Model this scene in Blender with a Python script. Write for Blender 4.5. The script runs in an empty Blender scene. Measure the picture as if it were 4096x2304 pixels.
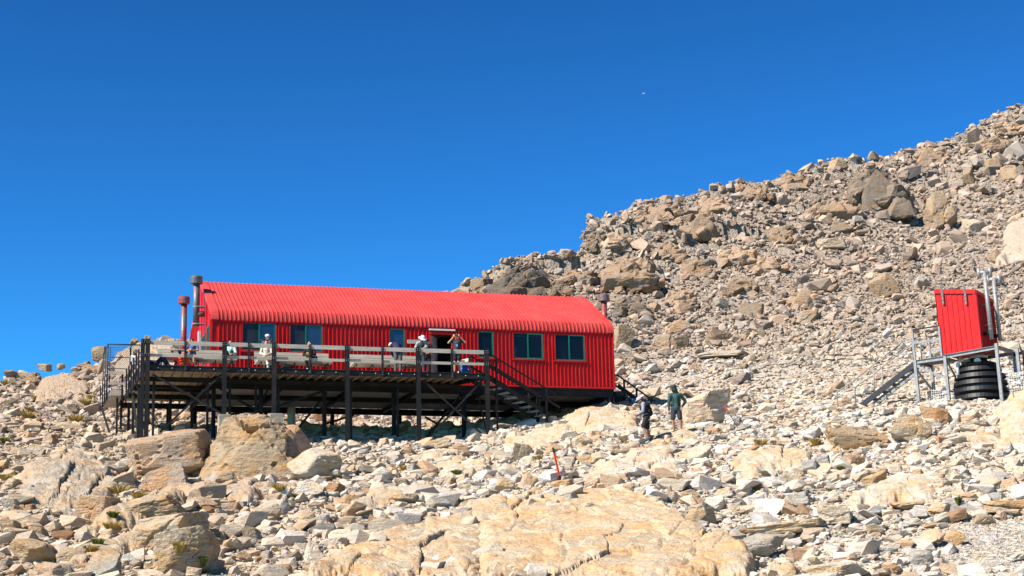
import bpy, bmesh, math, random
import numpy as np
from mathutils import Vector, Matrix, Euler, Quaternion
SC = bpy.context.scene
COL = SC.collection
PI = math.pi
rng = np.random.default_rng(7)
random.seed(11)

# ------------------------------------------------------------------ tags
def tag(o, label=None, cat=None, group=None, kind=None):
    if label: o['label'] = label
    if cat: o['category'] = cat
    if group: o['group'] = group
    if kind: o['kind'] = kind
    return o
def empty(name, loc=(0, 0, 0), rot=(0, 0, 0), parent=None):
    o = bpy.data.objects.new(name, None)
    o.empty_display_size = 0.2
    COL.objects.link(o)
    o.location = loc
    o.rotation_euler = rot
    if parent: o.parent = parent
    return o
def mesh_obj(name, me, mat=None, parent=None):
    o = bpy.data.objects.new(name, me)
    COL.objects.link(o)
    if mat is not None:
        for m in (mat if isinstance(mat, (list, tuple)) else [mat]):
            me.materials.append(m)
    if parent is not None: o.parent = parent
    return o
def copy_tree(o, parent=None):
    c = o.copy()
    COL.objects.link(c)
    c.parent = parent
    for ch in list(o.children): copy_tree(ch, c)
    return c

# ------------------------------------------------------------------ camera maths (the photograph is 4096 x 2304)
CAM = np.array([-10.63580, -76.50956, -12.51364])
YAW, PITCH, ROLL, FPX = -0.31189, 0.20881, -0.02504, 6996.48
def cam_axes():
    cy, sy = math.cos(YAW), math.sin(YAW)
    f0 = np.array([-sy, cy, 0.]); r0 = np.array([cy, sy, 0.]); u0 = np.array([0, 0, 1.])
    cp, sp = math.cos(PITCH), math.sin(PITCH)
    f = f0 * cp + u0 * sp; u = u0 * cp - f0 * sp
    cr, sr = math.cos(ROLL), math.sin(ROLL)
    return r0 * cr + u * sr, u * cr - r0 * sr, f
AR, AU, AF = cam_axes()
RH = np.array([math.cos(YAW), math.sin(YAW), 0.])     # horizontal right / forward of the view
FH = np.array([-math.sin(YAW), math.cos(YAW), 0.])
def ray(u, v):
    d = AF + AR * (u - 2048) / FPX - AU * (v - 1152) / FPX
    return d / np.linalg.norm(d)
def on_plane(uv, n, p0):
    d = ray(*uv); n = np.array(n, float)
    return CAM + d * ((np.array(p0, float) - CAM) @ n) / (d @ n)
def at_depth(u, v, depth):
    d = ray(u, v)
    return CAM + d * depth / (d @ FH)
def px_of(P):
    d = np.asarray(P, float) - CAM
    z = d @ AF
    return 2048 + FPX * (d @ AR) / z, 1152 - FPX * (d @ AU) / z

cam_d = bpy.data.cameras.new('camera')
cam = bpy.data.objects.new('camera', cam_d)
COL.objects.link(cam)
cam_d.sensor_width = 36.0
cam_d.lens = FPX / 4096 * 36.0
cam_d.clip_start = 0.5
cam_d.clip_end = 6000
M = Matrix(((AR[0], AU[0], -AF[0], CAM[0]), (AR[1], AU[1], -AF[1], CAM[1]), (AR[2], AU[2], -AF[2], CAM[2]), (0, 0, 0, 1)))
cam.matrix_world = M
SC.camera = cam

# ------------------------------------------------------------------ light
SUN_EL, SUN_OFF = math.radians(44), math.radians(15)
S = np.array([-math.cos(SUN_EL) * math.cos(SUN_OFF), -math.cos(SUN_EL) * math.sin(SUN_OFF), math.sin(SUN_EL)])
sun_d = bpy.data.lights.new('sun', 'SUN')
sun_d.energy = 5.0
sun_d.angle = math.radians(0.53)
sun_d.color = (1.0, 0.915, 0.79)
sun = bpy.data.objects.new('sun', sun_d)
COL.objects.link(sun)
sun.rotation_euler = Vector(S).to_track_quat('Z', 'Y').to_euler()
W = bpy.data.worlds.new('World')
SC.world = W
W.use_nodes = True
nt = W.node_tree
for n in list(nt.nodes): nt.nodes.remove(n)
sky = nt.nodes.new('ShaderNodeTexSky')
sky.sky_type = 'NISHITA'
sky.sun_disc = False
sky.sun_elevation = SUN_EL
sky.sun_rotation = math.atan2(S[0], S[1]) % (2 * PI)
sky.altitude = 1800
sky.air_density = 1.0
sky.dust_density = 0.15
sky.ozone_density = 3.0
hs = nt.nodes.new('ShaderNodeHueSaturation')
hs.inputs['Saturation'].default_value = 1.0
hs.inputs['Hue'].default_value = 0.5
hs.inputs['Value'].default_value = 1.0
bg = nt.nodes.new('ShaderNodeBackground')
bg.inputs['Strength'].default_value = 0.10
out = nt.nodes.new('ShaderNodeOutputWorld')
gm = nt.nodes.new('ShaderNodeGamma'); gm.inputs[1].default_value = 1.8
nt.links.new(sky.outputs[0], gm.inputs[0])
nt.links.new(gm.outputs[0], hs.inputs['Color'])
tint = nt.nodes.new('ShaderNodeMix'); tint.data_type = 'RGBA'; tint.blend_type = 'MULTIPLY'; tint.inputs[0].default_value = 1.0
tint.inputs[7].default_value = (0.065, 0.205, 0.228, 1)
nt.links.new(hs.outputs[0], tint.inputs[6]); nt.links.new(tint.outputs[2], bg.inputs['Color'])
nt.links.new(bg.outputs[0], out.inputs['Surface'])
SC.view_settings.view_transform = 'Standard'
SC.view_settings.look = 'None'
SC.view_settings.exposure = 1.15
SC.view_settings.gamma = 1.0
SC.cycles.max_bounces = 8
SC.cycles.diffuse_bounces = 5
SC.cycles.glossy_bounces = 3
SC.cycles.transparent_max_bounces = 8

# ------------------------------------------------------------------ mesh builder
class MB:
    def __init__(s):
        s.v = []; s.f = []; s.mi = []; s.sm = []
    def add(s, vs, fs, mi=0, smooth=False):
        b = len(s.v)
        s.v.extend([tuple(map(float, p)) for p in vs])
        for f in fs:
            s.f.append(tuple(b + i for i in f)); s.mi.append(mi); s.sm.append(smooth)
        return s
    def box(s, a, b, mi=0):
        x0, y0, z0 = a; x1, y1, z1 = b
        vs = [(x0, y0, z0), (x1, y0, z0), (x1, y1, z0), (x0, y1, z0), (x0, y0, z1), (x1, y0, z1), (x1, y1, z1), (x0, y1, z1)]
        return s.add(vs, [(3, 2, 1, 0), (4, 5, 6, 7), (0, 1, 5, 4), (1, 2, 6, 5), (2, 3, 7, 6), (3, 0, 4, 7)], mi)
    def beam(s, a, b, w, h, up=(0, 0, 1), mi=0):
        # bar of width w (sideways) and height h (along up) from a to b
        a = np.array(a, float); b = np.array(b, float)
        d = b - a; d = d / np.linalg.norm(d)
        up = np.array(up, float)
        sd = np.cross(d, up)
        if np.linalg.norm(sd) < 1e-6: sd = np.cross(d, np.array([1., 0, 0]))
        sd /= np.linalg.norm(sd); u2 = np.cross(sd, d)
        vs = []
        for p in (a, b):
            for q, r in ((-1, -1), (1, -1), (1, 1), (-1, 1)):
                vs.append(p + sd * q * w / 2 + u2 * r * h / 2)
        return s.add(vs, [(3, 2, 1, 0), (4, 5, 6, 7), (0, 1, 5, 4), (1, 2, 6, 5), (2, 3, 7, 6), (3, 0, 4, 7)], mi)
    def channel(s, a, b, w, h, t=0.015, side=(0, -1, 0), mi=0):
        # steel section: web plus two flanges, open to 'side'
        a = np.array(a, float); b = np.array(b, float)
        side = np.array(side, float)
        d = (b - a) / np.linalg.norm(b - a)
        if np.linalg.norm(np.cross(side, d)) < .2: side = np.array([1., 0, 0])
        up = np.cross(side, d); up /= np.linalg.norm(up)
        s.beam(a - side * (w / 2 - t / 2), b - side * (w / 2 - t / 2), t, h, up, mi)
        for q in (-1, 1):
            o = up * q * (h / 2 - t / 2) + side * t / 2
            s.beam(a + o, b + o, w - t, t, up, mi)
        return s
    def tube(s, pts, r, n=8, mi=0, cap=True, smooth=True):
        P = [np.array(p, float) for p in pts]
        rs = r if isinstance(r, (list, tuple)) else [r] * len(P)
        base = len(s.v); prev = None
        for i, p in enumerate(P):
            t = (P[min(i + 1, len(P) - 1)] - P[max(i - 1, 0)]); t = t / (np.linalg.norm(t) + 1e-12)
            if prev is None:
                x = np.cross(t, (0, 0, 1.))
                if np.linalg.norm(x) < 1e-4: x = np.array([1., 0, 0])
            else:
                x = prev - t * (prev @ t)
            x /= np.linalg.norm(x); prev = x; y = np.cross(t, x)
            for k in range(n):
                a = 2 * PI * k / n
                s.v.append(tuple(p + (x * math.cos(a) + y * math.sin(a)) * rs[i]))
        for i in range(len(P) - 1):
            for k in range(n):
                k2 = (k + 1) % n
                s.f.append((base + i * n + k, base + i * n + k2, base + (i + 1) * n + k2, base + (i + 1) * n + k)); s.mi.append(mi); s.sm.append(smooth)
        if cap:
            s.f.append(tuple(base + k for k in range(n))[::-1]); s.mi.append(mi); s.sm.append(False)
            e = base + (len(P) - 1) * n
            s.f.append(tuple(e + k for k in range(n))); s.mi.append(mi); s.sm.append(False)
        return s
    def lathe(s, prof, o=(0, 0, 0), axis=(0, 0, 1), n=20, mi=0, smooth=False):
        ax = np.array(axis, float); ax /= np.linalg.norm(ax)
        x = np.cross(ax, (0, 1., 0))
        if np.linalg.norm(x) < 1e-3: x = np.array([1., 0, 0])
        x /= np.linalg.norm(x); y = np.cross(ax, x); o = np.array(o, float)
        base = len(s.v)
        for r, h in prof:
            for k in range(n):
                a = 2 * PI * k / n
                s.v.append(tuple(o + ax * h + (x * math.cos(a) + y * math.sin(a)) * max(r, 1e-4)))
        for i in range(len(prof) - 1):
            for k in range(n):
                k2 = (k + 1) % n
                s.f.append((base + i * n + k, base + i * n + k2, base + (i + 1) * n + k2, base + (i + 1) * n + k)); s.mi.append(mi); s.sm.append(smooth)
        s.f.append(tuple(base + k for k in range(n))[::-1]); s.mi.append(mi); s.sm.append(False)
        e = base + (len(prof) - 1) * n
        s.f.append(tuple(e + k for k in range(n))); s.mi.append(mi); s.sm.append(False)
        return s
    def prism(s, poly, ext, mi=0):
        # polygon (3-D points in one plane) pushed along ext
        n = len(poly); ext = np.array(ext, float)
        vs = [np.array(p, float) for p in poly]; vs += [p + ext for p in vs]
        fs = [tuple(range(n))[::-1], tuple(range(n, 2 * n))]
        for i in range(n):
            j = (i + 1) % n
            fs.append((i, j, n + j, n + i))
        return s.add(vs, fs, mi)
    def build(s, name, mat, parent=None, base=None, fix=True):
        me = bpy.data.meshes.new(name)
        off = np.zeros(3)
        if base is not None: off = np.array(base, float)
        vs = [(p[0] - off[0], p[1] - off[1], p[2] - off[2]) for p in s.v]
        me.from_pydata(vs, [], s.f)
        me.polygons.foreach_set('material_index', s.mi)
        me.polygons.foreach_set('use_smooth', s.sm)
        if fix:
            bm = bmesh.new(); bm.from_mesh(me)
            bmesh.ops.recalc_face_normals(bm, faces=bm.faces)
            bm.to_mesh(me); bm.free()
        me.update()
        o = mesh_obj(name, me, mat, parent)
        if base is not None and parent is None: o.location = tuple(off)
        return o

# ------------------------------------------------------------------ materials
def new_mat(name):
    m = bpy.data.materials.new(name); m.use_nodes = True
    t = m.node_tree
    b = t.nodes['Principled BSDF']
    return m, t, b
def N(t, typ, **kw):
    n = t.nodes.new(typ)
    for k, v in kw.items():
        if k in n.inputs: n.inputs[k].default_value = v
        else: setattr(n, k, v)
    return n
def L(t, a, b): t.links.new(a, b)
def ramp(t, fac, stops):
    r = t.nodes.new('ShaderNodeValToRGB')
    e = r.color_ramp.elements
    while len(e) < len(stops): e.new(0.5)
    for i, (p, c) in enumerate(stops):
        e[i].position = p
        e[i].color = (*c, 1) if len(c) == 3 else c
    L(t, fac, r.inputs[0])
    return r
def mixc(t, fac, a, b, mode='MIX'):
    m = t.nodes.new('ShaderNodeMix'); m.data_type = 'RGBA'; m.blend_type = mode
    for sock, v in ((m.inputs[0], fac), (m.inputs[6], a), (m.inputs[7], b)):
        if hasattr(v, 'is_linked') or hasattr(v, 'links'): L(t, v, sock)
        else: sock.default_value = v if isinstance(v, (int, float)) else ((*v, 1) if len(v) == 3 else v)
    return m.outputs[2]
ALB = 0.74      # real-world albedos: the scene is exposed for sunlit rock
def flat_mat(name, col, rough=0.6, metal=0.0, spec=0.4, var=0.12, scale=6.0, bump=0.0, coord='Object', stretch=(1, 1, 1)):
    m, t, b = new_mat(name)
    tc = N(t, 'ShaderNodeTexCoord')
    mp = N(t, 'ShaderNodeMapping'); mp.inputs['Scale'].default_value = stretch
    L(t, tc.outputs[coord], mp.inputs[0])
    nz = N(t, 'ShaderNodeTexNoise', Scale=scale, Detail=5.0, Roughness=0.6)
    L(t, mp.outputs[0], nz.inputs['Vector'])
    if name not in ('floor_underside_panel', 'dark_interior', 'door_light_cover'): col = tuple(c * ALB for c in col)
    lo = tuple(c * (1 - var) for c in col); hi = tuple(min(1, c * (1 + var)) for c in col)
    r = ramp(t, nz.outputs['Fac'], [(0.3, lo), (0.7, hi)])
    L(t, r.outputs[0], b.inputs['Base Color'])
    b.inputs['Roughness'].default_value = rough
    b.inputs['Metallic'].default_value = metal
    b.inputs['Specular IOR Level'].default_value = spec
    if bump:
        bp = N(t, 'ShaderNodeBump', Strength=bump, Distance=0.02)
        L(t, nz.outputs['Fac'], bp.inputs['Height']); L(t, bp.outputs[0], b.inputs['Normal'])
    return m

# ------------------------------------------------------------------ numpy noise
def _hash(ix, iy, iz, seed):
    h = (ix.astype(np.int64) * 374761393 + iy.astype(np.int64) * 668265263 + iz.astype(np.int64) * 2147483647 + seed * 1274126177) & 0xFFFFFFFF
    h = ((h ^ (h >> 13)) * 1274126177) & 0xFFFFFFFF
    h = (h ^ (h >> 16)) & 0xFFFF
    return h / 65535.0
def vnoise(P, seed=0):
    P = np.asarray(P, float)
    I = np.floor(P).astype(np.int64); Fr = P - I
    w = Fr * Fr * (3 - 2 * Fr)
    r = 0
    for dx in (0, 1):
        for dy in (0, 1):
            for dz in (0, 1):
                ww = (w[..., 0] if dx else 1 - w[..., 0]) * (w[..., 1] if dy else 1 - w[..., 1]) * (w[..., 2] if dz else 1 - w[..., 2])
                r = r + ww * _hash(I[..., 0] + dx, I[..., 1] + dy, I[..., 2] + dz, seed)
    return r
def fbm(P, oct=4, seed=0, gain=0.5):
    P = np.asarray(P, float); a = 1.0; s = 0; tot = 0
    for o in range(oct):
        s = s + a * (vnoise(P * (2 ** o), seed + o * 17) - 0.5); tot += a; a *= gain
    return s / tot
# ------------------------------------------------------------------ terrain: control profiles (picture row, range in metres) per picture column
PROF = {
    -900: [(2304, 43), (2000, 58), (1850, 72), (1750, 86), (1660, 105), (1600, 130)],
    0:    [(2304, 43), (2000, 57), (1850, 70), (1760, 82), (1680, 98), (1600, 118), (1552, 135)],
    380:  [(2304, 43), (2000, 57), (1860, 69), (1770, 81), (1690, 94), (1600, 108), (1480, 128)],
    700:  [(2304, 42.5), (2000, 56), (1870, 67), (1790, 75), (1720, 85), (1640, 97), (1520, 112), (1375, 130)],
    1250: [(2304, 42), (2000, 55), (1870, 66), (1795, 74), (1735, 83), (1680, 93), (1560, 112), (1420, 132), (1300, 150)],
    1800: [(2304, 42), (2000, 55), (1870, 65.5), (1785, 75), (1730, 85), (1680, 96), (1560, 118), (1400, 148), (1250, 180), (1205, 196)],
    1900: [(2304, 42), (2000, 55), (1868, 65), (1782, 74.5), (1725, 83), (1675, 94), (1560, 117), (1400, 148), (1250, 180), (1150, 203)],
    2060: [(2304, 42), (2000, 54.3), (1863, 64.5), (1775, 72), (1716, 79), (1665, 91), (1560, 113), (1400, 146), (1200, 187), (1048, 222)],
    2200: [(2304, 42), (2000, 54), (1857, 63.5), (1765, 70.5), (1705, 78), (1655, 90), (1555, 112), (1400, 146), (1200, 190), (1066, 228)],
    2318: [(2304, 42), (2000, 53.8), (1853, 63), (1758, 70), (1685, 78), (1635, 89), (1530, 112), (1350, 150), (1150, 200), (1018, 240)],
    2358: [(2304, 42), (2000, 53.8), (1853, 63), (1756, 69.5), (1680, 78), (1630, 88), (1520, 112), (1330, 152), (1120, 203), (925, 247)],
    2470: [(2304, 42), (2000, 53.5), (1850, 62), (1750, 69), (1672, 78), (1615, 88), (1500, 112), (1300, 155), (1100, 205), (885, 252)],
    2550: [(2304, 42), (2000, 53.5), (1850, 62), (1750, 67), (1690, 74), (1610, 88), (1500, 112), (1300, 155), (1100, 205), (812, 270)],
    2950: [(2304, 42), (2000, 53), (1820, 62), (1730, 68), (1660, 76), (1560, 94), (1400, 130), (1100, 205), (900, 262), (735, 315)],
    3350: [(2304, 42), (2000, 52.5), (1800, 61), (1690, 66), (1630, 73), (1540, 90), (1400, 122), (1100, 205), (850, 290), (650, 375)],
    3700: [(2304, 42), (2000, 52), (1780, 60), (1640, 65), (1590, 71), (1520, 84), (1380, 118), (1100, 205), (820, 340), (600, 425)],
    4096: [(2304, 42), (2000, 52), (1780, 60), (1600, 65), (1560, 71), (1480, 85), (1300, 130), (1000, 235), (700, 370), (440, 470)],
    5200: [(2304, 42), (2000, 52), (1780, 61), (1600, 70), (1450, 90), (1200, 150), (900, 260), (500, 430), (150, 560)],
}
RHO = np.concatenate([np.geomspace(2, 36, 14)[:-1], np.geomspace(36, 480, 780), np.geomspace(500, 1600, 14)])
def _pchip(x, xp, fp):
    # smooth monotone-ish interpolation
    xp = np.array(xp); fp = np.array(fp)
    h = np.diff(xp); dl = np.diff(fp) / h
    m = np.zeros(len(xp)); m[0] = dl[0]; m[-1] = dl[-1]
    for i in range(1, len(xp) - 1):
        m[i] = 0 if dl[i - 1] * dl[i] <= 0 else 2 * dl[i - 1] * dl[i] / (dl[i - 1] + dl[i])
    i = np.clip(np.searchsorted(xp, x) - 1, 0, len(h) - 1)
    t = (x - xp[i]) / h[i]
    t = np.clip(t, 0, 1)
    return (2 * t**3 - 3 * t**2 + 1) * fp[i] + (t**3 - 2 * t**2 + t) * h[i] * m[i] + (-2 * t**3 + 3 * t**2) * fp[i + 1] + (t**3 - t**2) * h[i] * m[i + 1]
_cols = sorted(PROF)
_TE = np.zeros((len(_cols), len(RHO))); _AZ = np.zeros_like(_TE)
for ci, cx in enumerate(_cols):
    pts = []
    for y, rho in PROF[cx]:
        d = ray(cx, y)
        pts.append((rho, d[2] / math.hypot(d[0], d[1]), math.atan2(d[0], d[1])))
    az0, az1 = pts[0][2], pts[-1][2]
    rr = pts[-1][0]; te = pts[-1][1]
    xs = [2, 8, 25] + [p[0] for p in pts] + [rr * 1.12, rr * 1.45, rr * 2.2, max(1700, rr * 3)]
    ts = [-0.85, -0.21, -0.01] + [p[1] for p in pts] + [te - 0.012, te - 0.06, te - 0.15, -0.25]
    azs = [az0] * 3 + [p[2] for p in pts] + [az1] * 4
    _TE[ci] = _pchip(np.log(RHO), np.log(xs), ts)
    _AZ[ci] = np.interp(np.log(RHO), np.log(xs), azs)
AZC = math.atan2(FH[0], FH[1])
AZ = AZC + np.concatenate([np.radians(np.linspace(-75, -21, 28)[:-1]), np.radians(np.linspace(-21, 21, 1250)), np.radians(np.linspace(21, 75, 28)[1:])])
TE = np.zeros((len(AZ), len(RHO)))
for k in range(len(RHO)):
    x = AZ
    xp = _AZ[:, k]; fp = _TE[:, k]
    TE[:, k] = _pchip(np.clip(x, xp[0], xp[-1]), xp, fp)
gx = CAM[0] + np.sin(AZ)[:, None] * RHO[None, :]
gy = CAM[1] + np.cos(AZ)[:, None] * RHO[None, :]
gz = CAM[2] + TE * RHO[None, :]
# relief: humps everywhere, blocky crags on the upper hill
G = np.stack([gx, gy, np.zeros_like(gx)], -1)
near = np.clip((RHO - 30) / 20, 0, 1)[None, :]
hill = np.clip((RHO - 100) / 70, 0, 1)[None, :]
pxx, pyy = px_of_grid = (2048 + FPX * ((G - CAM)[..., 0] * AR[0] + (G - CAM)[..., 1] * AR[1] + (gz - CAM[2]) * AR[2]) / ((G - CAM)[..., 0] * AF[0] + (G - CAM)[..., 1] * AF[1] + (gz - CAM[2]) * AF[2]),
                         1152 - FPX * ((G - CAM)[..., 0] * AU[0] + (G - CAM)[..., 1] * AU[1] + (gz - CAM[2]) * AU[2]) / ((G - CAM)[..., 0] * AF[0] + (G - CAM)[..., 1] * AF[1] + (gz - CAM[2]) * AF[2]))
rel = fbm(G / 7.0, 4, 3) * 0.9 * near + fbm(G / 1.7, 3, 9) * 0.35 * near
flat_hut = np.exp(-(((gx - 8) / 16) ** 2 + ((gy - 2) / 9) ** 2) ** 2)
crag = hill * np.clip(1 - np.abs(pyy - np.interp(pxx, [1800, 2400, 3000, 3700, 4200], [1150, 1020, 860, 700, 560])) / 260, 0, 1) * np.clip((pxx - 1700) / 200, 0, 1)
crag = np.clip(crag * 1.6, 0, 1)
st = fbm(G / 14.0, 4, 21) * 9.0
step = 1.6
stt = (np.floor(st / step) + np.clip((st / step - np.floor(st / step)) * 3 - 1, 0, 1)) * step
rel = rel * (1 - 0.8 * flat_hut) + hill * fbm(G / 22.0, 4, 33) * 3.2 + crag * stt * 0.55
def worley(x, y, cell, seed):
    x = x / cell; y = y / cell
    ix, iy = np.floor(x).astype(np.int64), np.floor(y).astype(np.int64); z0 = np.zeros_like(ix)
    f1 = np.full(x.shape, 9.0); f2 = np.full(x.shape, 9.0); val = np.zeros(x.shape); tint = np.zeros(x.shape)
    for dx in (-1, 0, 1):
        for dy in (-1, 0, 1):
            jx, jy = ix + dx, iy + dy
            cx = jx + .15 + .7 * _hash(jx, jy, z0, seed); cy = jy + .15 + .7 * _hash(jx, jy, z0 + 1, seed)
            d = np.hypot(x - cx, y - cy)
            h = _hash(jx, jy, z0 + 2, seed) - .5 + (_hash(jx, jy, z0 + 3, seed) - .5) * 1.1 * (x - cx) + (_hash(jx, jy, z0 + 4, seed) - .6) * 1.3 * (y - cy)
            b = d < f1
            f2 = np.where(b, f1, np.minimum(f2, d)); val = np.where(b, h, val); tint = np.where(b, _hash(jx, jy, z0 + 5, seed), tint); f1 = np.where(b, d, f1)
    return val - .10 * np.exp(-((f2 - f1) / .08) ** 2), tint
wpx = gx + fbm(G / 5.0, 3, 61) * 3.0; wpy = gy + fbm(G / 5.0, 3, 71) * 3.0
w1, t1 = worley(wpx * .8 + wpy * .35, wpy, 6.0, 5)
w2, t2 = worley(wpx, wpy * .9 - wpx * .2, 2.4, 6)
w3, t3 = worley(gx, gy, 1.1, 7)
cragn = np.clip(crag * 1.3 - .1 + fbm(G / 20.0, 3, 81) * 1.6, 0, 1)
grit = np.clip(1.6 - 1.3 * (((pxx - 3990) / 270) ** 2 + ((pyy - 2185) / 115) ** 2), 0, 1)
rel = rel * (1 - .6 * grit)
rel = rel * (1 - .5 * cragn) + cragn * (w1 * 1.7 + w2 * .55 + w3 * .12) + hill * (1 - cragn) * (w2 * .35 + w3 * .22) + (1 - hill) * near * w3 * .10 * (1 - grit)
gz = gz + rel
TEn = (gz - CAM[2]) / RHO[None, :]
def terrain_at(u, v, start=30.0):
    """first point of the ground met by the ray through picture point (u, v)"""
    d = ray(u, v); az = math.atan2(d[0], d[1]); te = d[2] / math.hypot(d[0], d[1])
    i = int(np.clip(np.searchsorted(AZ, az), 1, len(AZ) - 1)); w = (az - AZ[i - 1]) / (AZ[i] - AZ[i - 1])
    row = TEn[i - 1] * (1 - w) + TEn[i] * w
    k = np.nonzero((row >= te) & (RHO > start))[0]
    k = int(k[0]) if len(k) else int(np.argmax(np.where(RHO > start, row, -9)))
    if k > 0 and row[k] > row[k - 1]:
        q = (te - row[k - 1]) / (row[k] - row[k - 1]); q = min(max(q, 0), 1)
        rho = RHO[k - 1] + (RHO[k] - RHO[k - 1]) * q
    else: rho = RHO[k]
    return CAM + d * rho / math.hypot(d[0], d[1])
def ground_z(x, y):
    dx, dy = x - CAM[0], y - CAM[1]
    az = math.atan2(dx, dy); rho = math.hypot(dx, dy)
    i = int(np.clip(np.searchsorted(AZ, az), 1, len(AZ) - 1)); w = (az - AZ[i - 1]) / (AZ[i] - AZ[i - 1])
    k = int(np.clip(np.searchsorted(RHO, rho), 1, len(RHO) - 1)); q = (rho - RHO[k - 1]) / (RHO[k] - RHO[k - 1])
    g = lambda a, b: gz[a, b]
    return (g(i - 1, k - 1) * (1 - w) + g(i, k - 1) * w) * (1 - q) + (g(i - 1, k) * (1 - w) + g(i, k) * w) * q

def grid_mesh(name, X, Y, Z):
    na, nr = X.shape
    me = bpy.data.meshes.new(name)
    V = np.stack([X, Y, Z], -1).reshape(-1, 3)
    idx = np.arange(na * nr).reshape(na, nr)
    q = np.stack([idx[:-1, :-1], idx[1:, :-1], idx[1:, 1:], idx[:-1, 1:]], -1).reshape(-1, 4)[:, ::-1]
    me.vertices.add(len(V)); me.vertices.foreach_set('co', V.ravel())
    me.loops.add(q.size); me.loops.foreach_set('vertex_index', q.ravel().astype(np.int32))
    me.polygons.add(len(q)); me.polygons.foreach_set('loop_start', (np.arange(len(q)) * 4).astype(np.int32))
    me.polygons.foreach_set('use_smooth', np.zeros(len(q), bool))
    me.update(calc_edges=True)
    return me

# rock shading shared by the ground, the loose stones and the boulders
def rock_mat(name, source, bump=0.5, stain=0.5, scale=1.0):
    m, t, b = new_mat(name)
    if source == 'attr':
        a = N(t, 'ShaderNodeAttribute'); a.attribute_name = 'col'; base = a.outputs['Color']
    elif source == 'object':
        a = N(t, 'ShaderNodeObjectInfo'); base = a.outputs['Color']
    geo = N(t, 'ShaderNodeNewGeometry')
    mp = N(t, 'ShaderNodeMapping'); mp.inputs['Scale'].default_value = (scale, scale, scale)
    L(t, geo.outputs['Position'], mp.inputs[0])
    big = N(t, 'ShaderNodeTexNoise', Scale=1.1, Detail=6.0, Roughness=0.62); L(t, mp.outputs[0], big.inputs['Vector'])
    # tawny iron staining and pale grey faces
    f1 = ramp(t, big.outputs['Fac'], [(0.42, (0, 0, 0)), (0.62, (1, 1, 1))])
    c1 = mixc(t, 1.0, base, (1.10, 0.84, 0.56), 'MULTIPLY')
    mm = N(t, 'ShaderNodeMath', operation='MULTIPLY'); L(t, f1.outputs[0], mm.inputs[0]); mm.inputs[1].default_value = stain
    c = mixc(t, mm.outputs[0], base, c1)
    mp2 = N(t, 'ShaderNodeMapping'); mp2.inputs['Scale'].default_value = (1.0 * scale, 1.4 * scale, 5.0 * scale); mp2.inputs['Rotation'].default_value = (0.5, 0.35, 0.4)
    L(t, geo.outputs['Position'], mp2.inputs[0])
    st = N(t, 'ShaderNodeTexNoise', Scale=1.6, Detail=7.0, Roughness=0.65); L(t, mp2.outputs[0], st.inputs['Vector'])
    f2 = ramp(t, st.outputs['Fac'], [(0.3, (0.72, 0.72, 0.74)), (0.5, (1, 1, 1)), (0.72, (1.12, 1.1, 1.06))])
    c = mixc(t, 1.0, c, f2.outputs[0], 'MULTIPLY')
    fine = N(t, 'ShaderNodeTexNoise', Scale=14.0, Detail=4.0, Roughness=0.7); L(t, mp.outputs[0], fine.inputs['Vector'])
    f3 = ramp(t, fine.outputs['Fac'], [(0.3, (0.84, 0.84, 0.84)), (0.7, (1.12, 1.12, 1.12))])
    c = mixc(t, 1.0, c, f3.outputs[0], 'MULTIPLY')
    mp3 = N(t, 'ShaderNodeMapping'); mp3.inputs['Scale'].default_value = (.8 * scale, 1.3 * scale, 2.6 * scale); mp3.inputs['Rotation'].default_value = (0.4, 0.5, 0.2)
    L(t, geo.outputs['Position'], mp3.inputs[0])
    pn_ = N(t, 'ShaderNodeTexNoise', Scale=1.9, Detail=8.0, Roughness=0.6, Distortion=.5); L(t, mp3.outputs[0], pn_.inputs['Vector'])
    f4 = ramp(t, pn_.outputs['Fac'], [(0.56, (0, 0, 0)), (0.61, (.75, .75, .75)), (0.7, (1, 1, 1))])
    gry = mixc(t, 1.0, base, (.92, 1.02, 1.12), 'MULTIPLY')
    c = mixc(t, f4.outputs[0], c, gry)
    L(t, c, b.inputs['Base Color'])
    b.inputs['Roughness'].default_value = 0.92
    b.inputs['Specular IOR Level'].default_value = 0.18
    add = N(t, 'ShaderNodeMath', operation='MULTIPLY_ADD'); L(t, st.outputs['Fac'], add.inputs[0]); add.inputs[1].default_value = 1.6; L(t, fine.outputs['Fac'], add.inputs[2])
    bp = N(t, 'ShaderNodeBump', Strength=bump, Distance=0.12 / scale); L(t, add.outputs[0], bp.inputs['Height']); L(t, bp.outputs[0], b.inputs['Normal'])
    return m
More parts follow.
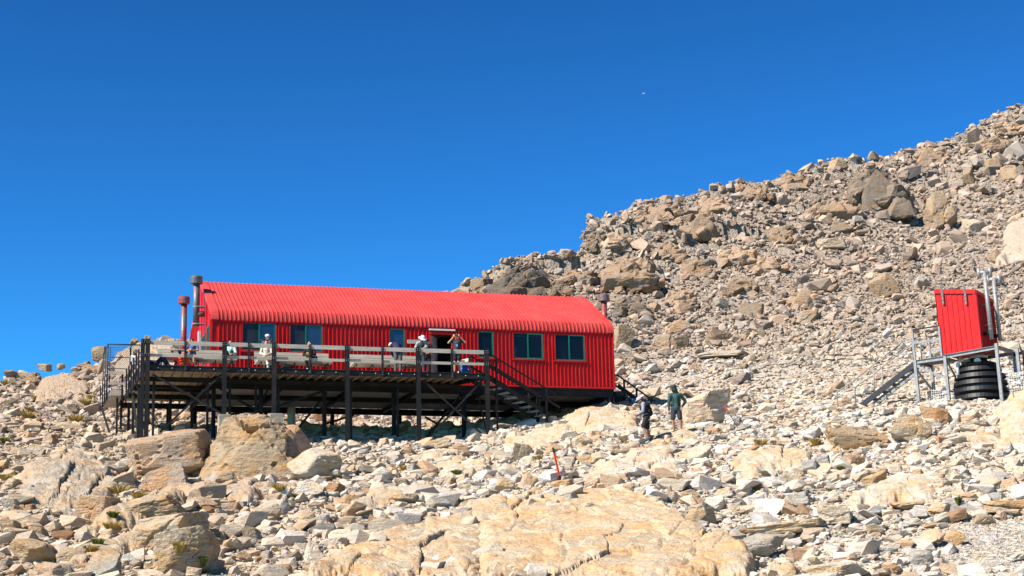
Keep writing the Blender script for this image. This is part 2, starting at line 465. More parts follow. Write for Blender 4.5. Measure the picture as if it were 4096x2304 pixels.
def gravel_mat():
    m, t, b = new_mat('gravel_ground')
    a = N(t, 'ShaderNodeAttribute'); a.attribute_name = 'col'
    geo = N(t, 'ShaderNodeNewGeometry')
    vo = N(t, 'ShaderNodeTexVoronoi', Scale=5.0); L(t, geo.outputs['Position'], vo.inputs['Vector'])
    vo2 = N(t, 'ShaderNodeTexVoronoi', Scale=2.6); L(t, geo.outputs['Position'], vo2.inputs['Vector'])
    sep = N(t, 'ShaderNodeSeparateColor'); L(t, vo.outputs['Color'], sep.inputs[0])
    r = ramp(t, sep.outputs[0], [(0.0, (0.62, 0.61, 0.60)), (0.35, (0.9, 0.86, 0.80)), (0.7, (1.05, 1.02, 0.96)), (1.0, (1.2, 1.05, 0.86))])
    c = mixc(t, 1.0, a.outputs['Color'], r.outputs[0], 'MULTIPLY')
    L(t, c, b.inputs['Base Color'])
    b.inputs['Roughness'].default_value = 0.95; b.inputs['Specular IOR Level'].default_value = 0.15
    ad = N(t, 'ShaderNodeMath', operation='ADD'); L(t, vo.outputs['Distance'], ad.inputs[0]); L(t, vo2.outputs['Distance'], ad.inputs[1])
    bp = N(t, 'ShaderNodeBump', Strength=0.9, Distance=0.12); bp.invert = True
    L(t, ad.outputs[0], bp.inputs['Height']); L(t, bp.outputs[0], b.inputs['Normal'])
    return m
ROCK_ATTR = rock_mat('loose_stone', 'attr', 0.5, 0.32)
ROCK_OBJ = rock_mat('boulder_stone', 'object', 0.8, 0.9)

me = grid_mesh('ground', gx, gy, gz)
ca = me.color_attributes.new('col', 'FLOAT_COLOR', 'POINT')
pn = np.stack([gx / 9, gy / 9, gz / 9], -1)
k1 = (fbm(pn, 4, 5) + 0.5)[..., None]
cn = np.array([0.53, 0.465, 0.39]) * (1 - k1) + np.array([0.50, 0.48, 0.43]) * k1
chl = np.array([0.39, 0.325, 0.275]) * (1 - k1) + np.array([0.34, 0.305, 0.275]) * k1
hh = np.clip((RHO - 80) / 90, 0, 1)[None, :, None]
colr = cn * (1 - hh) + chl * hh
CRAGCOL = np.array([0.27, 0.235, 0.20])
colr = colr * (1 - cragn[..., None] * 0.5) + CRAGCOL * cragn[..., None] * 0.5
colr = colr * (1 + cragn[..., None] * ((t1 - .5) * .35 + (t2 - .5) * .35)[..., None])
colr = colr * (1 - grit[..., None]) + np.array([.47, .465, .45]) * grit[..., None]
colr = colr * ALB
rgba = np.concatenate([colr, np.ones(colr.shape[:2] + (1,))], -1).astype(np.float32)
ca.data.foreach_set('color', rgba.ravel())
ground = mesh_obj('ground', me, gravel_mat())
ground['kind'] = 'structure'
# ------------------------------------------------------------------ loose stones: one mass nobody could count
def hull_proto(seed, n=15, dims=(1, .75, .5)):
    r = np.random.default_rng(seed)
    p = r.uniform(-1, 1, (n, 3))
    p /= np.maximum(np.abs(p).max(1, keepdims=True), 1e-3) ** 0.75
    p *= r.uniform(0.82, 1.0, (n, 1))
    p *= np.array(dims)
    bm = bmesh.new()
    vs = [bm.verts.new(q) for q in p]
    res = bmesh.ops.convex_hull(bm, input=vs)
    bmesh.ops.delete(bm, geom=[g for g in res['geom_interior'] if isinstance(g, bmesh.types.BMVert)], context='VERTS')
    loose = [v for v in bm.verts if not v.link_faces]
    bmesh.ops.delete(bm, geom=loose, context='VERTS')
    bm.verts.index_update()
    V = np.array([v.co[:] for v in bm.verts]); Fc = np.array([[v.index for v in f.verts] for f in bm.faces if len(f.verts) == 3])
    bm.free()
    return V, Fc
PROTO = []
for i in range(44):
    q = np.random.default_rng(100 + i)
    PROTO.append(hull_proto(200 + i, int(q.integers(17, 30)), (1, q.uniform(.6, .95), q.uniform(.26, .62))))

def sample_slope(n, u0, u1, v0, v1, r):
    """n ground points whose picture positions are spread over the given box"""
    u = r.uniform(u0, u1, n); v = r.uniform(v0, v1, n)
    d = AF[None] + AR[None] * ((u - 2048) / FPX)[:, None] - AU[None] * ((v - 1152) / FPX)[:, None]
    az = np.arctan2(d[:, 0], d[:, 1]); hy = np.hypot(d[:, 0], d[:, 1]); te = d[:, 2] / hy
    i = np.clip(np.searchsorted(AZ, az), 1, len(AZ) - 1)
    out = np.zeros((n, 3)); ok = np.zeros(n, bool)
    order = np.argsort(i)
    for a in np.unique(i):
        sel = np.nonzero(i == a)[0]
        row = np.maximum.accumulate(np.where(RHO > 33, TEn[a], -9))
        k = np.searchsorted(row, te[sel])
        good = k < len(RHO) - 16
        kk = np.clip(k, 1, len(RHO) - 1)
        rr = RHO[kk]
        out[sel, 0] = CAM[0] + d[sel, 0] / hy[sel] * rr
        out[sel, 1] = CAM[1] + d[sel, 1] / hy[sel] * rr
        out[sel, 2] = gz[a, kk]
        ok[sel] = good
    return out[ok], u[ok], v[ok]
PAL_NEAR = np.array([(0.62, 0.555, 0.455), (0.60, 0.575, 0.53), (0.54, 0.45, 0.34), (0.62, 0.605, 0.58), (0.44, 0.43, 0.40), (0.50, 0.37, 0.25), (0.62, 0.57, 0.49), (0.40, 0.27, 0.18)])
PW_NEAR = np.array([.28, .19, .13, .13, .055, .06, .14, .015])
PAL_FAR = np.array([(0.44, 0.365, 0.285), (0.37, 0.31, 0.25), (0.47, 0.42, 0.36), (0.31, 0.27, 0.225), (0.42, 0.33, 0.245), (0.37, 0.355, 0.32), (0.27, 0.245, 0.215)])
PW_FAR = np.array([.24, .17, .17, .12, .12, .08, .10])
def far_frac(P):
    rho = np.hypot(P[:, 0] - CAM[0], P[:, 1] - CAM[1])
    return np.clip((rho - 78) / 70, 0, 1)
def make_stones(name, batches):
    VV = []; FF = []; CC = []; nv = 0
    for (P, size, r) in batches:
        n = len(P)
        pi = r.integers(0, len(PROTO), n)
        yaw = r.uniform(0, 2 * PI, n); tl = .26 + .26 * far_frac(P); tx = r.normal(0.08, 1, n) * tl; ty = r.normal(0, 1, n) * tl
        ff = far_frac(P)
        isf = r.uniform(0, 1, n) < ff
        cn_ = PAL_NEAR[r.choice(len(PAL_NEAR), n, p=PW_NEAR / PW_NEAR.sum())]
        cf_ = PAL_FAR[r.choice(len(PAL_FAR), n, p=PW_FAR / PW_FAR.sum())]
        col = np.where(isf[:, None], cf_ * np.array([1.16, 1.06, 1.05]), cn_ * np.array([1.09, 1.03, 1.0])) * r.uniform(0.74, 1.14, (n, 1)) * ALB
        cy, sy = np.cos(yaw), np.sin(yaw); cx, sx = np.cos(tx), np.sin(tx); cz, sz = np.cos(ty), np.sin(ty)
        # the stones lie browner at the left, paler at the right
        lat = ((P - CAM) @ RH) / ((P - CAM) @ FH)
        brn = np.clip((-.02 - lat) / .16, 0, 1)[:, None] * (~isf)[:, None]
        col = col * (1 - brn * np.array([.16, .22, .30]))
        Rm = np.zeros((n, 3, 3))
        # Rz * Rx * Ry
        Rm[:, 0, 0] = cy * cz - sy * sx * sz; Rm[:, 0, 1] = -sy * cx; Rm[:, 0, 2] = cy * sz + sy * sx * cz
        Rm[:, 1, 0] = sy * cz + cy * sx * sz; Rm[:, 1, 1] = cy * cx;  Rm[:, 1, 2] = sy * sz - cy * sx * cz
        Rm[:, 2, 0] = -cx * sz; Rm[:, 2, 1] = sx; Rm[:, 2, 2] = cx * cz
        for k in range(len(PROTO)):
            s = np.nonzero(pi == k)[0]
            if not len(s): continue
            V, Fc = PROTO[k]
            X = np.einsum('nij,vj->nvi', Rm[s], V) * size[s][:, None, None] * 0.5
            X = X + P[s][:, None, :]
            X[:, :, 2] += (size[s] * (.10 + .10 * far_frac(P[s])))[:, None]
            m = len(V)
            VV.append(X.reshape(-1, 3)); CC.append(np.repeat(col[s], m, 0))
            FF.append((Fc[None] + (np.arange(len(s)) * m)[:, None, None] + nv).reshape(-1, 3)); nv += m * len(s)
    V = np.concatenate(VV); Fa = np.concatenate(FF); Cc = np.concatenate(CC)
    me = bpy.data.meshes.new(name)
    me.vertices.add(len(V)); me.vertices.foreach_set('co', V.astype(np.float32).ravel())
    me.loops.add(Fa.size); me.loops.foreach_set('vertex_index', Fa.ravel().astype(np.int32))
    me.polygons.add(len(Fa)); me.polygons.foreach_set('loop_start', (np.arange(len(Fa)) * 3).astype(np.int32))
    me.polygons.foreach_set('use_smooth', np.zeros(len(Fa), bool))
    me.update(calc_edges=True)
    ca = me.color_attributes.new('col', 'FLOAT_COLOR', 'POINT')
    ca.data.foreach_set('color', np.concatenate([Cc, np.ones((len(Cc), 1))], 1).astype(np.float32).ravel())
    o = mesh_obj(name, me, ROCK_ATTR)
    return o
def batch(n, u0, u1, v0, v1, med, sig, lo, hi, seed, keep=None):
    r = np.random.default_rng(seed)
    P, u, v = sample_slope(n, u0, u1, v0, v1, r)
    px = np.clip(np.exp(r.normal(math.log(med), sig, len(P))), lo, hi)
    if keep is not None:
        k = keep(u, v, r); P, px = P[k], px[k]
    rho = np.hypot(P[:, 0] - CAM[0], P[:, 1] - CAM[1])
    return (P, px * rho / FPX * 1.35, r)
def gravel_gap(u, v, r):
    # the bare grey patch of grit at the lower right, and thinner scree high on the hill
    k = ((u - 3980) / 260) ** 2 + ((v - 2180) / 110) ** 2 < 1 + r.normal(0, 0.25, len(u))
    return ~k
def thin_crag(u, v, r):
    k = np.interp(u, [1800, 2400, 3000, 3700, 4200], [1150, 1020, 860, 700, 560])
    return ~((np.abs(v - k) < 190) & (u > 1750) & (r.uniform(0, 1, len(u)) < .62))
def in_crag(u, v, r):
    k = np.interp(u, [1800, 2400, 3000, 3700, 4200], [1150, 1020, 860, 700, 560])
    return np.abs(v - k) < 170
scree = make_stones('scree', [
    batch(8000, -300, 4400, 1880, 2420, 24, 0.60, 10, 115, 1, gravel_gap),
    batch(9000, -300, 4400, 1640, 1960, 19, 0.55, 9, 72, 2, gravel_gap),
    batch(42000, -300, 4400, 1640, 2420, 11, 0.34, 5, 26, 3, gravel_gap),
    batch(5200, 3650, 4400, 2050, 2320, 6, 0.35, 3, 16, 8),
    batch(7500, 1750, 4300, 400, 1320, 15, .50, 7, 52, 9, in_crag),
    batch(12000, -300, 2600, 1330, 1760, 14, 0.55, 6, 60, 4),
    batch(7000, -1600, -300, 1330, 2420, 18, 0.55, 7, 80, 10),
    batch(5000, 4400, 5300, 400, 2420, 17, 0.55, 7, 80, 11),
    batch(48000, 1700, 4400, 400, 1720, 8, 0.50, 3.5, 40, 5, thin_crag),
    batch(4500, 1700, 4400, 400, 1640, 17, 0.55, 9, 75, 6, thin_crag),
])
tag(scree, 'pale angular stones and scree covering the whole slope', 'scree', None, 'stuff')
# ------------------------------------------------------------------ boulders, outcrops and bedrock slabs: each a thing of its own
_ICO = {}
def ico(sub):
    if sub not in _ICO:
        bm = bmesh.new(); bmesh.ops.create_icosphere(bm, subdivisions=sub, radius=1.0)
        bm.verts.index_update()
        V = np.array([v.co[:] for v in bm.verts]); Fc = np.array([[v.index for v in f.verts] for f in bm.faces])
        bm.free(); V /= np.linalg.norm(V, axis=1, keepdims=True)
        _ICO[sub] = (V, Fc)
    return _ICO[sub]
def rock_verts(seed, sub, kind='block', rough=1.0):
    """unit rock (about -1..1 on each axis): a body cut by random planes, edges a little worn"""
    r = np.random.default_rng(seed)
    V, Fc = ico(sub)
    if kind == 'block':
        ax = np.concatenate([np.eye(3), -np.eye(3)]) + r.normal(0, 0.22, (6, 3))
        ex = r.normal(0, 1, (7, 3)); n = np.concatenate([ax, ex]); d = np.concatenate([r.uniform(.72, .98, 6), r.uniform(.82, 1.12, 7)]); p = 60
    elif kind == 'round':
        n = r.normal(0, 1, (17, 3)); d = r.uniform(.78, 1.0, 17); p = 24
    elif kind == 'slab':
        ax = np.concatenate([np.eye(3), -np.eye(3)]) + r.normal(0, 0.16, (6, 3))
        ex = r.normal(0, 1, (8, 3)) * np.array([1, 1, .5]); n = np.concatenate([ax, ex]); d = np.concatenate([r.uniform(.8, 1, 6), r.uniform(.85, 1.1, 8)]); p = 50
    elif kind == 'dome':
        n = np.array([(0, 0, 1), (-.15, -.1, 1), (-.95, 0, .45), (.75, 0, .75), (.9, .1, .3), (0, -.85, .55), (-.5, -.8, .5), (.5, -.75, .6), (.1, -1, .25), (0, 1, .2), (0, 0, -1), (-.6, 0, .85), (.4, 0, .95), (-1, 0, 0), (1, 0, 0)], float)
        n = n + r.normal(0, .06, n.shape); d = np.array([.95, .93, .95, .85, .92, .80, .84, .84, .92, .9, .9, 1.02, .93, .98, .95]); p = 45
    else:  # wedge
        n = np.concatenate([r.normal(0, 1, (6, 3)), [[0, 0, -1], [.7, .1, .7], [-.75, 0, .55], [0, -.8, .5]]]); d = np.concatenate([r.uniform(.75, 1.05, 6), [.8, .75, .7, .75]]); p = 60
    n = n / np.linalg.norm(n, axis=1, keepdims=True)
    q = np.maximum(V @ n.T, 1e-3) / d[None]
    rad = (q ** p).sum(1) ** (-1.0 / p)
    off = r.uniform(-50, 50, 3)
    P = V * rad[:, None]
    # chipped and bedded surface
    bed = np.array([0.3, 0.15, 1.0]); bed /= np.linalg.norm(bed)
    s = (P @ bed) * 5 + fbm(P * 1.5 + off, 3, seed) * 2.2
    ledge = (np.clip((s - np.floor(s)) * 4, 0, 1) - 0.5) * 0.022
    disp = fbm(P * 1.6 + off, 4, seed + 1) * 0.17 + fbm(P * 6 + off, 3, seed + 2) * 0.05 + ledge
    # jointed faces: cells that stand a little proud of or behind each other, with a crack between
    nc_ = int(r.integers(9, 20)) + (14 if kind == 'dome' else 0); cs = r.uniform(-1.1, 1.1, (nc_, 3)); Q = P + (np.stack([fbm(P * 2 + off + k * 9, 2, seed + 3) for k in range(3)], -1)) * .35
    D2 = np.sqrt((((Q[:, None, :] - cs[None]) * np.array([1, 1, 1.5])) ** 2).sum(-1)); ordr = np.argsort(D2, 1)
    ar_ = np.arange(len(P)); f1_, f2_ = D2[ar_, ordr[:, 0]], D2[ar_, ordr[:, 1]]
    amp = {'block': 1.0, 'round': .45, 'slab': .8, 'wedge': 1.1, 'dome': 1.5}[kind]
    disp = disp + amp * (r.uniform(-.085, .06, nc_)[ordr[:, 0]] - .05 * np.exp(-((f2_ - f1_) / .045) ** 2))
    P = P + V * (disp * rough)[:, None]
    lo, hi = P.min(0), P.max(0)
    P = (P - (lo + hi) / 2) / ((hi - lo) / 2)
    return P, Fc
def tri_mesh(name, V, Fa, smooth=False):
    me = bpy.data.meshes.new(name)
    me.vertices.add(len(V)); me.vertices.foreach_set('co', np.asarray(V, np.float32).ravel())
    me.loops.add(Fa.size); me.loops.foreach_set('vertex_index', Fa.ravel().astype(np.int32))
    me.polygons.add(len(Fa)); me.polygons.foreach_set('loop_start', (np.arange(len(Fa)) * Fa.shape[1]).astype(np.int32))
    me.polygons.foreach_set('use_smooth', np.full(len(Fa), smooth))
    me.update(calc_edges=True)
    return me
def rot_m(yaw, pitch, roll):
    return np.array((Matrix.Rotation(yaw, 3, 'Z') @ Matrix.Rotation(pitch, 3, 'X') @ Matrix.Rotation(roll, 3, 'Y')))
VIEWB = np.stack([RH, FH, np.array([0, 0, 1.])], 1)      # columns: right, away, up
C_CREAM, C_WHITE, C_TAN, C_GREY, C_RUST, C_PINK = (0.60, .53, .43), (.64, .62, .58), (.53, .43, .31), (.44, .43, .40), (.42, .29, .19), (.56, .45, .36)
H_TAN, H_GREY, H_DARK, H_PALE, H_BROWN = (.44, .36, .28), (.36, .34, .305), (.25, .225, .195), (.49, .455, .40), (.35, .285, .22)
CNAME = {C_CREAM: 'cream', C_WHITE: 'whitish', C_TAN: 'tawny', C_GREY: 'grey', C_RUST: 'rust brown', C_PINK: 'pinkish', H_TAN: 'tan', H_GREY: 'grey', H_DARK: 'dark grey', H_PALE: 'pale', H_BROWN: 'brown'}
GROUP_B = 'boulders lying on the rocky slope'
BOULD = []          # (object, picture box, colour name, shape name, hand labelled)
def boulder(box, kind, colr, label=None, seed=None, tilt=0.0, lean=0.0, yaw=None, name='boulder', sink=0.25, deep=None, shared=None, thick=None, depth=None, rough=1.0, sub=None):
    x0, y0, x1, y1 = box
    u = (x0 + x1) / 2; w = x1 - x0; h = y1 - y0
    seed = seed if seed is not None else int(abs(x0 * 7 + y0 * 13)) % 9973
    r = np.random.default_rng(seed)
    foot = terrain_at(u, y1 - h * 0.12) if depth is None else at_depth(u, y1 - h * .12, depth)
    dist = (foot - CAM) @ FH
    sc = dist / FPX
    if kind == 'slab':
        dims = np.array([w * sc / 2, (deep or min(w * 1.0, h * 2.4)) * sc / 2, (thick or h * 0.62) * sc / 2])
    else:
        dims = np.array([w * sc / 2, (deep or (w * .55 + h * .35)) * sc / 2, h * sc / 2 * 1.12])
    if shared is not None:
        me = shared
        o = bpy.data.objects.new(name, me); COL.objects.link(o)
    else:
        sub = sub or (5 if max(w, h) > 130 else 4)
        P, Fc = rock_verts(seed, sub, kind, rough)
        a = r.uniform(-.5, .5) if yaw is None else yaw
        A = rot_m(a, 0, 0) if kind == 'slab' else (np.eye(3) if kind == 'dome' else rot_m(a, r.uniform(-.3, .3), r.uniform(-.3, .3)))
        P = P @ A.T
        lo, hi = P.min(0), P.max(0); P = (P - (lo + hi) / 2) / ((hi - lo) / 2)
        P = (P * dims) @ rot_m(0, lean, tilt).T
        # keep the outline inside its box
        P = P @ VIEWB.T
        me = tri_mesh(name, P, Fc)
        me.materials.append(ROCK_OBJ)
        o = bpy.data.objects.new(name, me); COL.objects.link(o)
    if shared is not None:
        o.scale = tuple(dims)
        o.rotation_euler = (0, 0, YAW)
    o.location = tuple(foot + np.array([0, 0, dims[2] * (1 - sink * 1.3)]) + FH * dims[1] * 0.25)
    jit = r.uniform(0.92, 1.06)
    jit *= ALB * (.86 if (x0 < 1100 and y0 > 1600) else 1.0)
    o.color = (colr[0] * jit * 1.05, colr[1] * jit * 1.0, colr[2] * jit * .94, 1)
    shp = {'block': 'blocky', 'round': 'rounded', 'slab': 'flat', 'wedge': 'pointed', 'dome': 'domed'}[kind]
    o['category'] = 'boulder'; o['group'] = GROUP_B
    if label: o['label'] = label
    BOULD.append((o, box, CNAME[colr], shp, label))
    return o
def outcrop(box, colr, label, seed, n=26, depth=None, bed=0.25, size=0.34):
    """one craggy outcrop of jointed bedrock: bedded blocks grown into a single body"""
    x0, y0, x1, y1 = box
    r = np.random.default_rng(seed)
    u = (x0 + x1) / 2
    foot = terrain_at(u, y1 - 8) if depth is None else at_depth(u, y1, depth)
    dist = (foot - CAM) @ FH; sc = dist / FPX
    w, h = (x1 - x0) * sc, (y1 - y0) * sc
    VV = []; FF = []; nv = 0
    for i in range(n):
        P, Fc = rock_verts(seed * 31 + i, 3, 'block' if r.uniform() < .75 else 'wedge', 1.1)
        t = r.uniform(0, 1) ** 0.8
        hw = 0.5 * (1 - 0.55 * t ** 1.5)
        c = np.array([r.uniform(-hw, hw) * w * .82, (t - .35) * h * 0.9 + r.uniform(-.12, .12) * w, (t * .84) * h])
        s = size * (0.6 + 0.8 * r.uniform()) * np.array([1.0, .8, .62]) * min(w, h * 1.3) * (1.15 - .5 * t)
        P = (P * s / 2 * 1.25) @ rot_m(r.normal(0, .35), r.normal(.1, .15), -bed + r.normal(0, .16)).T + c
        VV.append(P); FF.append(Fc + nv); nv += len(P)
    # a core so that no gap opens through it
    P, Fc = rock_verts(seed, 4, 'wedge', 1.0)
    VV.append(P * np.array([w * .42, w * .3 + h * .2, h * .5]) + np.array([0, h * .25, h * .28])); FF.append(Fc + nv)
    V = np.concatenate(VV) @ VIEWB.T
    me = tri_mesh('rock_outcrop', V, np.concatenate(FF)); me.materials.append(ROCK_OBJ)
    o = bpy.data.objects.new('rock_outcrop', me); COL.objects.link(o)
    o.location = tuple(foot - np.array([0, 0, h * .06]))
    o.color = (colr[0] * ALB * 1.08, colr[1] * ALB * 1.0, colr[2] * ALB * .96, 1)
    tag(o, label, 'outcrop', 'craggy outcrops on the mountainside')
    return o
def in_poly_sd(U, V, poly):
    """signed distance (positive inside) to a polygon, picture units"""
    P = np.array(poly, float); n = len(P)
    d = np.full(U.shape, 1e9); ins = np.zeros(U.shape, bool)
    for i in range(n):
        a, b = P[i], P[(i + 1) % n]
        e = b - a; wx, wy = U - a[0], V - a[1]
        t = np.clip((wx * e[0] + wy * e[1]) / (e @ e), 0, 1)
        d = np.minimum(d, np.hypot(wx - e[0] * t, (wy - e[1] * t) * 1.8))
        c = ((a[1] <= V) & (b[1] > V)) | ((b[1] <= V) & (a[1] > V))
        with np.errstate(divide='ignore', invalid='ignore'):
            xi = a[0] + (V - a[1]) / (b[1] - a[1]) * e[0]
        ins ^= c & (U < xi)
    return np.where(ins, d, -d)
def bedrock(poly, lift, colr, label, seed, res=110, edge=45, rough=1.0):
    xs = [p[0] for p in poly]; ys = [p[1] for p in poly]
    mu = 40
    U, V = np.meshgrid(np.linspace(min(xs) - mu, max(xs) + mu, res), np.linspace(min(ys) - mu * .6, max(ys) + mu * .6, res), indexing='ij')
    sd = in_poly_sd(U, V, poly)
    wob = fbm(np.stack([U / 90, V / 50, np.full_like(U, seed)], -1), 4, seed) * 60
    sd = sd + wob * 1.7
    lift = lift * .55
    P = np.zeros(U.shape + (3,)); vis = np.zeros(U.shape, bool)
    d = AF[None, None] + AR * ((U - 2048) / FPX)[..., None] - AU * ((V - 1152) / FPX)[..., None]
    az = np.arctan2(d[..., 0], d[..., 1]); hy = np.hypot(d[..., 0], d[..., 1]); te = d[..., 2] / hy
    ii = np.clip(np.searchsorted(AZ, az), 1, len(AZ) - 1)
    for a in np.unique(ii):
        s = ii == a
        rowm = np.where((RHO > 33) & (RHO < 480), TE[a], -9); vis[s] = te[s] < rowm.max() - 1e-4
        rr = np.interp(te[s], np.maximum.accumulate(np.where(RHO > 33, TE[a], -9)), RHO)
        P[s, 0] = CAM[0] + d[s][:, 0] / hy[s] * rr; P[s, 1] = CAM[1] + d[s][:, 1] / hy[s] * rr; P[s, 2] = CAM[2] + te[s] * rr
    prof = np.where(sd > 0, 1 - np.exp(-np.maximum(sd, 0) / edge), sd / edge * 1.5)
    q = P + seed * 3.1
    bedd = np.array([0.22, -0.30, 1.0])
    s = (q @ bedd) * 2.4 + fbm(q * 0.7, 4, seed + 5) * 3.4
    led = (np.clip((s - np.floor(s)) * 5, 0, 1) + np.floor(s) - s) * 0.10
    cs = np.random.default_rng(seed).uniform(0, 1, (13, 2)) * np.array([max(xs) - min(xs), max(ys) - min(ys)]) + np.array([min(xs), min(ys)])
    wq = fbm(np.stack([U / 120, V / 60, U * 0 + seed], -1), 3, seed + 8) * 90
    D2 = np.sqrt((U[..., None] + wq[..., None] - cs[:, 0]) ** 2 + ((V[..., None] + wq[..., None] * .5 - cs[:, 1]) * 2.4 + .35 * (U[..., None] - cs[:, 0])) ** 2)
    od = np.sort(D2, -1); ci_ = np.argmin(D2, -1)
    joint = np.random.default_rng(seed + 1).uniform(-.09, .09, 13)[ci_] - .03 * np.exp(-((od[..., 1] - od[..., 0]) / 9.0) ** 2)
    hgt = joint * rough * np.clip(prof, 0, 1) + lift * prof + (fbm(q * 0.35, 4, seed + 1) * 0.40 + fbm(q * 1.6, 4, seed + 2) * 0.12 + fbm(q * 6.0, 3, seed + 4) * 0.05 + led) * rough * np.clip(prof + .3, 0, 1)
    P[..., 2] += hgt
    keep = (sd > -edge * 1.0) & vis
    idx = -np.ones(U.shape, int); idx[keep] = np.arange(keep.sum())
    quads = np.stack([idx[:-1, :-1], idx[1:, :-1], idx[1:, 1:], idx[:-1, 1:]], -1).reshape(-1, 4)
    quads = quads[(quads >= 0).all(1)]
    pts = P[keep]; c = pts.mean(0)
    me = tri_mesh('bedrock_slab', pts - c, quads, False); me.materials.append(ROCK_OBJ)
    bm = bmesh.new(); bm.from_mesh(me); bmesh.ops.recalc_face_normals(bm, faces=bm.faces)
    if sum(f.normal.z for f in bm.faces) < 0: bmesh.ops.reverse_faces(bm, faces=bm.faces)
    # give the sheet real thickness below the ground
    rim = [e for e in bm.edges if e.is_boundary]
    ex = bmesh.ops.extrude_edge_only(bm, edges=rim)
    for v in [g for g in ex['geom'] if isinstance(g, bmesh.types.BMVert)]: v.co.z -= 0.8
    bm.to_mesh(me); bm.free()
    o = bpy.data.objects.new('bedrock_slab', me); COL.objects.link(o)
    o.location = tuple(c)
    o.color = (*[c * ALB for c in colr], 1)
    tag(o, label, 'bedrock', 'bare bedrock slabs showing through the stones')
    return o

SLAB_O = (0.66, 0.525, 0.37)
bedrock([(1930, 2350), (1880, 2240), (1900, 2140), (1990, 2060), (2100, 1990), (2230, 1950), (2400, 1950), (2540, 1985), (2680, 2050), (2810, 2130), (2850, 2200), (2780, 2280), (2740, 2350)], .62, SLAB_O, 'huge smooth orange cream bedrock slab in the middle of the bottom edge', 3, 230, 26, 1.0)
bedrock([(1180, 2350), (1300, 2270), (1420, 2200), (1600, 2130), (1780, 2080), (1930, 2030), (2060, 2010), (2060, 2090), (1960, 2190), (1920, 2350)], .6, (0.63, 0.51, 0.37), 'broken orange bedrock slab left of the huge smooth one at the bottom edge', 5, 200, 24, 1.0)
bedrock([(2700, 2350), (2740, 2230), (2800, 2150), (2890, 2145), (2980, 2210), (3010, 2270), (3000, 2350)], .6, (0.64, 0.50, 0.34), 'orange bedrock hump just right of the huge slab at the bottom edge', 8, 120, 24, 1.0)
bedrock([(1659, 1888), (1665, 1840), (1730, 1800), (1800, 1797), (1900, 1840), (2010, 1850), (2080, 1870), (1950, 1895), (1800, 1900)], .42, (0.64, .56, .45), 'low pale cream bedrock sheet below the deck posts, left of the orange pole', 12, 90, 26)
bedrock([(2330, 1905), (2420, 1855), (2560, 1812), (2690, 1800), (2730, 1850), (2735, 1910), (2600, 1935), (2450, 1935)], .50, (0.65, .57, .46), 'broad pale bedrock slab downhill of the two hikers, right of the orange pole', 14, 90, 30)
bedrock([(2230, 1712), (2240, 1672), (2330, 1650), (2420, 1640), (2480, 1655), (2560, 1668), (2560, 1735), (2470, 1760), (2400, 1745), (2310, 1742), (2250, 1740)], .75, (0.62, .52, .40), 'tall cream bedrock hump at the foot of the front stairs beside the timber box', 17, 110, 26)
bedrock([(1990, 1775), (2040, 1745), (2130, 1722), (2250, 1712), (2400, 1730), (2450, 1765), (2300, 1790), (2130, 1792)], .35, (0.62, .53, .41), 'smooth low bedrock apron in front of the timber box', 19, 90, 26)
bedrock([(2604, 1790), (2610, 1740), (2690, 1728), (2780, 1735), (2800, 1775), (2760, 1800), (2660, 1805)], .5, (0.60, .49, .36), 'cream bedrock step hiding the feet of the man in the green top', 23, 70, 22)
bedrock([(2933, 1880), (2970, 1830), (3060, 1806), (3160, 1812), (3240, 1850), (3220, 1885), (3100, 1898), (2990, 1900)], .5, (0.63, .52, .39), 'flat tawny bedrock slab right of the hikers, downhill of the slim rusty pole', 25, 80, 26)
bedrock([(3773, 1800), (3830, 1750), (3930, 1722), (4010, 1735), (4030, 1800), (3980, 1830), (3860, 1835)], .5, (0.62, .53, .41), 'flat cream bedrock slab below the stone wall under the toilet', 27, 80, 26)
bedrock([(3985, 1830), (3990, 1740), (4010, 1650), (4060, 1605), (4170, 1590), (4220, 1700), (4200, 1830), (4080, 1850)], .9, (0.66, .56, .43), 'big pale cream bedrock dome on the right edge below the toilet', 29, 90, 30)
bedrock([(4003, 1040), (4000, 960), (4040, 890), (4130, 850), (4240, 900), (4260, 1020), (4130, 1060)], 2.2, (0.52, .46, .40), 'pale smooth rock face on the right edge high above the toilet', 31, 80, 26)
bedrock([(60, 2020), (70, 1930), (130, 1860), (240, 1830), (380, 1850), (470, 1930), (470, 2010), (400, 2050), (250, 2070), (120, 2060)], 0.8, (0.50, .43, .345), 'rough mottled grey bedrock hump at the left, left of the square boulder', 37, 130, 40, 1.6)
bedrock([(150, 1598), (165, 1530), (230, 1495), (300, 1500), (350, 1560), (355, 1600), (260, 1612)], .9, H_TAN, 'smooth tan rock swell on the left hill below its skyline', 41, 80, 26)
bedrock([(470, 1530), (480, 1430), (520, 1385), (620, 1370), (720, 1375), (760, 1430), (760, 1530), (600, 1550)], 1.6, (.46, .385, .30), 'pale rock bluff on the left skyline seen through the deck railing', 43, 100, 26, 1.6)

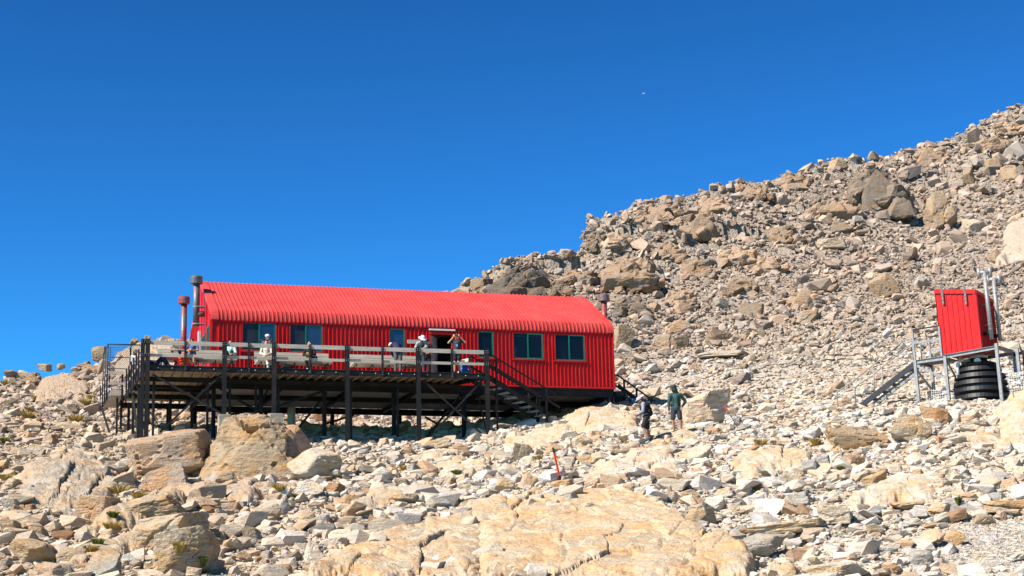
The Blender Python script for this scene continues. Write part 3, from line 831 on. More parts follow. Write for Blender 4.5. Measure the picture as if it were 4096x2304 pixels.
bedrock([(180, 2340), (300, 2235), (450, 2155), (600, 2115), (650, 2150), (540, 2230), (440, 2340)], .75, (.56, .46, .34), 'tawny bedrock ledge rising from the bottom left corner', 91, 100, 26, .9)
bedrock([(540, 2340), (680, 2215), (820, 2150), (910, 2130), (920, 2180), (810, 2270), (740, 2340)], .75, (.60, .46, .30), 'orange bedrock ledge below the striped cream slab', 92, 100, 26, .9)
bedrock([(290, 2150), (410, 2065), (560, 2010), (700, 1985), (745, 2010), (640, 2075), (470, 2140)], .75, (.56, .45, .32), 'tawny bedrock ledge under the long tilted slab', 93, 100, 26, .9)
bedrock([(620, 1985), (740, 1935), (880, 1945), (1010, 1925), (1150, 1950), (1010, 2010), (800, 2025)], .55, (.54, .44, .345), 'pinkish bedrock apron below the domed footing rock', 94, 100, 26, .9)
bedrock([(3390, 1995), (3490, 1935), (3680, 1900), (3800, 1935), (3720, 1995), (3530, 2025)], .5, (.64, .56, .45), 'low cream bedrock sheet in the stones at the right', 95, 90, 26, .8)
bedrock([(1380, 2060), (1470, 1990), (1620, 1945), (1760, 1950), (1720, 2010), (1560, 2060)], .45, (.60, .51, .39), 'low tawny bedrock sheet left of centre below the deck', 96, 90, 26, .8)
HB = [
 # the rocks right under the deck
 ((473, 1714, 850, 1940), 'block', C_PINK, 'huge square-topped boulder under the left corner post of the deck'),
 ((1110, 1700, 1275, 1880), 'round', C_PINK, 'shaded round shoulder of rock right of the domed footing rock'),
 ((1140, 1788, 1366, 1930), 'round', C_CREAM, 'broad rounded cream boulder below the domed footing rock'),
 ((548, 1850, 800, 1985), 'wedge', C_PINK, 'pointed leaning boulder propped against the huge square-topped one'),
 ((734, 1908, 802, 1966), 'block', C_WHITE, 'small white angular stone at the foot of the pointed leaning boulder'),
 ((853, 1882, 954, 1950), 'round', C_TAN, 'round tawny boulder just below the domed footing rock'),
 ((1090, 1798, 1150, 1848), 'round', C_RUST, 'small round rust boulder perched above the broad rounded cream one'),
 ((864, 1940, 1004, 1994), 'block', C_PINK, 'squat pinkish boulder below the round tawny boulder'),
 ((1147, 1920, 1290, 1985), 'wedge', C_WHITE, 'white faced boulder below the broad rounded cream one'),
 # lower left
 ((261, 1980, 486, 2114), 'block', C_PINK, 'big brown pink block at lower left with a shaded right face'),
 ((478, 1995, 730, 2095), 'slab', C_TAN, 'long tilted tawny slab right of the big brown pink block'),
 ((510, 2054, 822, 2204), 'slab', C_CREAM, 'large striped cream slab tilted left at lower left'),
 ((600, 2127, 858, 2320), 'slab', (0.60, .53, .43), 'long orange cream ledge running off the bottom edge at left'),
 ((11, 2160, 236, 2272), 'round', C_TAN, 'rounded tawny boulder in the bottom left corner'),
 ((130, 2250, 280, 2330), 'block', C_PINK, 'pinkish boulder cut by the bottom edge near the left corner'),
 ((320, 2225, 482, 2330), 'block', C_GREY, 'grey broken boulder cut by the bottom edge at left'),
 ((820, 2080, 880, 2130), 'round', C_TAN, 'small tawny boulder at the right tip of the striped cream slab'),
 ((995, 2010, 1122, 2098), 'round', C_CREAM, 'cream boulder at left centre below the white faced boulder'),
 ((1080, 1978, 1162, 2064), 'wedge', C_WHITE, 'whitish upright boulder touching the cream boulder at left centre'),
 ((1285, 2130, 1402, 2196), 'slab', C_WHITE, 'flat chalk white slab left of the broken orange bedrock'),
 ((1210, 2165, 1322, 2270), 'wedge', C_WHITE, 'pale pointed block just below the flat chalk white slab'),
 ((225, 2195, 350, 2270), 'slab', C_TAN, 'flat orange flake right of the rounded corner boulder'),
 # centre
 ((1688, 1755, 1808, 1806), 'block', C_TAN, 'tawny boulder under the crossed braces of the right deck bay'),
 ((1800, 1772, 1880, 1812), 'block', C_RUST, 'reddish flat boulder right of the tawny one under the deck braces'),
 ((2048, 1776, 2134, 1842), 'block', C_TAN, 'square tan boulder left of the front stairs footing'),
 ((1970, 1800, 2052, 1854), 'block', C_CREAM, 'cream boulder leaning on the left side of the square tan one'),
 ((1735, 1896, 1858, 1956), 'block', C_GREY, 'grey sharp-edged block on the left side of the orange pole'),
 ((1980, 1912, 2062, 1978), 'block', C_CREAM, 'cream block in the pair left of the orange pole base'),
 ((2056, 1890, 2156, 1960), 'wedge', C_PINK, 'pinkish pointed block in the pair left of the orange pole base'),
 ((2205, 1918, 2300, 1962), 'block', C_TAN, 'tawny block right at the foot of the orange pole'),
 ((2365, 1810, 2444, 1862), 'round', C_WHITE, 'whitish round boulder uphill right of the orange pole'),
 ((2440, 1780, 2530, 1825), 'slab', C_TAN, 'tan flake boulder below the woman hiker on the left'),
 ((1552, 1950, 1680, 2018), 'slab', C_TAN, 'streaky tan slab left of centre below the deck'),
 ((1608, 2036, 1706, 2094), 'round', C_WHITE, 'rounded chalky boulder above the broken orange bedrock'),
 ((1463, 2060, 1514, 2114), 'wedge', C_RUST, 'small deep rust coloured stone above the broken orange bedrock'),
 ((1460, 1868, 1576, 1930), 'round', C_WHITE, 'pale boulder in the open stones below the middle of the deck'),
 ((1360, 1980, 1440, 2030), 'block', C_TAN, 'tawny block among grey stones below the middle of the deck'),
 ((2287, 1738, 2366, 1790), 'round', C_CREAM, 'cream boulder on the bedrock apron below the timber box'),
 ((2500, 1690, 2562, 1735), 'block', C_TAN, 'tan block with a shaded right side behind the woman hiker'),
 ((2460, 1640, 2520, 1668), 'block', C_CREAM, 'small cream block beside the corner footing of the hut'),
 # right of the hikers
 ((2730, 1566, 2938, 1722), 'block', (0.66, .57, .48), 'tall pinkish boulder standing behind the man in the green top'),
 ((2720, 1782, 2850, 1864), 'round', C_CREAM, 'cream boulder below the step in front of the man in green'),
 ((3052, 1762, 3136, 1814), 'slab', C_WHITE, 'white slab stone above the flat tawny bedrock slab'),
 ((3302, 1704, 3580, 1806), 'block', C_TAN, 'long low tan block with a cracked face below the toilet stairs'),
 ((3550, 1660, 3730, 1780), 'block', (0.60, .53, .43), 'big squarish cream block below the toilet tank'),
 ((3690, 1618, 3794, 1706), 'block', C_RUST, 'brown orange boulder wedged behind the squarish cream block'),
 ((3836, 1660, 3966, 1732), 'slab', C_CREAM, 'cream slab boulder above the flat bedrock under the stone wall'),
 ((3285, 1672, 3370, 1708), 'slab', C_TAN, 'flat orange stone at the foot of the toilet stairs'),
 ((3255, 1820, 3330, 1886), 'block', C_GREY, 'grey block in the tight trio right of the flat tawny bedrock'),
 ((3316, 1782, 3396, 1864), 'wedge', C_CREAM, 'tilted cream block in the tight trio right of the flat tawny bedrock'),
 ((3366, 1815, 3462, 1880), 'block', C_PINK, 'pinkish block in the tight trio right of the flat tawny bedrock'),
 ((3445, 1884, 3550, 1956), 'block', C_TAN, 'tan boulder with a shaded right face in the middle right'),
 ((3453, 1855, 3596, 1905), 'slab', C_PINK, 'flat pinkish slab just above the tan boulder in the middle right'),
 ((3128, 1885, 3212, 1940), 'block', C_CREAM, 'squat cream block left of the tan middle right boulder'),
 # lower right
 ((2952, 2135, 3170, 2246), 'round', C_GREY, 'rounded grey brown boulder right of the orange bedrock hump'),
 ((2725, 2014, 2882, 2108), 'block', C_TAN, 'tan boulder at the upper right rim of the huge orange slab'),
 ((2952, 2048, 3316, 2146), 'slab', C_CREAM, 'long pale whaleback slab above the rounded grey brown boulder'),
 ((3266, 1990, 3414, 2104), 'slab', C_CREAM, 'tilted cream slab at the right end of the whaleback slab'),
 ((3658, 2118, 3788, 2206), 'round', C_CREAM, 'cream boulder on the left side of the bare grit patch'),
 ((3782, 2124, 3862, 2190), 'round', C_TAN, 'tan boulder touching the right side of the cream one by the grit'),
 ((3512, 2172, 3608, 2216), 'round', C_WHITE, 'smooth white oval boulder left of the bare grit patch'),
 ((3310, 2188, 3446, 2248), 'slab', C_WHITE, 'long whitish slab stone below the tilted cream slab'),
 ((3213, 2248, 3494, 2330), 'block', C_WHITE, 'wide white boulder cut by the bottom edge at lower right'),
 ((3115, 2252, 3218, 2330), 'round', C_CREAM, 'cream boulder cut by the bottom edge left of the wide white one'),
 ((3890, 2205, 4014, 2270), 'wedge', C_WHITE, 'white pointed boulder on the bare grit patch'),
 ((4026, 2186, 4130, 2248), 'slab', C_WHITE, 'white slab on the right edge above the grit patch corner'),
 ((3922, 1978, 4120, 2060), 'slab', C_TAN, 'streaky tan slab on the right edge above the grit patch'),
 ((3890, 2056, 3988, 2104), 'block', C_GREY, 'blue grey block below the streaky tan slab at right'),
 ((3985, 2040, 4040, 2085), 'block', C_PINK, 'pinkish cube stone right of the blue grey block'),
 ((3560, 1985, 3700, 2050), 'slab', C_TAN, 'layered tan slab in the stones at middle right'),
 # beside the hut
 ((2458, 1305, 2546, 1402), 'block', H_TAN, 'cracked tan block touching the right wall line of the hut'),
 ((2606, 1330, 2690, 1408), 'block', H_TAN, 'tall split block in the row right of the hut'),
 ((2685, 1340, 2760, 1404), 'block', H_BROWN, 'brown split block at the right end of the row beside the hut'),
 ((2818, 1310, 2930, 1376), 'block', H_TAN, 'big tan block uphill right of the split row beside the hut'),
 ((2788, 1380, 3010, 1440), 'slab', H_PALE, 'long pale ledge slab on the scree above the man in green'),
 ((2484, 1408, 2560, 1450), 'round', H_PALE, 'round pale pink boulder right of the hut wall at window height'),
 # upper hill
 ((3703, 768, 3850, 935), 'block', (.44, .36, .28), 'giant striped boulder beside the lone climber high on the hill'),
 ((3313, 630, 3397, 688), 'block', (.44, .36, .28), 'big square block alone on the skyline ridge'),
 ((3476, 1086, 3598, 1200), 'block', H_TAN, 'large tan boulder with a dark shadowed side left of the toilet vent pipes'),
 ((3305, 876, 3420, 936), 'wedge', H_BROWN, 'brown wedge boulder in mid slope left of the giant striped one'),
 ((3268, 928, 3402, 1010), 'slab', H_PALE, 'pale grey slab below the brown wedge boulder in mid slope'),
 ((3846, 872, 3944, 940), 'block', H_PALE, 'pale grey boulder just right of the giant striped boulder'),
 ((3828, 628, 3902, 694), 'wedge', H_GREY, 'grey upright block in the upper cluster near the right skyline'),
 ((3846, 668, 3906, 742), 'block', H_BROWN, 'brown block in the upper cluster near the right skyline'),
 ((3902, 726, 3972, 776), 'block', H_GREY, 'split grey block at the base of the upper right cluster'),
 ((4001, 656, 4078, 734), 'block', H_TAN, 'tan block near the right edge under the skyline'),
 ((3940, 630, 4004, 700), 'block', H_BROWN, 'leaning brown block left of the tan right edge block'),
 ((3945, 992, 4000, 1050), 'block', H_TAN, 'small orange tan boulder under the pale rock face at right'),
 ((2650, 855, 2754, 906), 'slab', H_GREY, 'flat grey slab under the upper middle crag'),
 ((1880, 1112, 1978, 1185), 'block', H_BROWN, 'brown stack of rock at the left end of the skyline above the roof'),
 ((1825, 1146, 1890, 1185), 'round', H_TAN, 'last small round rock where the skyline meets the roof'),
 ((3600, 1030, 3680, 1075), 'slab', H_TAN, 'flat tan stone above and left of the vent pipes'),
 ((3180, 1240, 3290, 1300), 'block', H_TAN, 'tan block in the scree between hut and toilet'),
 ((2960, 1210, 3060, 1270), 'block', H_BROWN, 'brown block in the scree uphill of the hikers'),
 # left hill
 ((254, 1615, 320, 1664), 'block', H_DARK, 'dark shaded block on the left hill beside yellow grass'),
 ((146, 1454, 206, 1484), 'block', H_TAN, 'square boulder on the left skyline'),
 ((226, 1454, 262, 1478), 'round', H_TAN, 'single round stone on the left skyline'),
 ((365, 1386, 428, 1446), 'block', H_BROWN, 'stacked brown boulder on the skyline behind the mesh cage'),
 ((515, 1350, 556, 1376), 'wedge', H_BROWN, 'tipped brown stone on the bluff behind the deck corner'),
 ((574, 1340, 602, 1362), 'block', H_PALE, 'pale stone peeping over the deck corner post'),
 ((620, 1349, 650, 1366), 'block', H_TAN, 'tan stone peeping over the top rail near the deck corner'),
 ((15, 1602, 60, 1642), 'block', H_BROWN, 'brown boulder on the left edge of the left hill'),
]
for i, (bx_, kd_, cl_, lb_) in enumerate(HB):
    if cl_ not in CNAME: CNAME[cl_] = 'pale'
    boulder(bx_, kd_, cl_, lb_, seed=300 + i, tilt=-.20 if (kd_ == 'slab' and bx_[0] < 900) else float(np.random.default_rng(i).normal(0, .10)), sink=.28 if kd_ != 'slab' else (.04 if bx_[0] < 900 else .18), thick=(bx_[3] - bx_[1]) * .95 if (kd_ == 'slab' and bx_[0] < 900) else None)
OC = [
 ((1965, 1022, 2200, 1200), (.17, .152, .13), 'dark overhanging crag just behind the right half of the roof', 51, 34),  # darkened colour carries the shade of faces turned from the sun
 ((2176, 1100, 2310, 1200), (.24, .20, .16), 'brown crag right behind the roof ridge below the dark overhang', 52, 20),
 ((2335, 893, 2445, 1018), H_DARK, 'grey crag jutting out at the step of the skyline', 53, 22),
 ((2380, 985, 2660, 1155), H_BROWN, 'broad brown knobbly crag above the hut chimney', 54, 40),
 ((2515, 786, 2770, 910), H_BROWN, 'brown crag on top of the middle skyline', 55, 34),
 ((2620, 950, 2740, 1048), H_BROWN, 'rounded brown crag right of the broad knobbly one', 56, 22),
 ((2450, 1165, 2610, 1270), H_DARK, 'dark layered crag right beside the hut chimney cap', 57, 26),
 ((3380, 612, 3640, 860), H_DARK, 'grey cliff with vertical joints left of the giant striped boulder', 58, 44),
 ((3216, 780, 3455, 880), H_BROWN, 'brown ledge crag under the skyline left of the grey cliff', 59, 30),
 ((3080, 680, 3262, 760), H_BROWN, 'layered brown crag on the skyline left of the square block', 60, 26),
 ((2700, 830, 2900, 950), H_BROWN, 'small brown crag in mid slope below the middle skyline', 61, 26),
 ((3130, 1140, 3300, 1240), H_TAN, 'tan rock rib in mid slope left of the large shadowed boulder', 62, 26),
 ((2880, 1090, 3060, 1190), H_BROWN, 'low brown rib in mid slope uphill of the hikers', 63, 24),
 ((2640, 1130, 2800, 1240), H_TAN, 'tan crag in mid slope right of the dark layered crag', 64, 26),
 ((3900, 520, 4080, 620), H_BROWN, 'brown crag high at the right below the skyline', 65, 28),
 ((2230, 1058, 2400, 1150), H_BROWN, 'tan brown crag in the notch of the skyline right of the dark overhang', 71, 26),
 ((2760, 770, 2960, 860), H_TAN, 'tan crag on the skyline just right of the middle crag', 72, 30),
 ((2900, 720, 3110, 810), H_BROWN, 'broken brown crag on the skyline between the middle crag and the layered one', 73, 30),
 ((2850, 960, 3060, 1070), H_TAN, 'wide tan crag in the middle of the upper slope', 74, 32),
 ((3060, 880, 3230, 980), H_BROWN, 'brown crag below the layered skyline crag', 75, 28),
 ((2420, 900, 2540, 1000), H_TAN, 'tan crag right of the jutting grey crag', 76, 24),
 ((2700, 1020, 2860, 1120), H_BROWN, 'squat brown crag below the rounded brown crag', 77, 26),
 ((3640, 560, 3800, 660), H_BROWN, 'brown crag on the skyline right of the grey cliff', 78, 28),
 ((3000, 1010, 3160, 1090), H_TAN, 'low tan crag left of the pale grey mid slope slab', 79, 26),
 ((2640, 1270, 2800, 1340), H_TAN, 'tan ledge uphill of the split row beside the hut', 80, 24),
 ((3960, 470, 4110, 540), H_TAN, 'tan crag on the skyline near the right edge', 81, 26),
 ((60, 1480, 190, 1550), H_BROWN, 'brown broken ledge forming the end of the left skyline', 66, 22),
 ((280, 1440, 440, 1510), H_BROWN, 'jumbled brown ledge on the left skyline behind the mesh cage', 67, 22),
]
for bx_, cl_, lb_, sd_, n_ in OC: outcrop(bx_, cl_, lb_, sd_, n_)

_dome = boulder((800, 1680, 1245, 1965), 'dome', C_TAN, 'large domed rock carrying the two concrete footings of the deck', seed=424, sink=.12, rough=1.5)
# the remaining boulders of the slope, the largest first
SHARED = []
for i in range(16):
    kd = ('block', 'block', 'wedge', 'round', 'slab')[i % 5]
    P, Fc = rock_verts(900 + i, 4, kd, 1.0)
    P = P @ rot_m(i * 0.9, 0.1, 0.15).T
    lo, hi = P.min(0), P.max(0); P = (P - (lo + hi) / 2) / ((hi - lo) / 2)
    m_ = tri_mesh('boulder', P, Fc); m_.materials.append(ROCK_OBJ)
    SHARED.append((kd, m_))
taken = [b for b in [x[1] for x in BOULD]]
NB = 300 - len(BOULD) - 2
r_ = np.random.default_rng(77)
zones = [(0, 4096, 1930, 2290, 62, 105, .36), (0, 4096, 1760, 1960, 48, 85, .24), (1850, 4050, 1150, 1650, 36, 74, .22), (0, 560, 1500, 1760, 30, 60, .08), (2300, 4096, 560, 1150, 30, 60, .10)]
hutbox = [(450, 1330, 1990, 1765), (830, 1100, 2475, 1640), (2200, 1600, 2800, 1740), (3380, 1060, 4060, 1660), (1330, 2030, 2990, 2304), (3700, 2080, 4096, 2280)]
tries = 0
for (u0, u1, v0, v1, s0, s1, fr) in zones:
    want = int(NB * fr); got = 0; tries = 0
    while got < want and tries < 9000:
        tries += 1
        u, v = r_.uniform(u0, u1), r_.uniform(v0, v1)
        w = s0 + (s1 - s0) * r_.uniform() ** 2.2; h = w * r_.uniform(.5, .8)
        bx_ = (u - w / 2, v - h / 2, u + w / 2, v + h / 2)
        if v0 < 1200:
            d = ray(u, v - 30)
            sky = math.atan2(d[0], d[1]); a = int(np.clip(np.searchsorted(AZ, sky), 1, len(AZ) - 1))
            if TEn[a].max() < d[2] / math.hypot(d[0], d[1]): continue
        if any(bx_[0] < t[2] - 8 and bx_[2] > t[0] + 8 and bx_[1] < t[3] - 6 and bx_[3] > t[1] + 6 for t in taken): continue
        if any(t[0] < u < t[2] and t[1] < v < t[3] for t in hutbox): continue
        taken.append(bx_)
        kd, m_ = SHARED[int(r_.integers(0, 16))]
        far = v < 1640
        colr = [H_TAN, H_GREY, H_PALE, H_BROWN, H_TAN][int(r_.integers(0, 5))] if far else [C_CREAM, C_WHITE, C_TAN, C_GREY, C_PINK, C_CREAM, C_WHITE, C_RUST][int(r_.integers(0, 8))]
        boulder(bx_, kd, colr, None, seed=5000 + got, shared=m_)
        got += 1
def hit(u, v):
    """the point of the built ground or rock seen at picture point (u, v)"""
    d = ray(u, v)
    ok, loc, nrm, idx, ob, mt = SC.ray_cast(bpy.context.evaluated_depsgraph_get(), Vector(CAM + d * 20), Vector(d))
    return np.array(loc) if ok else terrain_at(u, v)
# labels for these: what it looks like and where it lies beside something one can find
LM = [('the toilet stairs', 3500, 1560), ('the toilet shed', 3850, 1300), ('the black tank', 3900, 1560), ('the orange pole', 2220, 1850), ('the slim rusty pole', 2910, 1670), ('the two hikers', 2620, 1700),
      ('the hut chimney cap', 2410, 1200), ('the right end of the hut', 2460, 1480), ('the huge square-topped boulder', 660, 1830), ('the domed footing rock', 1010, 1790), ('the striped cream slab', 660, 2130),
      ('the rounded corner boulder', 120, 2215), ('the big brown pink block', 370, 2045), ('the flat chalk white slab', 1340, 2165), ('the huge orange slab', 2400, 2150), ('the orange bedrock hump', 2860, 2240),
      ('the whaleback slab', 3130, 2095), ('the bare grit patch', 3950, 2170), ('the squarish cream block', 3640, 1720), ('the long cracked tan block', 3440, 1755), ('the flat tawny bedrock slab', 3085, 1850),
      ('the tan middle right boulder', 3500, 1920), ('the giant striped boulder', 3775, 850), ('the large shadowed boulder', 3535, 1140), ('the pale rock face', 4080, 950), ('the tall pinkish boulder', 2830, 1640),
      ('the long pale ledge slab', 2900, 1410), ('the broad pale bedrock slab', 2540, 1870), ('the low pale bedrock sheet', 1840, 1850), ('the mottled bedrock hump', 260, 1950), ('the mesh cage', 440, 1450),
      ('the broad knobbly crag', 2520, 1070), ('the grey cliff', 3510, 740), ('the wide white boulder', 3350, 2290), ('the streaky tan slab', 4010, 2020), ('the streaky left centre slab', 1615, 1985),
      ('the tan rock rib', 3215, 1190), ('the low brown rib', 2970, 1140), ('the square skyline block', 3355, 660), ('the cream left centre boulder', 1060, 2055), ('the dark left hill block', 287, 1640)]
ORD = ['', 'second ', 'third ', 'fourth ', 'fifth ', 'sixth ', 'seventh ', 'eighth ']
cells = {}
for o, bx_, cn_, sh_, lb_ in BOULD:
    if lb_: continue
    cu, cv = (bx_[0] + bx_[2]) / 2, (bx_[1] + bx_[3]) / 2
    nm, lx, ly = min(LM, key=lambda t: math.hypot(t[1] - cu, (t[2] - cv) * 1.6))
    dx, dy = cu - lx, (cv - ly) * 1.6
    rel_ = ('right of' if dx > 0 else 'left of') if abs(dx) > abs(dy) * 1.3 else ('downhill of' if dy > 0 else 'uphill of')
    if abs(dx) > abs(dy) * .5 and rel_ in ('downhill of', 'uphill of'): rel_ = rel_.replace(' of', (' and right of' if dx > 0 else ' and left of'))
    cells.setdefault((cn_, sh_, rel_, nm), []).append((math.hypot(dx, dy), o))
for (cn_, sh_, rel_, nm), lst in cells.items():
    lst.sort(key=lambda t: t[0])
    for k, (d_, o) in enumerate(lst):
        q_ = '' if len(lst) == 1 else ('nearest ' if k == 0 else ORD[k] + 'nearest ')
        o['label'] = f'{q_}{cn_} {sh_} boulder {rel_} {nm}'
# ------------------------------------------------------------------ paints and metals
def painted_red(name, c0, c1, c2):
    m, t, b = new_mat(name)
    tc = N(t, 'ShaderNodeTexCoord')
    nz = N(t, 'ShaderNodeTexNoise', Scale=0.9, Detail=6.0, Roughness=0.6); L(t, tc.outputs['Object'], nz.inputs['Vector'])
    mp = N(t, 'ShaderNodeMapping'); mp.inputs['Scale'].default_value = (5, 5, 0.6); L(t, tc.outputs['Object'], mp.inputs[0])
    n2 = N(t, 'ShaderNodeTexNoise', Scale=2.5, Detail=5.0); L(t, mp.outputs[0], n2.inputs['Vector'])
    ad = N(t, 'ShaderNodeMath', operation='ADD'); L(t, nz.outputs['Fac'], ad.inputs[0]); L(t, n2.outputs['Fac'], ad.inputs[1])
    hv = N(t, 'ShaderNodeMath', operation='MULTIPLY'); L(t, ad.outputs[0], hv.inputs[0]); hv.inputs[1].default_value = 0.5
    r = ramp(t, hv.outputs[0], [(0.36, c0), (0.5, c1), (0.64, c2)])
    L(t, r.outputs[0], b.inputs['Base Color'])
    rr = N(t, 'ShaderNodeMapRange'); rr.inputs['To Min'].default_value = .38; rr.inputs['To Max'].default_value = .58; L(t, n2.outputs['Fac'], rr.inputs[0]); L(t, rr.outputs[0], b.inputs['Roughness'])
    b.inputs['Specular IOR Level'].default_value = 0.18
    return m
RED = painted_red('red_painted_steel', (.33, .006, .007), (.41, .009, .010), (.46, .015, .015))  # wall copy of the red, deepened: shade between the ribs put into the colour
REDROOF = painted_red('glare_paled_red_roof', (.38, .036, .033), (.44, .050, .046), (.47, .066, .061))  # same red paled and greyed: sky glare on the roof put into the colour
def black_steel(name='black_steel', rust=True):
    m, t, b = new_mat(name)
    tc = N(t, 'ShaderNodeTexCoord')
    nz = N(t, 'ShaderNodeTexNoise', Scale=1.7, Detail=7.0, Roughness=0.65); L(t, tc.outputs['Object'], nz.inputs['Vector'])
    r = ramp(t, nz.outputs['Fac'], [(0.35, (0.008, 0.008, 0.010)), (0.55, (0.014, 0.012, 0.013)), (0.68, (0.036, 0.022, 0.019)), (0.8, (0.06, 0.042, 0.035))])
    L(t, r.outputs[0], b.inputs['Base Color'])
    b.inputs['Roughness'].default_value = 0.6; b.inputs['Specular IOR Level'].default_value = 0.25
    return m
BLK = black_steel()
GREEN_DK = flat_mat('dark_green_frame', (0.0, 0.05, 0.04), .45, var=.2, scale=4)
GREEN = flat_mat('green_window_paint', (0.0, 0.15, 0.10), .45, var=.2, scale=4)
GALV = flat_mat('galvanised_steel', (0.30, 0.305, 0.31), .5, metal=.2, var=.28, scale=9, bump=.05)
BRIGHT = flat_mat('zinc_bolt', (0.75, 0.75, 0.72), .3, metal=.4)
def wood_mat(name, col, axis=0, dark=0.55):
    m, t, b = new_mat(name)
    tc = N(t, 'ShaderNodeTexCoord')
    mp = N(t, 'ShaderNodeMapping'); s = [14, 14, 14]; s[axis] = 0.9; mp.inputs['Scale'].default_value = s
    L(t, tc.outputs['Object'], mp.inputs[0])
    nz = N(t, 'ShaderNodeTexNoise', Scale=2.2, Detail=6.0, Roughness=0.65, Distortion=0.6); L(t, mp.outputs[0], nz.inputs['Vector'])
    n2 = N(t, 'ShaderNodeTexNoise', Scale=0.8, Detail=3.0); L(t, tc.outputs['Object'], n2.inputs['Vector'])
    col = tuple(c * (ALB if name != 'treated_timber' else 1) for c in col)
    r = ramp(t, nz.outputs['Fac'], [(0.28, tuple(c * dark for c in col)), (0.5, col), (0.72, tuple(min(1, c * 1.18) for c in col))])
    r2 = ramp(t, n2.outputs['Fac'], [(0.3, (0.84, .83, .82)), (0.7, (1.08, 1.07, 1.05))])
    L(t, mixc(t, 1.0, r.outputs[0], r2.outputs[0], 'MULTIPLY'), b.inputs['Base Color'])
    b.inputs['Roughness'].default_value = .85; b.inputs['Specular IOR Level'].default_value = .2
    bp = N(t, 'ShaderNodeBump', Strength=.35, Distance=.01); L(t, nz.outputs['Fac'], bp.inputs['Height']); L(t, bp.outputs[0], b.inputs['Normal'])
    return m
WOOD_X = wood_mat('weathered_timber', (0.54, 0.485, 0.42), 0)
WOOD_Y = wood_mat('weathered_timber_cross', (0.54, 0.485, 0.42), 1)
WOOD_D = wood_mat('treated_timber', (0.42, 0.335, 0.19), 1)
WHITEWOOD = wood_mat('pale_timber', (0.62, 0.60, 0.55), 0, .8)
def glass_mat(name, col, refl):
    m, t, b = new_mat(name)
    tc = N(t, 'ShaderNodeTexCoord')
    nz = N(t, 'ShaderNodeTexNoise', Scale=1.6, Detail=4.0); L(t, tc.outputs['Object'], nz.inputs['Vector'])
    r = ramp(t, nz.outputs['Fac'], [(0.3, tuple(c * .5 for c in col)), (0.75, tuple(c * 1.5 for c in col))])
    L(t, r.outputs[0], b.inputs['Base Color'])
    b.inputs['Roughness'].default_value = .03
    n3 = N(t, 'ShaderNodeTexNoise', Scale=.9, Detail=2.0); L(t, tc.outputs['Object'], n3.inputs['Vector']); bp = N(t, 'ShaderNodeBump', Strength=.12, Distance=.05); L(t, n3.outputs['Fac'], bp.inputs['Height']); L(t, bp.outputs[0], b.inputs['Normal'])
    b.inputs['IOR'].default_value = refl
    return m
PANE_DARK = glass_mat('dim_window_glass', (0.020, 0.022, 0.026), 1.33)
def clear_glass():
    m, t, b = new_mat('see_through_glass')
    b.inputs['Base Color'].default_value = (.006, .007, .008, 1); b.inputs['Roughness'].default_value = .03; b.inputs['Alpha'].default_value = .55
    return m
PANE_CLEAR = clear_glass()
PANE_SKY = glass_mat('sky_reflecting_glass', (0.012, 0.020, 0.035), 1.9)
PANEL = flat_mat('floor_underside_panel', (0.72, 0.67, 0.60), .8, var=.12, scale=2.5)
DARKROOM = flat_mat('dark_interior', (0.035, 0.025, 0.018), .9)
CONC = flat_mat('concrete', (0.36, 0.33, 0.265), .95, var=.25, scale=7, bump=.4, spec=.15)
def flue_mat(nm='weathered_flue_steel', sh=0.0):
    m, t, b = new_mat(nm)
    tc = N(t, 'ShaderNodeTexCoord')
    mp = N(t, 'ShaderNodeMapping'); mp.inputs['Scale'].default_value = (3, 3, 1.1); L(t, tc.outputs['Object'], mp.inputs[0])
    nz = N(t, 'ShaderNodeTexNoise', Scale=1.6, Detail=7.0, Roughness=0.66); L(t, mp.outputs[0], nz.inputs['Vector'])
    r = ramp(t, nz.outputs['Fac'], [(0.30, (0.055, 0.058, 0.062)), (0.50 - sh, (0.10, 0.105, 0.11)), (0.58 - sh, (0.12, 0.115, 0.115)), (0.62 - sh, (0.22, 0.028, 0.022)), (0.74, (0.25, 0.03, 0.025))])
    L(t, r.outputs[0], b.inputs['Base Color'])
    b.inputs['Roughness'].default_value = .5; b.inputs['Metallic'].default_value = .2
    return m
FLUE = flue_mat()
FLUE_RED = flue_mat('flue_with_red_paint_left', .11)

# ------------------------------------------------------------------ the hut
HL, HW, ZB, ZE = 19.03, 7.6, -0.14, 2.52
hut = empty('mountain_hut', (HL / 2, HW / 2, ZB))
tag(hut, 'long red corrugated steel mountain hut on black stilts above the rocks', 'hut')
HB0 = (HL / 2, HW / 2, ZB)
def hpart(mb, name, mat, parent=None, fix=True):
    o = mb.build(name, mat, parent or hut, base=HB0, fix=fix)
    return o
# roof profile
PH = 29.1
prof = []
cyc, czc, ra = 0.56, ZE, 0.62
nc = 26
for i in range(nc + 1):
    a = math.radians(180 - (90 - PH) * i / nc)
    nrm = (math.cos(a), math.sin(a))
    prof.append((cyc + ra * nrm[0], czc + ra * nrm[1], nrm[0], nrm[1], (0.007 if i % 2 else -0.007) if 1 < i < nc - 2 else 0))
sl = math.tan(math.radians(PH)); y0_, z0_ = prof[-1][0], prof[-1][1]
sn = (-math.sin(math.radians(PH)), math.cos(math.radians(PH)))
lap = 2.65
for yy in (1.2, 2.2, lap - .012): prof.append((yy, z0_ + (yy - y0_) * sl, sn[0], sn[1], 0))
for yy in (lap, 3.0, 3.8): prof.append((yy, z0_ + (yy - y0_) * sl + .008, sn[0], sn[1], 0))
RIDGE = prof[-1][1]
back = [(HW - p[0], p[1], -p[2], p[3], p[4]) for p in prof[::-1]][1:]
prof_all = prof + back
xs = []; pitch = 0.1903; x = 0.30
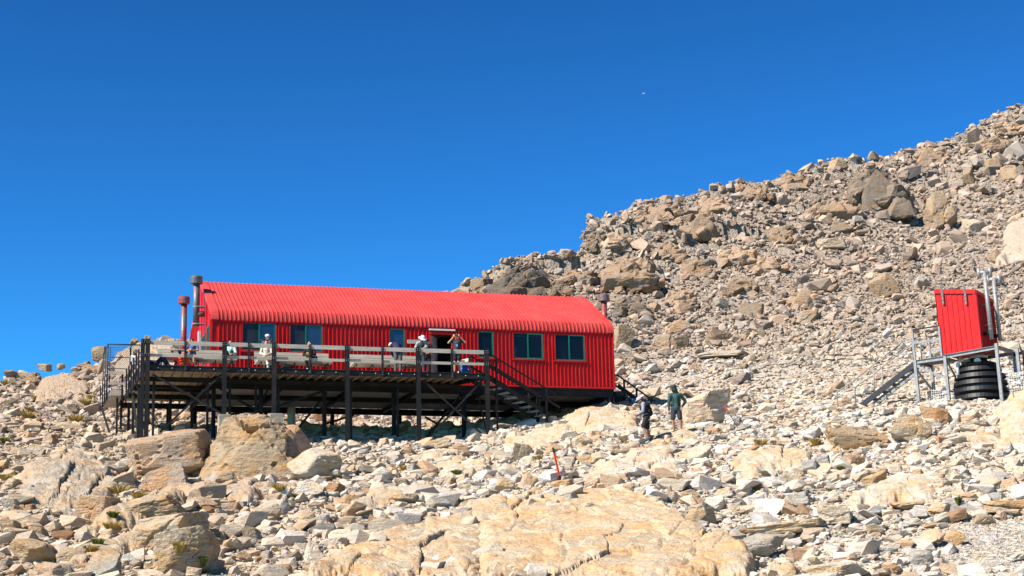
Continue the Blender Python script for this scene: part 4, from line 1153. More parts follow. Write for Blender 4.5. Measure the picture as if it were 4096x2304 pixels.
while x < HL - 0.32:
    xs += [(x, 0), (x + .128, 0), (x + .140, .036), (x + .176, .036)]
    x += pitch
xs += [(x, 0)]
X = np.array([q[0] for q in xs]); H = np.array([q[1] for q in xs])
def sheet(X, H, name):
    V = []; 
    for (py, pz, ny, nz_, cr) in prof_all:
        off = H + np.where(H < .01, cr, 0)
        V.append(np.stack([X, py + ny * off, pz + nz_ * off], -1))
    V = np.array(V); na, nb = V.shape[:2]
    idx = np.arange(na * nb).reshape(na, nb)
    q = np.stack([idx[:-1, :-1], idx[:-1, 1:], idx[1:, 1:], idx[1:, :-1]], -1).reshape(-1, 4)
    me = tri_mesh(name, V.reshape(-1, 3) - np.array(HB0), q, False)
    return me
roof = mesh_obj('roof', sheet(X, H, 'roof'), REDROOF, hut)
# smooth barge flashings at both ends and the flashing under the curved eave
def flashing(x0, x1):
    m = MB()
    vs = []
    for (py, pz, ny, nz_, cr) in prof_all:
        for xx in (x0, x1): vs.append((xx, py + ny * .042, pz + nz_ * .042))
    n = len(prof_all)
    fs = [(2 * i, 2 * i + 1, 2 * i + 3, 2 * i + 2) for i in range(n - 1)]
    m.add(vs, fs, 0, True)
    vs2 = []
    xo = x0 if x0 < 1 else x1
    for (py, pz, ny, nz_, cr) in prof_all:
        vs2.append((xo, py + ny * .042, pz + nz_ * .042)); vs2.append((xo, py - ny * .16, pz - nz_ * .16))
    m.add(vs2, [(2 * i, 2 * i + 1, 2 * i + 3, 2 * i + 2) for i in range(n - 1)])
    return m
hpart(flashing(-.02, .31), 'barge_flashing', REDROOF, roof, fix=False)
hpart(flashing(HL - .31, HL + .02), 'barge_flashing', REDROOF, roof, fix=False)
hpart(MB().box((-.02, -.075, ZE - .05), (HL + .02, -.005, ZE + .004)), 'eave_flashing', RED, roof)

# front wall with its openings
WIN = [(1.38, 1.177, 2.873, 2.414, 2.124), (3.52, 1.18, 4.98, 2.414, 4.227), (8.105, 1.158, 8.805, 2.38, None), (12.312, 1.154, 13.036, 2.392, None), (14.03, 1.155, 15.47, 2.36, 14.731), (16.09, 1.135, 17.55, 2.363, 16.777)]
DOOR = (10.02, 0.02, 11.04, 2.19)
OPEN = [(w[0] - .04, w[1] - .05, w[2] + .04, w[3] + .04) for w in WIN] + [(DOOR[0] - .04, -.02, DOOR[2] + .04, DOOR[3] + .06)]
st = []
x = 0.17
while x < HL - .1:
    st += [(x, 0), (x + .135, 0), (x + .145, -.045), (x + .178, -.045)]; x += pitch
st.append((HL - .07, 0))
for o_ in OPEN:
    for e in (o_[0], o_[2]):
        xp = [q[0] for q in st]; st.append((e, float(np.interp(e, xp, [q[1] for q in st]))))
        st.sort()
wall = MB()
for (xa, ya), (xb, yb) in zip(st[:-1], st[1:]):
    if xb - xa < 1e-4: continue
    xm = (xa + xb) / 2
    cuts = [(ZB, ZE)]
    for o_ in OPEN:
        if o_[0] < xm < o_[2]:
            new = []
            for (a, b) in cuts:
                if o_[1] > a: new.append((a, min(b, o_[1])))
                if o_[3] < b: new.append((max(a, o_[3]), b))
            cuts = [c for c in new if c[1] - c[0] > .01]
    for (a, b) in cuts:
        wall.add([(xa, ya, a), (xb, yb, a), (xb, yb, b), (xa, ya, b)], [(0, 1, 2, 3)])
wall.box((0, -.012, ZB), (.17, .05, ZE)); wall.box((HL - .075, -.05, ZB), (HL, .05, ZE))
wall.box((-.01, -.055, ZB - .03), (HL + .01, -.02, ZB + .05))
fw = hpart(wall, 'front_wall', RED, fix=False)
for xg, nm in ((0.0, 'gable_wall'), (HL - .05, 'gable_wall')):
    poly = [(xg, .0, ZB), (xg, HW, ZB)] + [(xg, p[0] - p[2] * .01, p[1] - p[3] * .01) for p in prof_all[::-1]]
    g = MB().prism(poly, (.05, 0, 0))
    sx = xg - .03 if xg < 1 else xg + .05
    for k in range(38):
        yy = .12 + k * .195
        if yy > HW - .1: break
        ztop = min(np.interp(yy, [p[0] for p in prof_all], [p[1] for p in prof_all]), RIDGE) - .17
        if xg < 1 and any(a < yy + .02 and yy - .02 < b for a, b in ((.38, 1.22), (1.75, 2.85), (3.3, 3.9))): continue
        g.box((sx, yy - .02, ZB + .05), (sx + .03, yy + .02, ztop))
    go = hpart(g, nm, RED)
    if xg < 1:
        for (ya, yb, za, zb) in ((.45, 1.15, .9, 2.35), (1.85, 2.75, .9, 2.2)):
            f = MB()
            f.box((-.05, ya, za), (-.0, yb, za + .06)); f.box((-.05, ya, zb - .06), (0, yb, zb)); f.box((-.05, ya, za + .06), (0, ya + .06, zb - .06)); f.box((-.05, yb - .06, za + .06), (0, yb, zb - .06)); f.box((-.045, (ya + yb) / 2 - .025, za + .06), (-.002, (ya + yb) / 2 + .025, zb - .06))
            fo = hpart(f, 'window', GREEN)
            hpart(MB().box((-.025, ya + .06, za + .06), (-.015, (ya + yb) / 2 - .025, zb - .06)), 'pane', PANE_SKY, fo)
            hpart(MB().box((-.025, (ya + yb) / 2 + .025, za + .06), (-.015, yb - .06, zb - .06)), 'pane', PANE_SKY, fo)
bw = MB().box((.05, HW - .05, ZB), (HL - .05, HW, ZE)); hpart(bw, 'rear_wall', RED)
for (xa, za, xb, zb, xm) in WIN:
    f = MB()
    w = .035; y0, y1 = -.02, .05
    f.box((xa, y0, za), (xb, y1, za + w)); f.box((xa, y0, zb - w), (xb, y1, zb)); f.box((xa, y0, za + w), (xa + w, y1, zb - w)); f.box((xb - w, y0, za + w), (xb, y1, zb - w))
    fo = hpart(f, 'window', GREEN_DK)
    sl_ = (xm - .035) if xm is not None else xa + w + .002
    sa = MB(); ya_, yb_ = -.045, -.021; t_ = .065
    if xm is not None:
        sa.box((sl_, ya_, za + .004), (sl_ + t_, yb_, zb - .004))
    sa.box((xb - t_, ya_, za + .004), (xb - .002, yb_, zb - .004))
    x_l = sl_ + t_ if xm is not None else sl_
    sa.box((x_l, ya_, za + .004), (xb - t_, yb_, za + t_)); sa.box((x_l, ya_, zb - t_ * .8), (xb - t_, yb_, zb - .004))
    if xa > 9 or xm is not None: sa.box((xa + .04, ya_ + .01, za + .004), (sl_ - .002, yb_, za + .05))
    hpart(sa, 'sash', GREEN, fo)
    tr = MB()
    tr.box((xa - .05, -.045, za - .06), (xa - .002, .02, zb + .045)); tr.box((xb + .002, -.045, za - .06), (xb + .05, .02, zb + .045)); tr.box((xa - .002, -.045, zb + .002), (xb + .002, .02, zb + .045))
    hpart(tr, 'surround', RED, fo)
    hpart(MB().box((xa - .10, -.085, za - .075), (xb + .12, .01, za - .003)), 'sill', RED, fo)
    first = PANE_DARK; second = PANE_SKY if xa < 9 else PANE_CLEAR
    if xa > 9: first = PANE_CLEAR
    if xm is None:
        hpart(MB().box((xa + w, .012, za + w), (xb - w, .02, zb - w)), 'pane', PANE_SKY if xa < 9 else PANE_CLEAR, fo)
    else:
        hpart(MB().box((xa + w, .012, za + w), (xm - .03, .02, zb - w)), 'pane', first, fo)
        hpart(MB().box((xm - .02, -.018, za + w), (xb - w, -.006, zb - w)), 'pane', second, fo)
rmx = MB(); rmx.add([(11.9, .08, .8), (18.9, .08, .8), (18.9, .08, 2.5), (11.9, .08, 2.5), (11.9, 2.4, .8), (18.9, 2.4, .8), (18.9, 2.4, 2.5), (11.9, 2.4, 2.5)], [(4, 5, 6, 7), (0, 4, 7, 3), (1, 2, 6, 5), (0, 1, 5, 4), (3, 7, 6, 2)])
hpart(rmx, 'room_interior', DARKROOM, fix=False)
PALE = flat_mat('pale_room_things', (.55, .56, .58), .7)
cu = MB().box((14.1, .10, 2.20), (14.66, .12, 2.28)).box((14.8, .10, 2.23), (15.4, .12, 2.28)).box((14.09, .10, 1.24), (14.24, .13, 1.80))
hpart(cu, 'blind', PALE)
cu = MB().tube([(16.68, .12, 2.25), (16.60, .12, 2.12), (16.74, .12, 2.02), (16.58, .12, 1.92), (16.66, .12, 1.80)], .012, 6).tube([(16.40, .14, 1.25), (16.52, .14, 1.45), (16.64, .14, 1.85), (16.70, .14, 1.45), (16.82, .14, 1.40)], .014, 6).lathe([(.05, 1.22), (.05, 1.42), (.02, 1.44)], (16.62, .2, 0), n=10).tube([(16.9, .3, 1.38), (17.5, .3, 1.36)], .012, 5)
hpart(cu, 'window_clutter', PALE)
# door opening, room behind it, the leaf standing open
dr = MB()
x0, z0, x1, z1 = DOOR
dr.box((x0 - .09, -.05, z0), (x0, .1, z1 + .12)); dr.box((x1, -.05, z0), (x1 + .07, .1, z1 + .12)); dr.box((x0, -.05, z1), (x1, .1, z1 + .12))
fo = hpart(dr, 'door_frame', RED)
rm = MB()
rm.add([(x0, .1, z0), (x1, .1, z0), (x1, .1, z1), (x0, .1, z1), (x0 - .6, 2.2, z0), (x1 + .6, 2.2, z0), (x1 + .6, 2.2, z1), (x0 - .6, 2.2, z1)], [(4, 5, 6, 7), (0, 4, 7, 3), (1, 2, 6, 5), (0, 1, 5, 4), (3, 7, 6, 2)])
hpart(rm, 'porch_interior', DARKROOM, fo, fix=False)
lf = MB().beam((x0 + .03, .12, (z0 + z1) / 2), (x0 + .52, .80, (z0 + z1) / 2), .04, z1 - z0 - .04)
lfo = hpart(lf, 'door', flat_mat('grey_door_paint', (0.42, .42, .41), .5))
hpart(MB().beam((x0 + .47, .68, 1.05), (x0 + .52, .64, 1.05), .02, .10).beam((x0 + .52, .64, 1.05), (x0 + .45, .54, 1.05), .02, .03), 'handle', BLK, lfo)
hpart(MB().box((9.95, -.09, 2.36), (11.2, -.04, 2.43)), 'lamp', flat_mat('door_light_cover', (.62, .60, .56), .4))
hpart(MB().box((8.915, -.14, 1.70), (9.92, -.09, 1.875)).box((9.1, -.09, 1.73), (9.16, -.03, 1.84)).box((9.7, -.09, 1.73), (9.76, -.03, 1.84)), 'sign_board', WOOD_X)

# floor, bearers, stilts and braces
fl = MB()
for k in range(6):
    fl.box((.02, .2 + k * 1.202, ZB - .10), (HL - .02, .2 + k * 1.202 + 1.19, ZB - .004))
hpart(fl, 'floor_panel', PANEL)
hpart(MB().box((.04, .03, ZB - .11), (HL - .04, .19, ZB - .003)), 'rim_beam', BLK)
for yy, h in ((.12, .30), (HW - .12, .30), (HW / 2, .22)):
    hpart(MB().channel((.05, yy, ZB - .105 - h / 2), (HL - .05, yy, ZB - .105 - h / 2), .12, h), 'bearer', BLK)
for k in range(7):
    xx = .1 + k * (HL - .2) / 6
    b_ = MB(); a_, c_ = (xx, .19, ZB - .215), (xx, HW - .19, ZB - .215)
    b_.beam(a_, c_, .012, .21); b_.beam((xx, .19, ZB - .325), (xx, HW - .19, ZB - .325), .11, .014)
    hpart(b_, 'cross_beam', BLK)
def stilt(x, y, ztop, w=.17, bot=None, mat=None, name='stilt', parent=None, pp=hpart):
    zg = ground_z(x, y) - .6 if bot is None else bot
    m = MB()
    m.box((x - w / 2, y - w / 2, zg), (x - w / 2 + .02, y + w / 2, ztop)); m.box((x + w / 2 - .02, y - w / 2, zg), (x + w / 2, y + w / 2, ztop)); m.box((x - w / 2 + .02, y - .012, zg), (x + w / 2 - .02, y + .012, ztop))
    return m
for xx in (.15, 2.24, 5.1, 8.3, 11.6, 15.2): hpart(stilt(xx, .14, ZB - .41), 'stilt', BLK)
for xx in (.3, 3.7, 7.0, 10.4, 13.8, 18.7): hpart(stilt(xx, HW - .14, ZB - .41), 'stilt', BLK)
hpart(stilt(18.85, .14, ZB - .41, .24, -1.12), 'stilt', BLK)
def br(uv0, uv1, y, w=.10, name='brace', t=.05):
    a = on_plane(uv0, (0, 1, 0), (0, y, 0)); b = on_plane(uv1, (0, 1, 0), (0, y, 0))
    return MB().channel(a, b, t, w, .012)
for (a, b, y) in (((1030, 1640), (1080, 1540), .30), ((877, 1552), (1016, 1636), .26), ((1053, 1643), (1300, 1562), .22), ((1190, 1716), (1308, 1570), .26), ((1705, 1750), (1852, 1568), .26), ((1250, 1712), (1417, 1659), HW - .3), ((1700, 1668), (1850, 1750), HW - .3), ((1016, 1640), (850, 1672), HW - .3)):
    hpart(br(a, b, y), 'brace', BLK)
# flues: two on the left gable, one on the right
def flue(x, y, zbot, zcap, gx, lines=(), name='flue', FLUE=FLUE):
    m = MB().lathe([(.145, zbot), (.145, zcap + .05)], (x, y, 0), n=20, smooth=True)
    for zz in lines: m.lathe([(.152, zz), (.152, zz + .02)], (x, y, 0), n=20)
    fo = hpart(m, name, FLUE)
    c = MB().lathe([(.20, zcap - .03), (.275, zcap), (.28, zcap + .16), (.272, zcap + .165), (.272, zcap + .175), (.28, zcap + .18), (.28, zcap + .30), (.25, zcap + .335), (.10, zcap + .40), (.01, zcap + .41)], (x, y, 0), n=24)
    hpart(c, 'cowl', FLUE, fo)
    for zz in (zbot + .12, zbot + .12 + .8):
        if zz > zcap - .3: continue
        hpart(MB().beam((x, y - .15, zz), (gx, y - .15, zz), .03, .05).beam((x, y + .15, zz), (gx, y + .15, zz), .03, .05).lathe([(.155, zz - .025), (.155, zz + .025)], (x, y, 0), n=20), 'bracket', GALV, fo)
    hpart(MB().tube([(x, y, zbot + .55), (x + (gx - x) * .5, y, zbot + .58), (gx, y, zbot + .60)], .13, 14), 'elbow', FLUE, fo)
flue(-.38, 2.30, 2.62, 4.62, -.01, (3.55,))
flue(-.38, 6.75, 1.0, 4.57, -.01, (3.2, 2.9), FLUE=FLUE_RED)
flue(HL + .37, 2.05, 1.6, 4.50, HL + .01, (3.4,), FLUE=FLUE_RED)
# little gooseneck fittings on the left gable
hpart(MB().box((-.14, 3.2, 1.7), (-.03, 3.5, 2.6)), 'meter_cabinet', flat_mat('pale_cabinet', (.55, .55, .58), .5))

# concrete footings (each a thing standing on the rocks)
def footing(x, y, z, w, d, h, label, name='concrete_footing', yaw=0):
    m = MB().box((-w / 2, -d / 2, -h), (w / 2, d / 2, 0))
    bm_ = m.build(name, CONC)
    mod = bm_.modifiers.new('b', 'BEVEL'); mod.width = .02; mod.segments = 2
    bm_.location = (x, y, z); bm_.rotation_euler = (0, 0, yaw)
    tag(bm_, label, 'footing', 'concrete footings under the posts')
    return bm_
footing(.24, -2.42, -2.07, .50, .50, .9, 'concrete footing block on the left shoulder of the domed rock')
footing(2.45, -2.42, -1.99, .55, .5, .9, 'concrete footing block on the right shoulder of the domed rock')
footing(18.87, .14, -1.12, .44, .44, .7, 'concrete footing under the right corner of the hut')
footing(1.75, .3, -1.75, .45, .4, .8, 'shaded concrete footing behind the top of the domed rock')
footing(12.45, -2.1, -2.95, .60, .4, .8, 'low concrete footing beside the stair post near the right end of the deck')
footing(11.25, -.3, -3.0, .5, .4, .8, 'pale concrete footing in the shade under the right end of the deck')
# ------------------------------------------------------------------ the deck in front of and beside the hut
YD = -2.5
XL, XR = -3.12, 11.87
deck = empty('viewing_deck', (4, -1.2, -.02))
tag(deck, 'raised timber viewing deck with black steel posts in front of the red hut', 'deck')
DB = (4, -1.2, -.02)
def dpart(mb, name, mat, parent=None): return mb.build(name, mat, parent or deck, base=DB)
fl = MB()
SX, SY = .937, .349                     # direction in which the front stairs run down; the deck end is cut square to it
def xend(y): return XR - (y - YD) * SY / SX
k = 0; yy = YD + .02
while yy < -.06:
    y2 = yy + .138
    fl.add([(XL, yy, -.032), (xend(yy), yy, -.032), (xend(y2), y2, -.032), (XL, y2, -.032), (XL, yy, 0), (xend(yy), yy, 0), (xend(y2), y2, 0), (XL, y2, 0)], [(3, 2, 1, 0), (4, 5, 6, 7), (0, 1, 5, 4), (1, 2, 6, 5), (2, 3, 7, 6), (3, 0, 4, 7)])
    yy += .146
while yy < 7.6:
    fl.box((XL, yy, -.032), (-.07, yy + .138, 0)); yy += .146
dpart(fl, 'floor_boards', WOOD_X)
j = MB(); x = XL + .12
while x < 11.2:
    j.box((x, YD + .03, -.172), (x + .045, (7.55 if x < -.2 else -.07), -.034)); x += .42
dpart(j, 'joists', WOOD_D)
fas = MB()
fas.box((XL - .02, YD - .02, -.262), (XR, YD + .015, -.012)); fas.box((XL - .02, YD - .06, -.262), (XR, YD - .02, -.248)); fas.box((XL - .02, YD - .045, -.026), (XR, YD - .02, -.012))
for k in range(26):
    xx = XL + .55 + k * .588
    if xx < XR - .1: fas.lathe([(.022, 0), (.022, .02), (.012, .032)], (xx, YD - .02, -.13), axis=(0, -1, 0), n=6, mi=1)
dpart(fas, 'fascia', [BLK, BRIGHT])
for (xa, xb, y, zt, h) in ((XL, 11.2, -.45, -.176, .17), (XL, 11.2, -.9, -.30, .16), (XL, -.1, 2.3, -.176, .22), (XL, -.1, 4.6, -.176, .22), (XL, -.1, 7.45, -.176, .26), (XL, 0.1, 1.0, -.30, .15)):
    dpart(MB().channel((xa, y, zt - h / 2), (xb, y, zt - h / 2), .08, h), 'bearer', BLK)
dpart(MB().box((XL - .02, YD + .02, -.24), (XL + .0, 7.6, -.012)), 'edge_channel', BLK)
e0 = np.array([xend(YD + .02), YD + .02]); e1 = np.array([xend(-.08), -.08])
dpart(MB().beam((e0[0] + .01, e0[1], -.14), (e1[0] + .01, e1[1], -.14), .02, .22), 'end_channel', BLK)
dpart(MB().box((-.06, -.115, -.32), (11.2, -.068, -.036)).box((-.13, -.06, -.32), (-.085, 7.6, -.036)), 'ledger', BLK)
# posts
def heavy_post(x, y, ztop, w=.17, d=.16, zbot=None):
    zb = ground_z(x, y) - .5 if zbot is None else zbot
    m = MB(); t = .018
    m.box((x - w / 2, y - d / 2, zb), (x + w / 2, y - d / 2 + t, ztop)); m.box((x - w / 2, y + d / 2 - t, zb), (x + w / 2, y + d / 2, ztop)); m.box((x - .01, y - d / 2 + t, zb), (x + .01, y + d / 2 - t, ztop))
    m.box((x - w / 2 - .004, y - d / 2 - .006, ztop - .0), (x + w / 2 + .004, y + d / 2 + .004, ztop + .012))
    for zz in (ztop - .06, ztop - .14, .45, .38):
        for dx in (-.045, .045): m.lathe([(.012, 0), (.012, .012)], (x + dx, y - d / 2, zz), axis=(0, -1, 0), n=6, mi=1)
    return m
for x, zb in ((XL + .1, None), (.22, -2.08), (2.35, -2.0), (5.565, None), (8.76, None), (XR + .06, None)):
    dpart(heavy_post(x, YD - .06, 1.075, .18, .16, zb), 'post', [BLK, BRIGHT])
dpart(heavy_post(XL - .09, YD + .02, 1.075, .15, .22), 'post', [BLK, BRIGHT])
for x in (-1.44, 1.27, 3.93, 7.15, 10.33):
    m = MB().box((x - .045, YD - .075, -.26), (x + .045, YD - .055, 1.06)).box((x - .045, YD - .055, -.26), (x - .03, YD + .0, 1.06)).box((x + .03, YD - .055, -.26), (x + .045, YD + .0, 1.06))
    for zz in (1.0, .92, .45, .39, -.08, -.18): m.lathe([(.011, 0), (.011, .012)], (x, YD - .075, zz), axis=(0, -1, 0), n=6, mi=1)
    dpart(m, 'rail_post', [BLK, BRIGHT])
PX = [XL + .19, -1.44, .22, 1.27, 2.35, 3.93, 5.565, 7.15, 8.76, 10.33, XR - .03]
rr_ = np.random.default_rng(5)
for a, b in zip(PX[:-1], PX[1:]):
    j1, j2 = rr_.normal(0, .006, 2)
    dpart(MB().box((a + .012, YD + .004, .875 + j1), (b - .012, YD + .05, 1.055 + j1)), 'top_rail', WOOD_X)
    dpart(MB().box((a + .012, YD + .004, .365 + j2), (b - .012, YD + .05, .485 + j2)), 'middle_rail', WOOD_X)
# crossed braces of the two outer bays
def brd(uv0, uv1, y, w=.085):
    a = on_plane(uv0, (0, 1, 0), (0, y, 0)); b = on_plane(uv1, (0, 1, 0), (0, y, 0))
    return MB().beam(a, b, .02, w, np.cross(b - a, (0, 1, 0))).beam(a + np.array([0, .03, 0]), b + np.array([0, .03, 0]), .05, .012, np.cross(b - a, (0, 1, 0)))
for a, b, y in (((612, 1498), (889, 1656), YD - .03), ((885, 1498), (640, 1728), YD + .04), ((1697, 1526), (1941, 1748), YD - .03), ((1934, 1516), (1697, 1770), YD + .04)):
    dpart(brd(a, b, y), 'brace', BLK)
# inner row of slimmer posts
for u in (614, 830, 919, 1023, 1114, 1399, 1590):
    x = on_plane((u, 1600), (0, 1, 0), (0, -.45, 0))[0]
    x = x if u != 1399 else x + .05
    zb = -1.9 if 880 < u < 1130 else ground_z(x, -.45) - .5
    dpart(MB().box((x - .05, -.5, zb), (x + .05, -.4, -.35)), 'inner_post', BLK)
for (x, y) in ((-3.0, 3.4), (-3.0, 1.0), (-2.9, 6.6), (-1.2, 4.6), (-1.0, 7.4), (-.5, 2.4), (-1.9, 7.4)):
    dpart(MB().box((x - .06, y - .06, ground_z(x, y) - .5), (x + .06, y + .06, -.3)), 'inner_post', BLK)
dpart(MB().beam((-3.05, 3.2, -.5), (-2.6, 3.0, -3.6), .05, .10), 'strut', BLK)
dpart(MB().tube([(-2.1, 6.5, -.5), (-.6, 6.3, -2.8)], .03, 6), 'strut', BLK)
dpart(MB().tube([(-2.4, 6.9, -.5), (-.9, 6.6, -2.8)], .03, 6), 'strut', BLK)
# railing along the left edge
ys = [-1.3, -.2, .9, 2.0, 3.1, 4.2, 5.3]
for y in ys:
    dpart(MB().box((XL - .07, y - .045, -.26), (XL - .05, y + .045, 1.06)).box((XL - .05, y - .045, -.26), (XL - .0, y - .03, 1.06)), 'rail_post', BLK)
for a, b in zip([YD + .1] + ys[:-1], ys):
    dpart(MB().box((XL + .002, a + .02, .9), (XL + .046, b - .02, 1.05)), 'top_rail', WOOD_Y)
    dpart(MB().box((XL + .002, a + .02, .38), (XL + .046, b - .02, .49)), 'middle_rail', WOOD_Y)
# boards closing the right end past the stairs
f0 = np.array([xend(YD) - SY * 1.22, YD + SX * 1.22]); f1 = np.array([xend(YD) - SY * 2.05, YD + SX * 2.05])
for zz in (.80, .30):
    dpart(MB().beam((f0[0], f0[1], zz), (f1[0], f1[1], zz), .045, .15), 'end_rail', WHITEWOOD)
for q in (f0, f1): dpart(MB().box((q[0] + .03, q[1] - .03, -.2), (q[0] + .09, q[1] + .03, 1.0)), 'rail_post', BLK)

# ------------------------------------------------------------------ side landing with its rails, and the mesh cage
ld = empty('side_landing', (-3.6, 7.6, -.05)); LB = (-3.6, 7.6, -.05)
tag(ld, 'small timber landing with short black rail posts at the left end of the deck', 'landing')
def lpart(mb, name, mat): return mb.build(name, mat, ld, base=LB)
m = MB(); yy = 6.32
while yy < 10.0:
    m.box((-3.90, yy, -.05), (-3.20, yy + .13, -.01)); yy += .145
lpart(m, 'floor_boards', WOOD_X)
lpart(MB().box((-3.80, 6.26, -.02), (-3.18, 6.31, .25)), 'riser_board', WOOD_X)
lpart(MB().box((-3.94, 6.3, -.22), (-3.91, 10.0, -.0)).box((-3.19, 6.3, -.22), (-3.16, 10.0, -.0)), 'edge_channel', BLK)
for y in (6.35, 7.5, 8.7, 9.9):
    lpart(MB().box((-3.99, y - .045, -.22), (-3.945, y + .045, 1.0)), 'rail_post', BLK)
lpart(MB().box((-3.30, 6.22, -.25), (-3.21, 6.30, 1.05)), 'rail_post', BLK)
for zz, h in ((.86, .13), (.36, .11)):
    lpart(MB().box((-3.94, 6.36, zz), (-3.90, 9.9, zz + h)), 'side_rail', WOOD_Y)
    lpart(MB().box((-3.92, 6.20, zz + .12), (-3.2, 6.24, zz + .12 + h)), 'front_rail', WOOD_X)
a = on_plane((469, 1609), (0, 1, 0), (0, 6.4, 0)); zg = ground_z(a[0], 6.4) - .6
lpart(MB().box((a[0] - .045, 6.36, zg), (a[0] + .045, 6.45, -.1)), 'post', BLK)
a = on_plane((407, 1632), (0, 1, 0), (0, 6.8, 0)); b = on_plane((466, 1822), (0, 1, 0), (0, 6.5, 0))
lpart(MB().beam(a, b, .06, .09), 'strut', BLK)
lpart(MB().box((-3.27, 6.9, ground_z(-3.2, 7) - .5), (-3.17, 7.0, -.1)), 'post', BLK)
# chain-link cage
def mesh_mat():
    m, t, b = new_mat('chain_link_mesh')
    tc = N(t, 'ShaderNodeTexCoord')
    outs = []
    for rx in (PI / 4, -PI / 4):
        mp = N(t, 'ShaderNodeMapping'); mp.inputs['Rotation'].default_value = (0, 0, rx); mp.inputs['Scale'].default_value = (1, 1, 1)
        L(t, tc.outputs['UV'], mp.inputs[0])
        w = N(t, 'ShaderNodeTexWave', Scale=4.2); w.wave_type = 'BANDS'; w.bands_direction = 'X'
        L(t, mp.outputs[0], w.inputs['Vector'])
        g = N(t, 'ShaderNodeMath', operation='GREATER_THAN'); L(t, w.outputs['Fac'], g.inputs[0]); g.inputs[1].default_value = .93
        outs.append(g.outputs[0])
    mx = N(t, 'ShaderNodeMath', operation='MAXIMUM'); L(t, outs[0], mx.inputs[0]); L(t, outs[1], mx.inputs[1])
    b.inputs['Base Color'].default_value = (.18, .19, .20, 1); b.inputs['Roughness'].default_value = .5; b.inputs['Metallic'].default_value = .4
    L(t, mx.outputs[0], b.inputs['Alpha'])
    return m
MESHM = mesh_mat()
def mesh_panel(name, p0, p1, z0, z1, parent, base):
    p0 = np.array(p0, float); p1 = np.array(p1, float); ln = np.linalg.norm(p1 - p0)
    me = bpy.data.meshes.new(name)
    vs = [(p0[0], p0[1], z0), (p1[0], p1[1], z0), (p1[0], p1[1], z1), (p0[0], p0[1], z1)]
    me.from_pydata([tuple(np.array(v) - np.array(base)) for v in vs], [], [(0, 1, 2, 3)])
    uv = me.uv_layers.new(name='UVMap')
    for i, c in enumerate(((0, 0), (ln, 0), (ln, z1 - z0), (0, z1 - z0))): uv.data[i].uv = c
    return mesh_obj(name, me, MESHM, parent)
cg = empty('mesh_cage', (-3.0, 8.6, .2)); CB = (-3.0, 8.6, .2)
tag(cg, 'tall chain-link mesh cage with a black tube frame at the far left of the deck', 'mesh fence')
def cpart(mb, name, mat): return mb.build(name, mat, cg, base=CB)
x0, x1, yf, yb = -3.80, -2.18, 8.1, 10.6
for (x, y) in ((x0, yf), (-2.72, yf), (x1, yf), (x0, yb), (x0, (yf + yb) / 2)):
    cpart(MB().tube([(x, y, .0), (x, y, 2.74)], .028, 8), 'frame_post', BLK)
cpart(MB().tube([(x1, yf, 2.74), (x0, yf, 2.74), (x0, yb, 2.6)], .028, 8), 'top_rail', BLK)
for z in (2.1, 1.55): cpart(MB().tube([(x0 + .1, yf - .03, z), (-2.74, yf - .03, z)], .02, 6), 'gate_rail', BLK)
cpart(MB().tube([(x0 + .1, yf - .03, .6), (x0 + .1, yf - .03, 2.58), (-2.76, yf - .03, 2.58), (-2.76, yf - .03, .6)], .022, 6), 'gate_frame', BLK)
mesh_panel('mesh_panel', (x0, yf), (x1, yf), .3, 2.72, cg, CB); mesh_panel('mesh_panel', (x0, yf), (x0, yb), .0, 2.65, cg, CB)

# ------------------------------------------------------------------ stairs
def staircase(name, A, d, width, n, rise, run, label, mat, tread_mat, rail_h=1.02, ext=.0, mid=True, posts=(0.15, 0.85), treadw=.24):
    """A: top front corner, d: unit direction down, treads reach to the left of d by 'width'"""
    A = np.array(A, float); d = np.array([d[0], d[1], 0.]); sd = np.array([-d[1], d[0], 0.])
    root = empty(name, tuple(A)); tag(root, label, 'stairs')
    P = lambda t, s, z: A + d * t + sd * s + np.array([0, 0, z])
    tot = n * run; drop = n * rise
    pt = lambda mb, nm, m: mb.build(nm, m, root, base=A)
    up = np.cross(sd, d)
    for s in (0.0, width):
        pt(MB().channel(P(0, s, -.10), P(tot + .1, s, -.10 - drop - .1 * rise / run), .06, .23, .012, side=(sd if s else -sd)), 'stringer', mat)
    for i in range(n):
        t0 = (i + .65) * run; z = -(i + 1) * rise + .03
        m = MB()
        for k in range(6):
            m.beam(P(t0 - .11 + k * treadw / 6, .035, z), P(t0 - .11 + k * treadw / 6, width - .035, z), .022, .03)
        m.beam(P(t0 - .125, .035, z - .005), P(t0 - .125, width - .035, z - .005), .012, .045); m.beam(P(t0 + treadw - .11, .035, z), P(t0 + treadw - .11, width - .035, z), .03, .055)
        for s in np.linspace(.06, width - .06, 8): m.beam(P(t0 - .12, s, z), P(t0 + treadw - .12, s, z), .008, .03)
        pt(m, 'tread', tread_mat)
    return root, P, pt, tot, drop
STREAD = flat_mat('grating_tread', (0.52, .60, .63), .4, metal=.2, var=.2)  # sunlight falling through the gaps is brightened into the tread colour
A = (xend(YD) + .05, YD + .03, 0)
root, P, pt, tot, drop = staircase('front_stairs', A, (SX, SY), 1.17, 10, .178, .432, 'black steel stairs with open grating treads descending from the right end of the deck', BLK, STREAD)
for s, q in ((0.0, 1), (1.17, 1)):
    sl_ = drop / tot
    pt(MB().beam(P(0, s, 1.0), P(tot * .93, s, 1.0 - sl_ * tot * .93), .05, .06), 'handrail', BLK)
    pt(MB().beam(P(0, s, .5), P(tot * .98, s, .5 - sl_ * tot * .98), .03, .11), 'guard_rail', BLK)
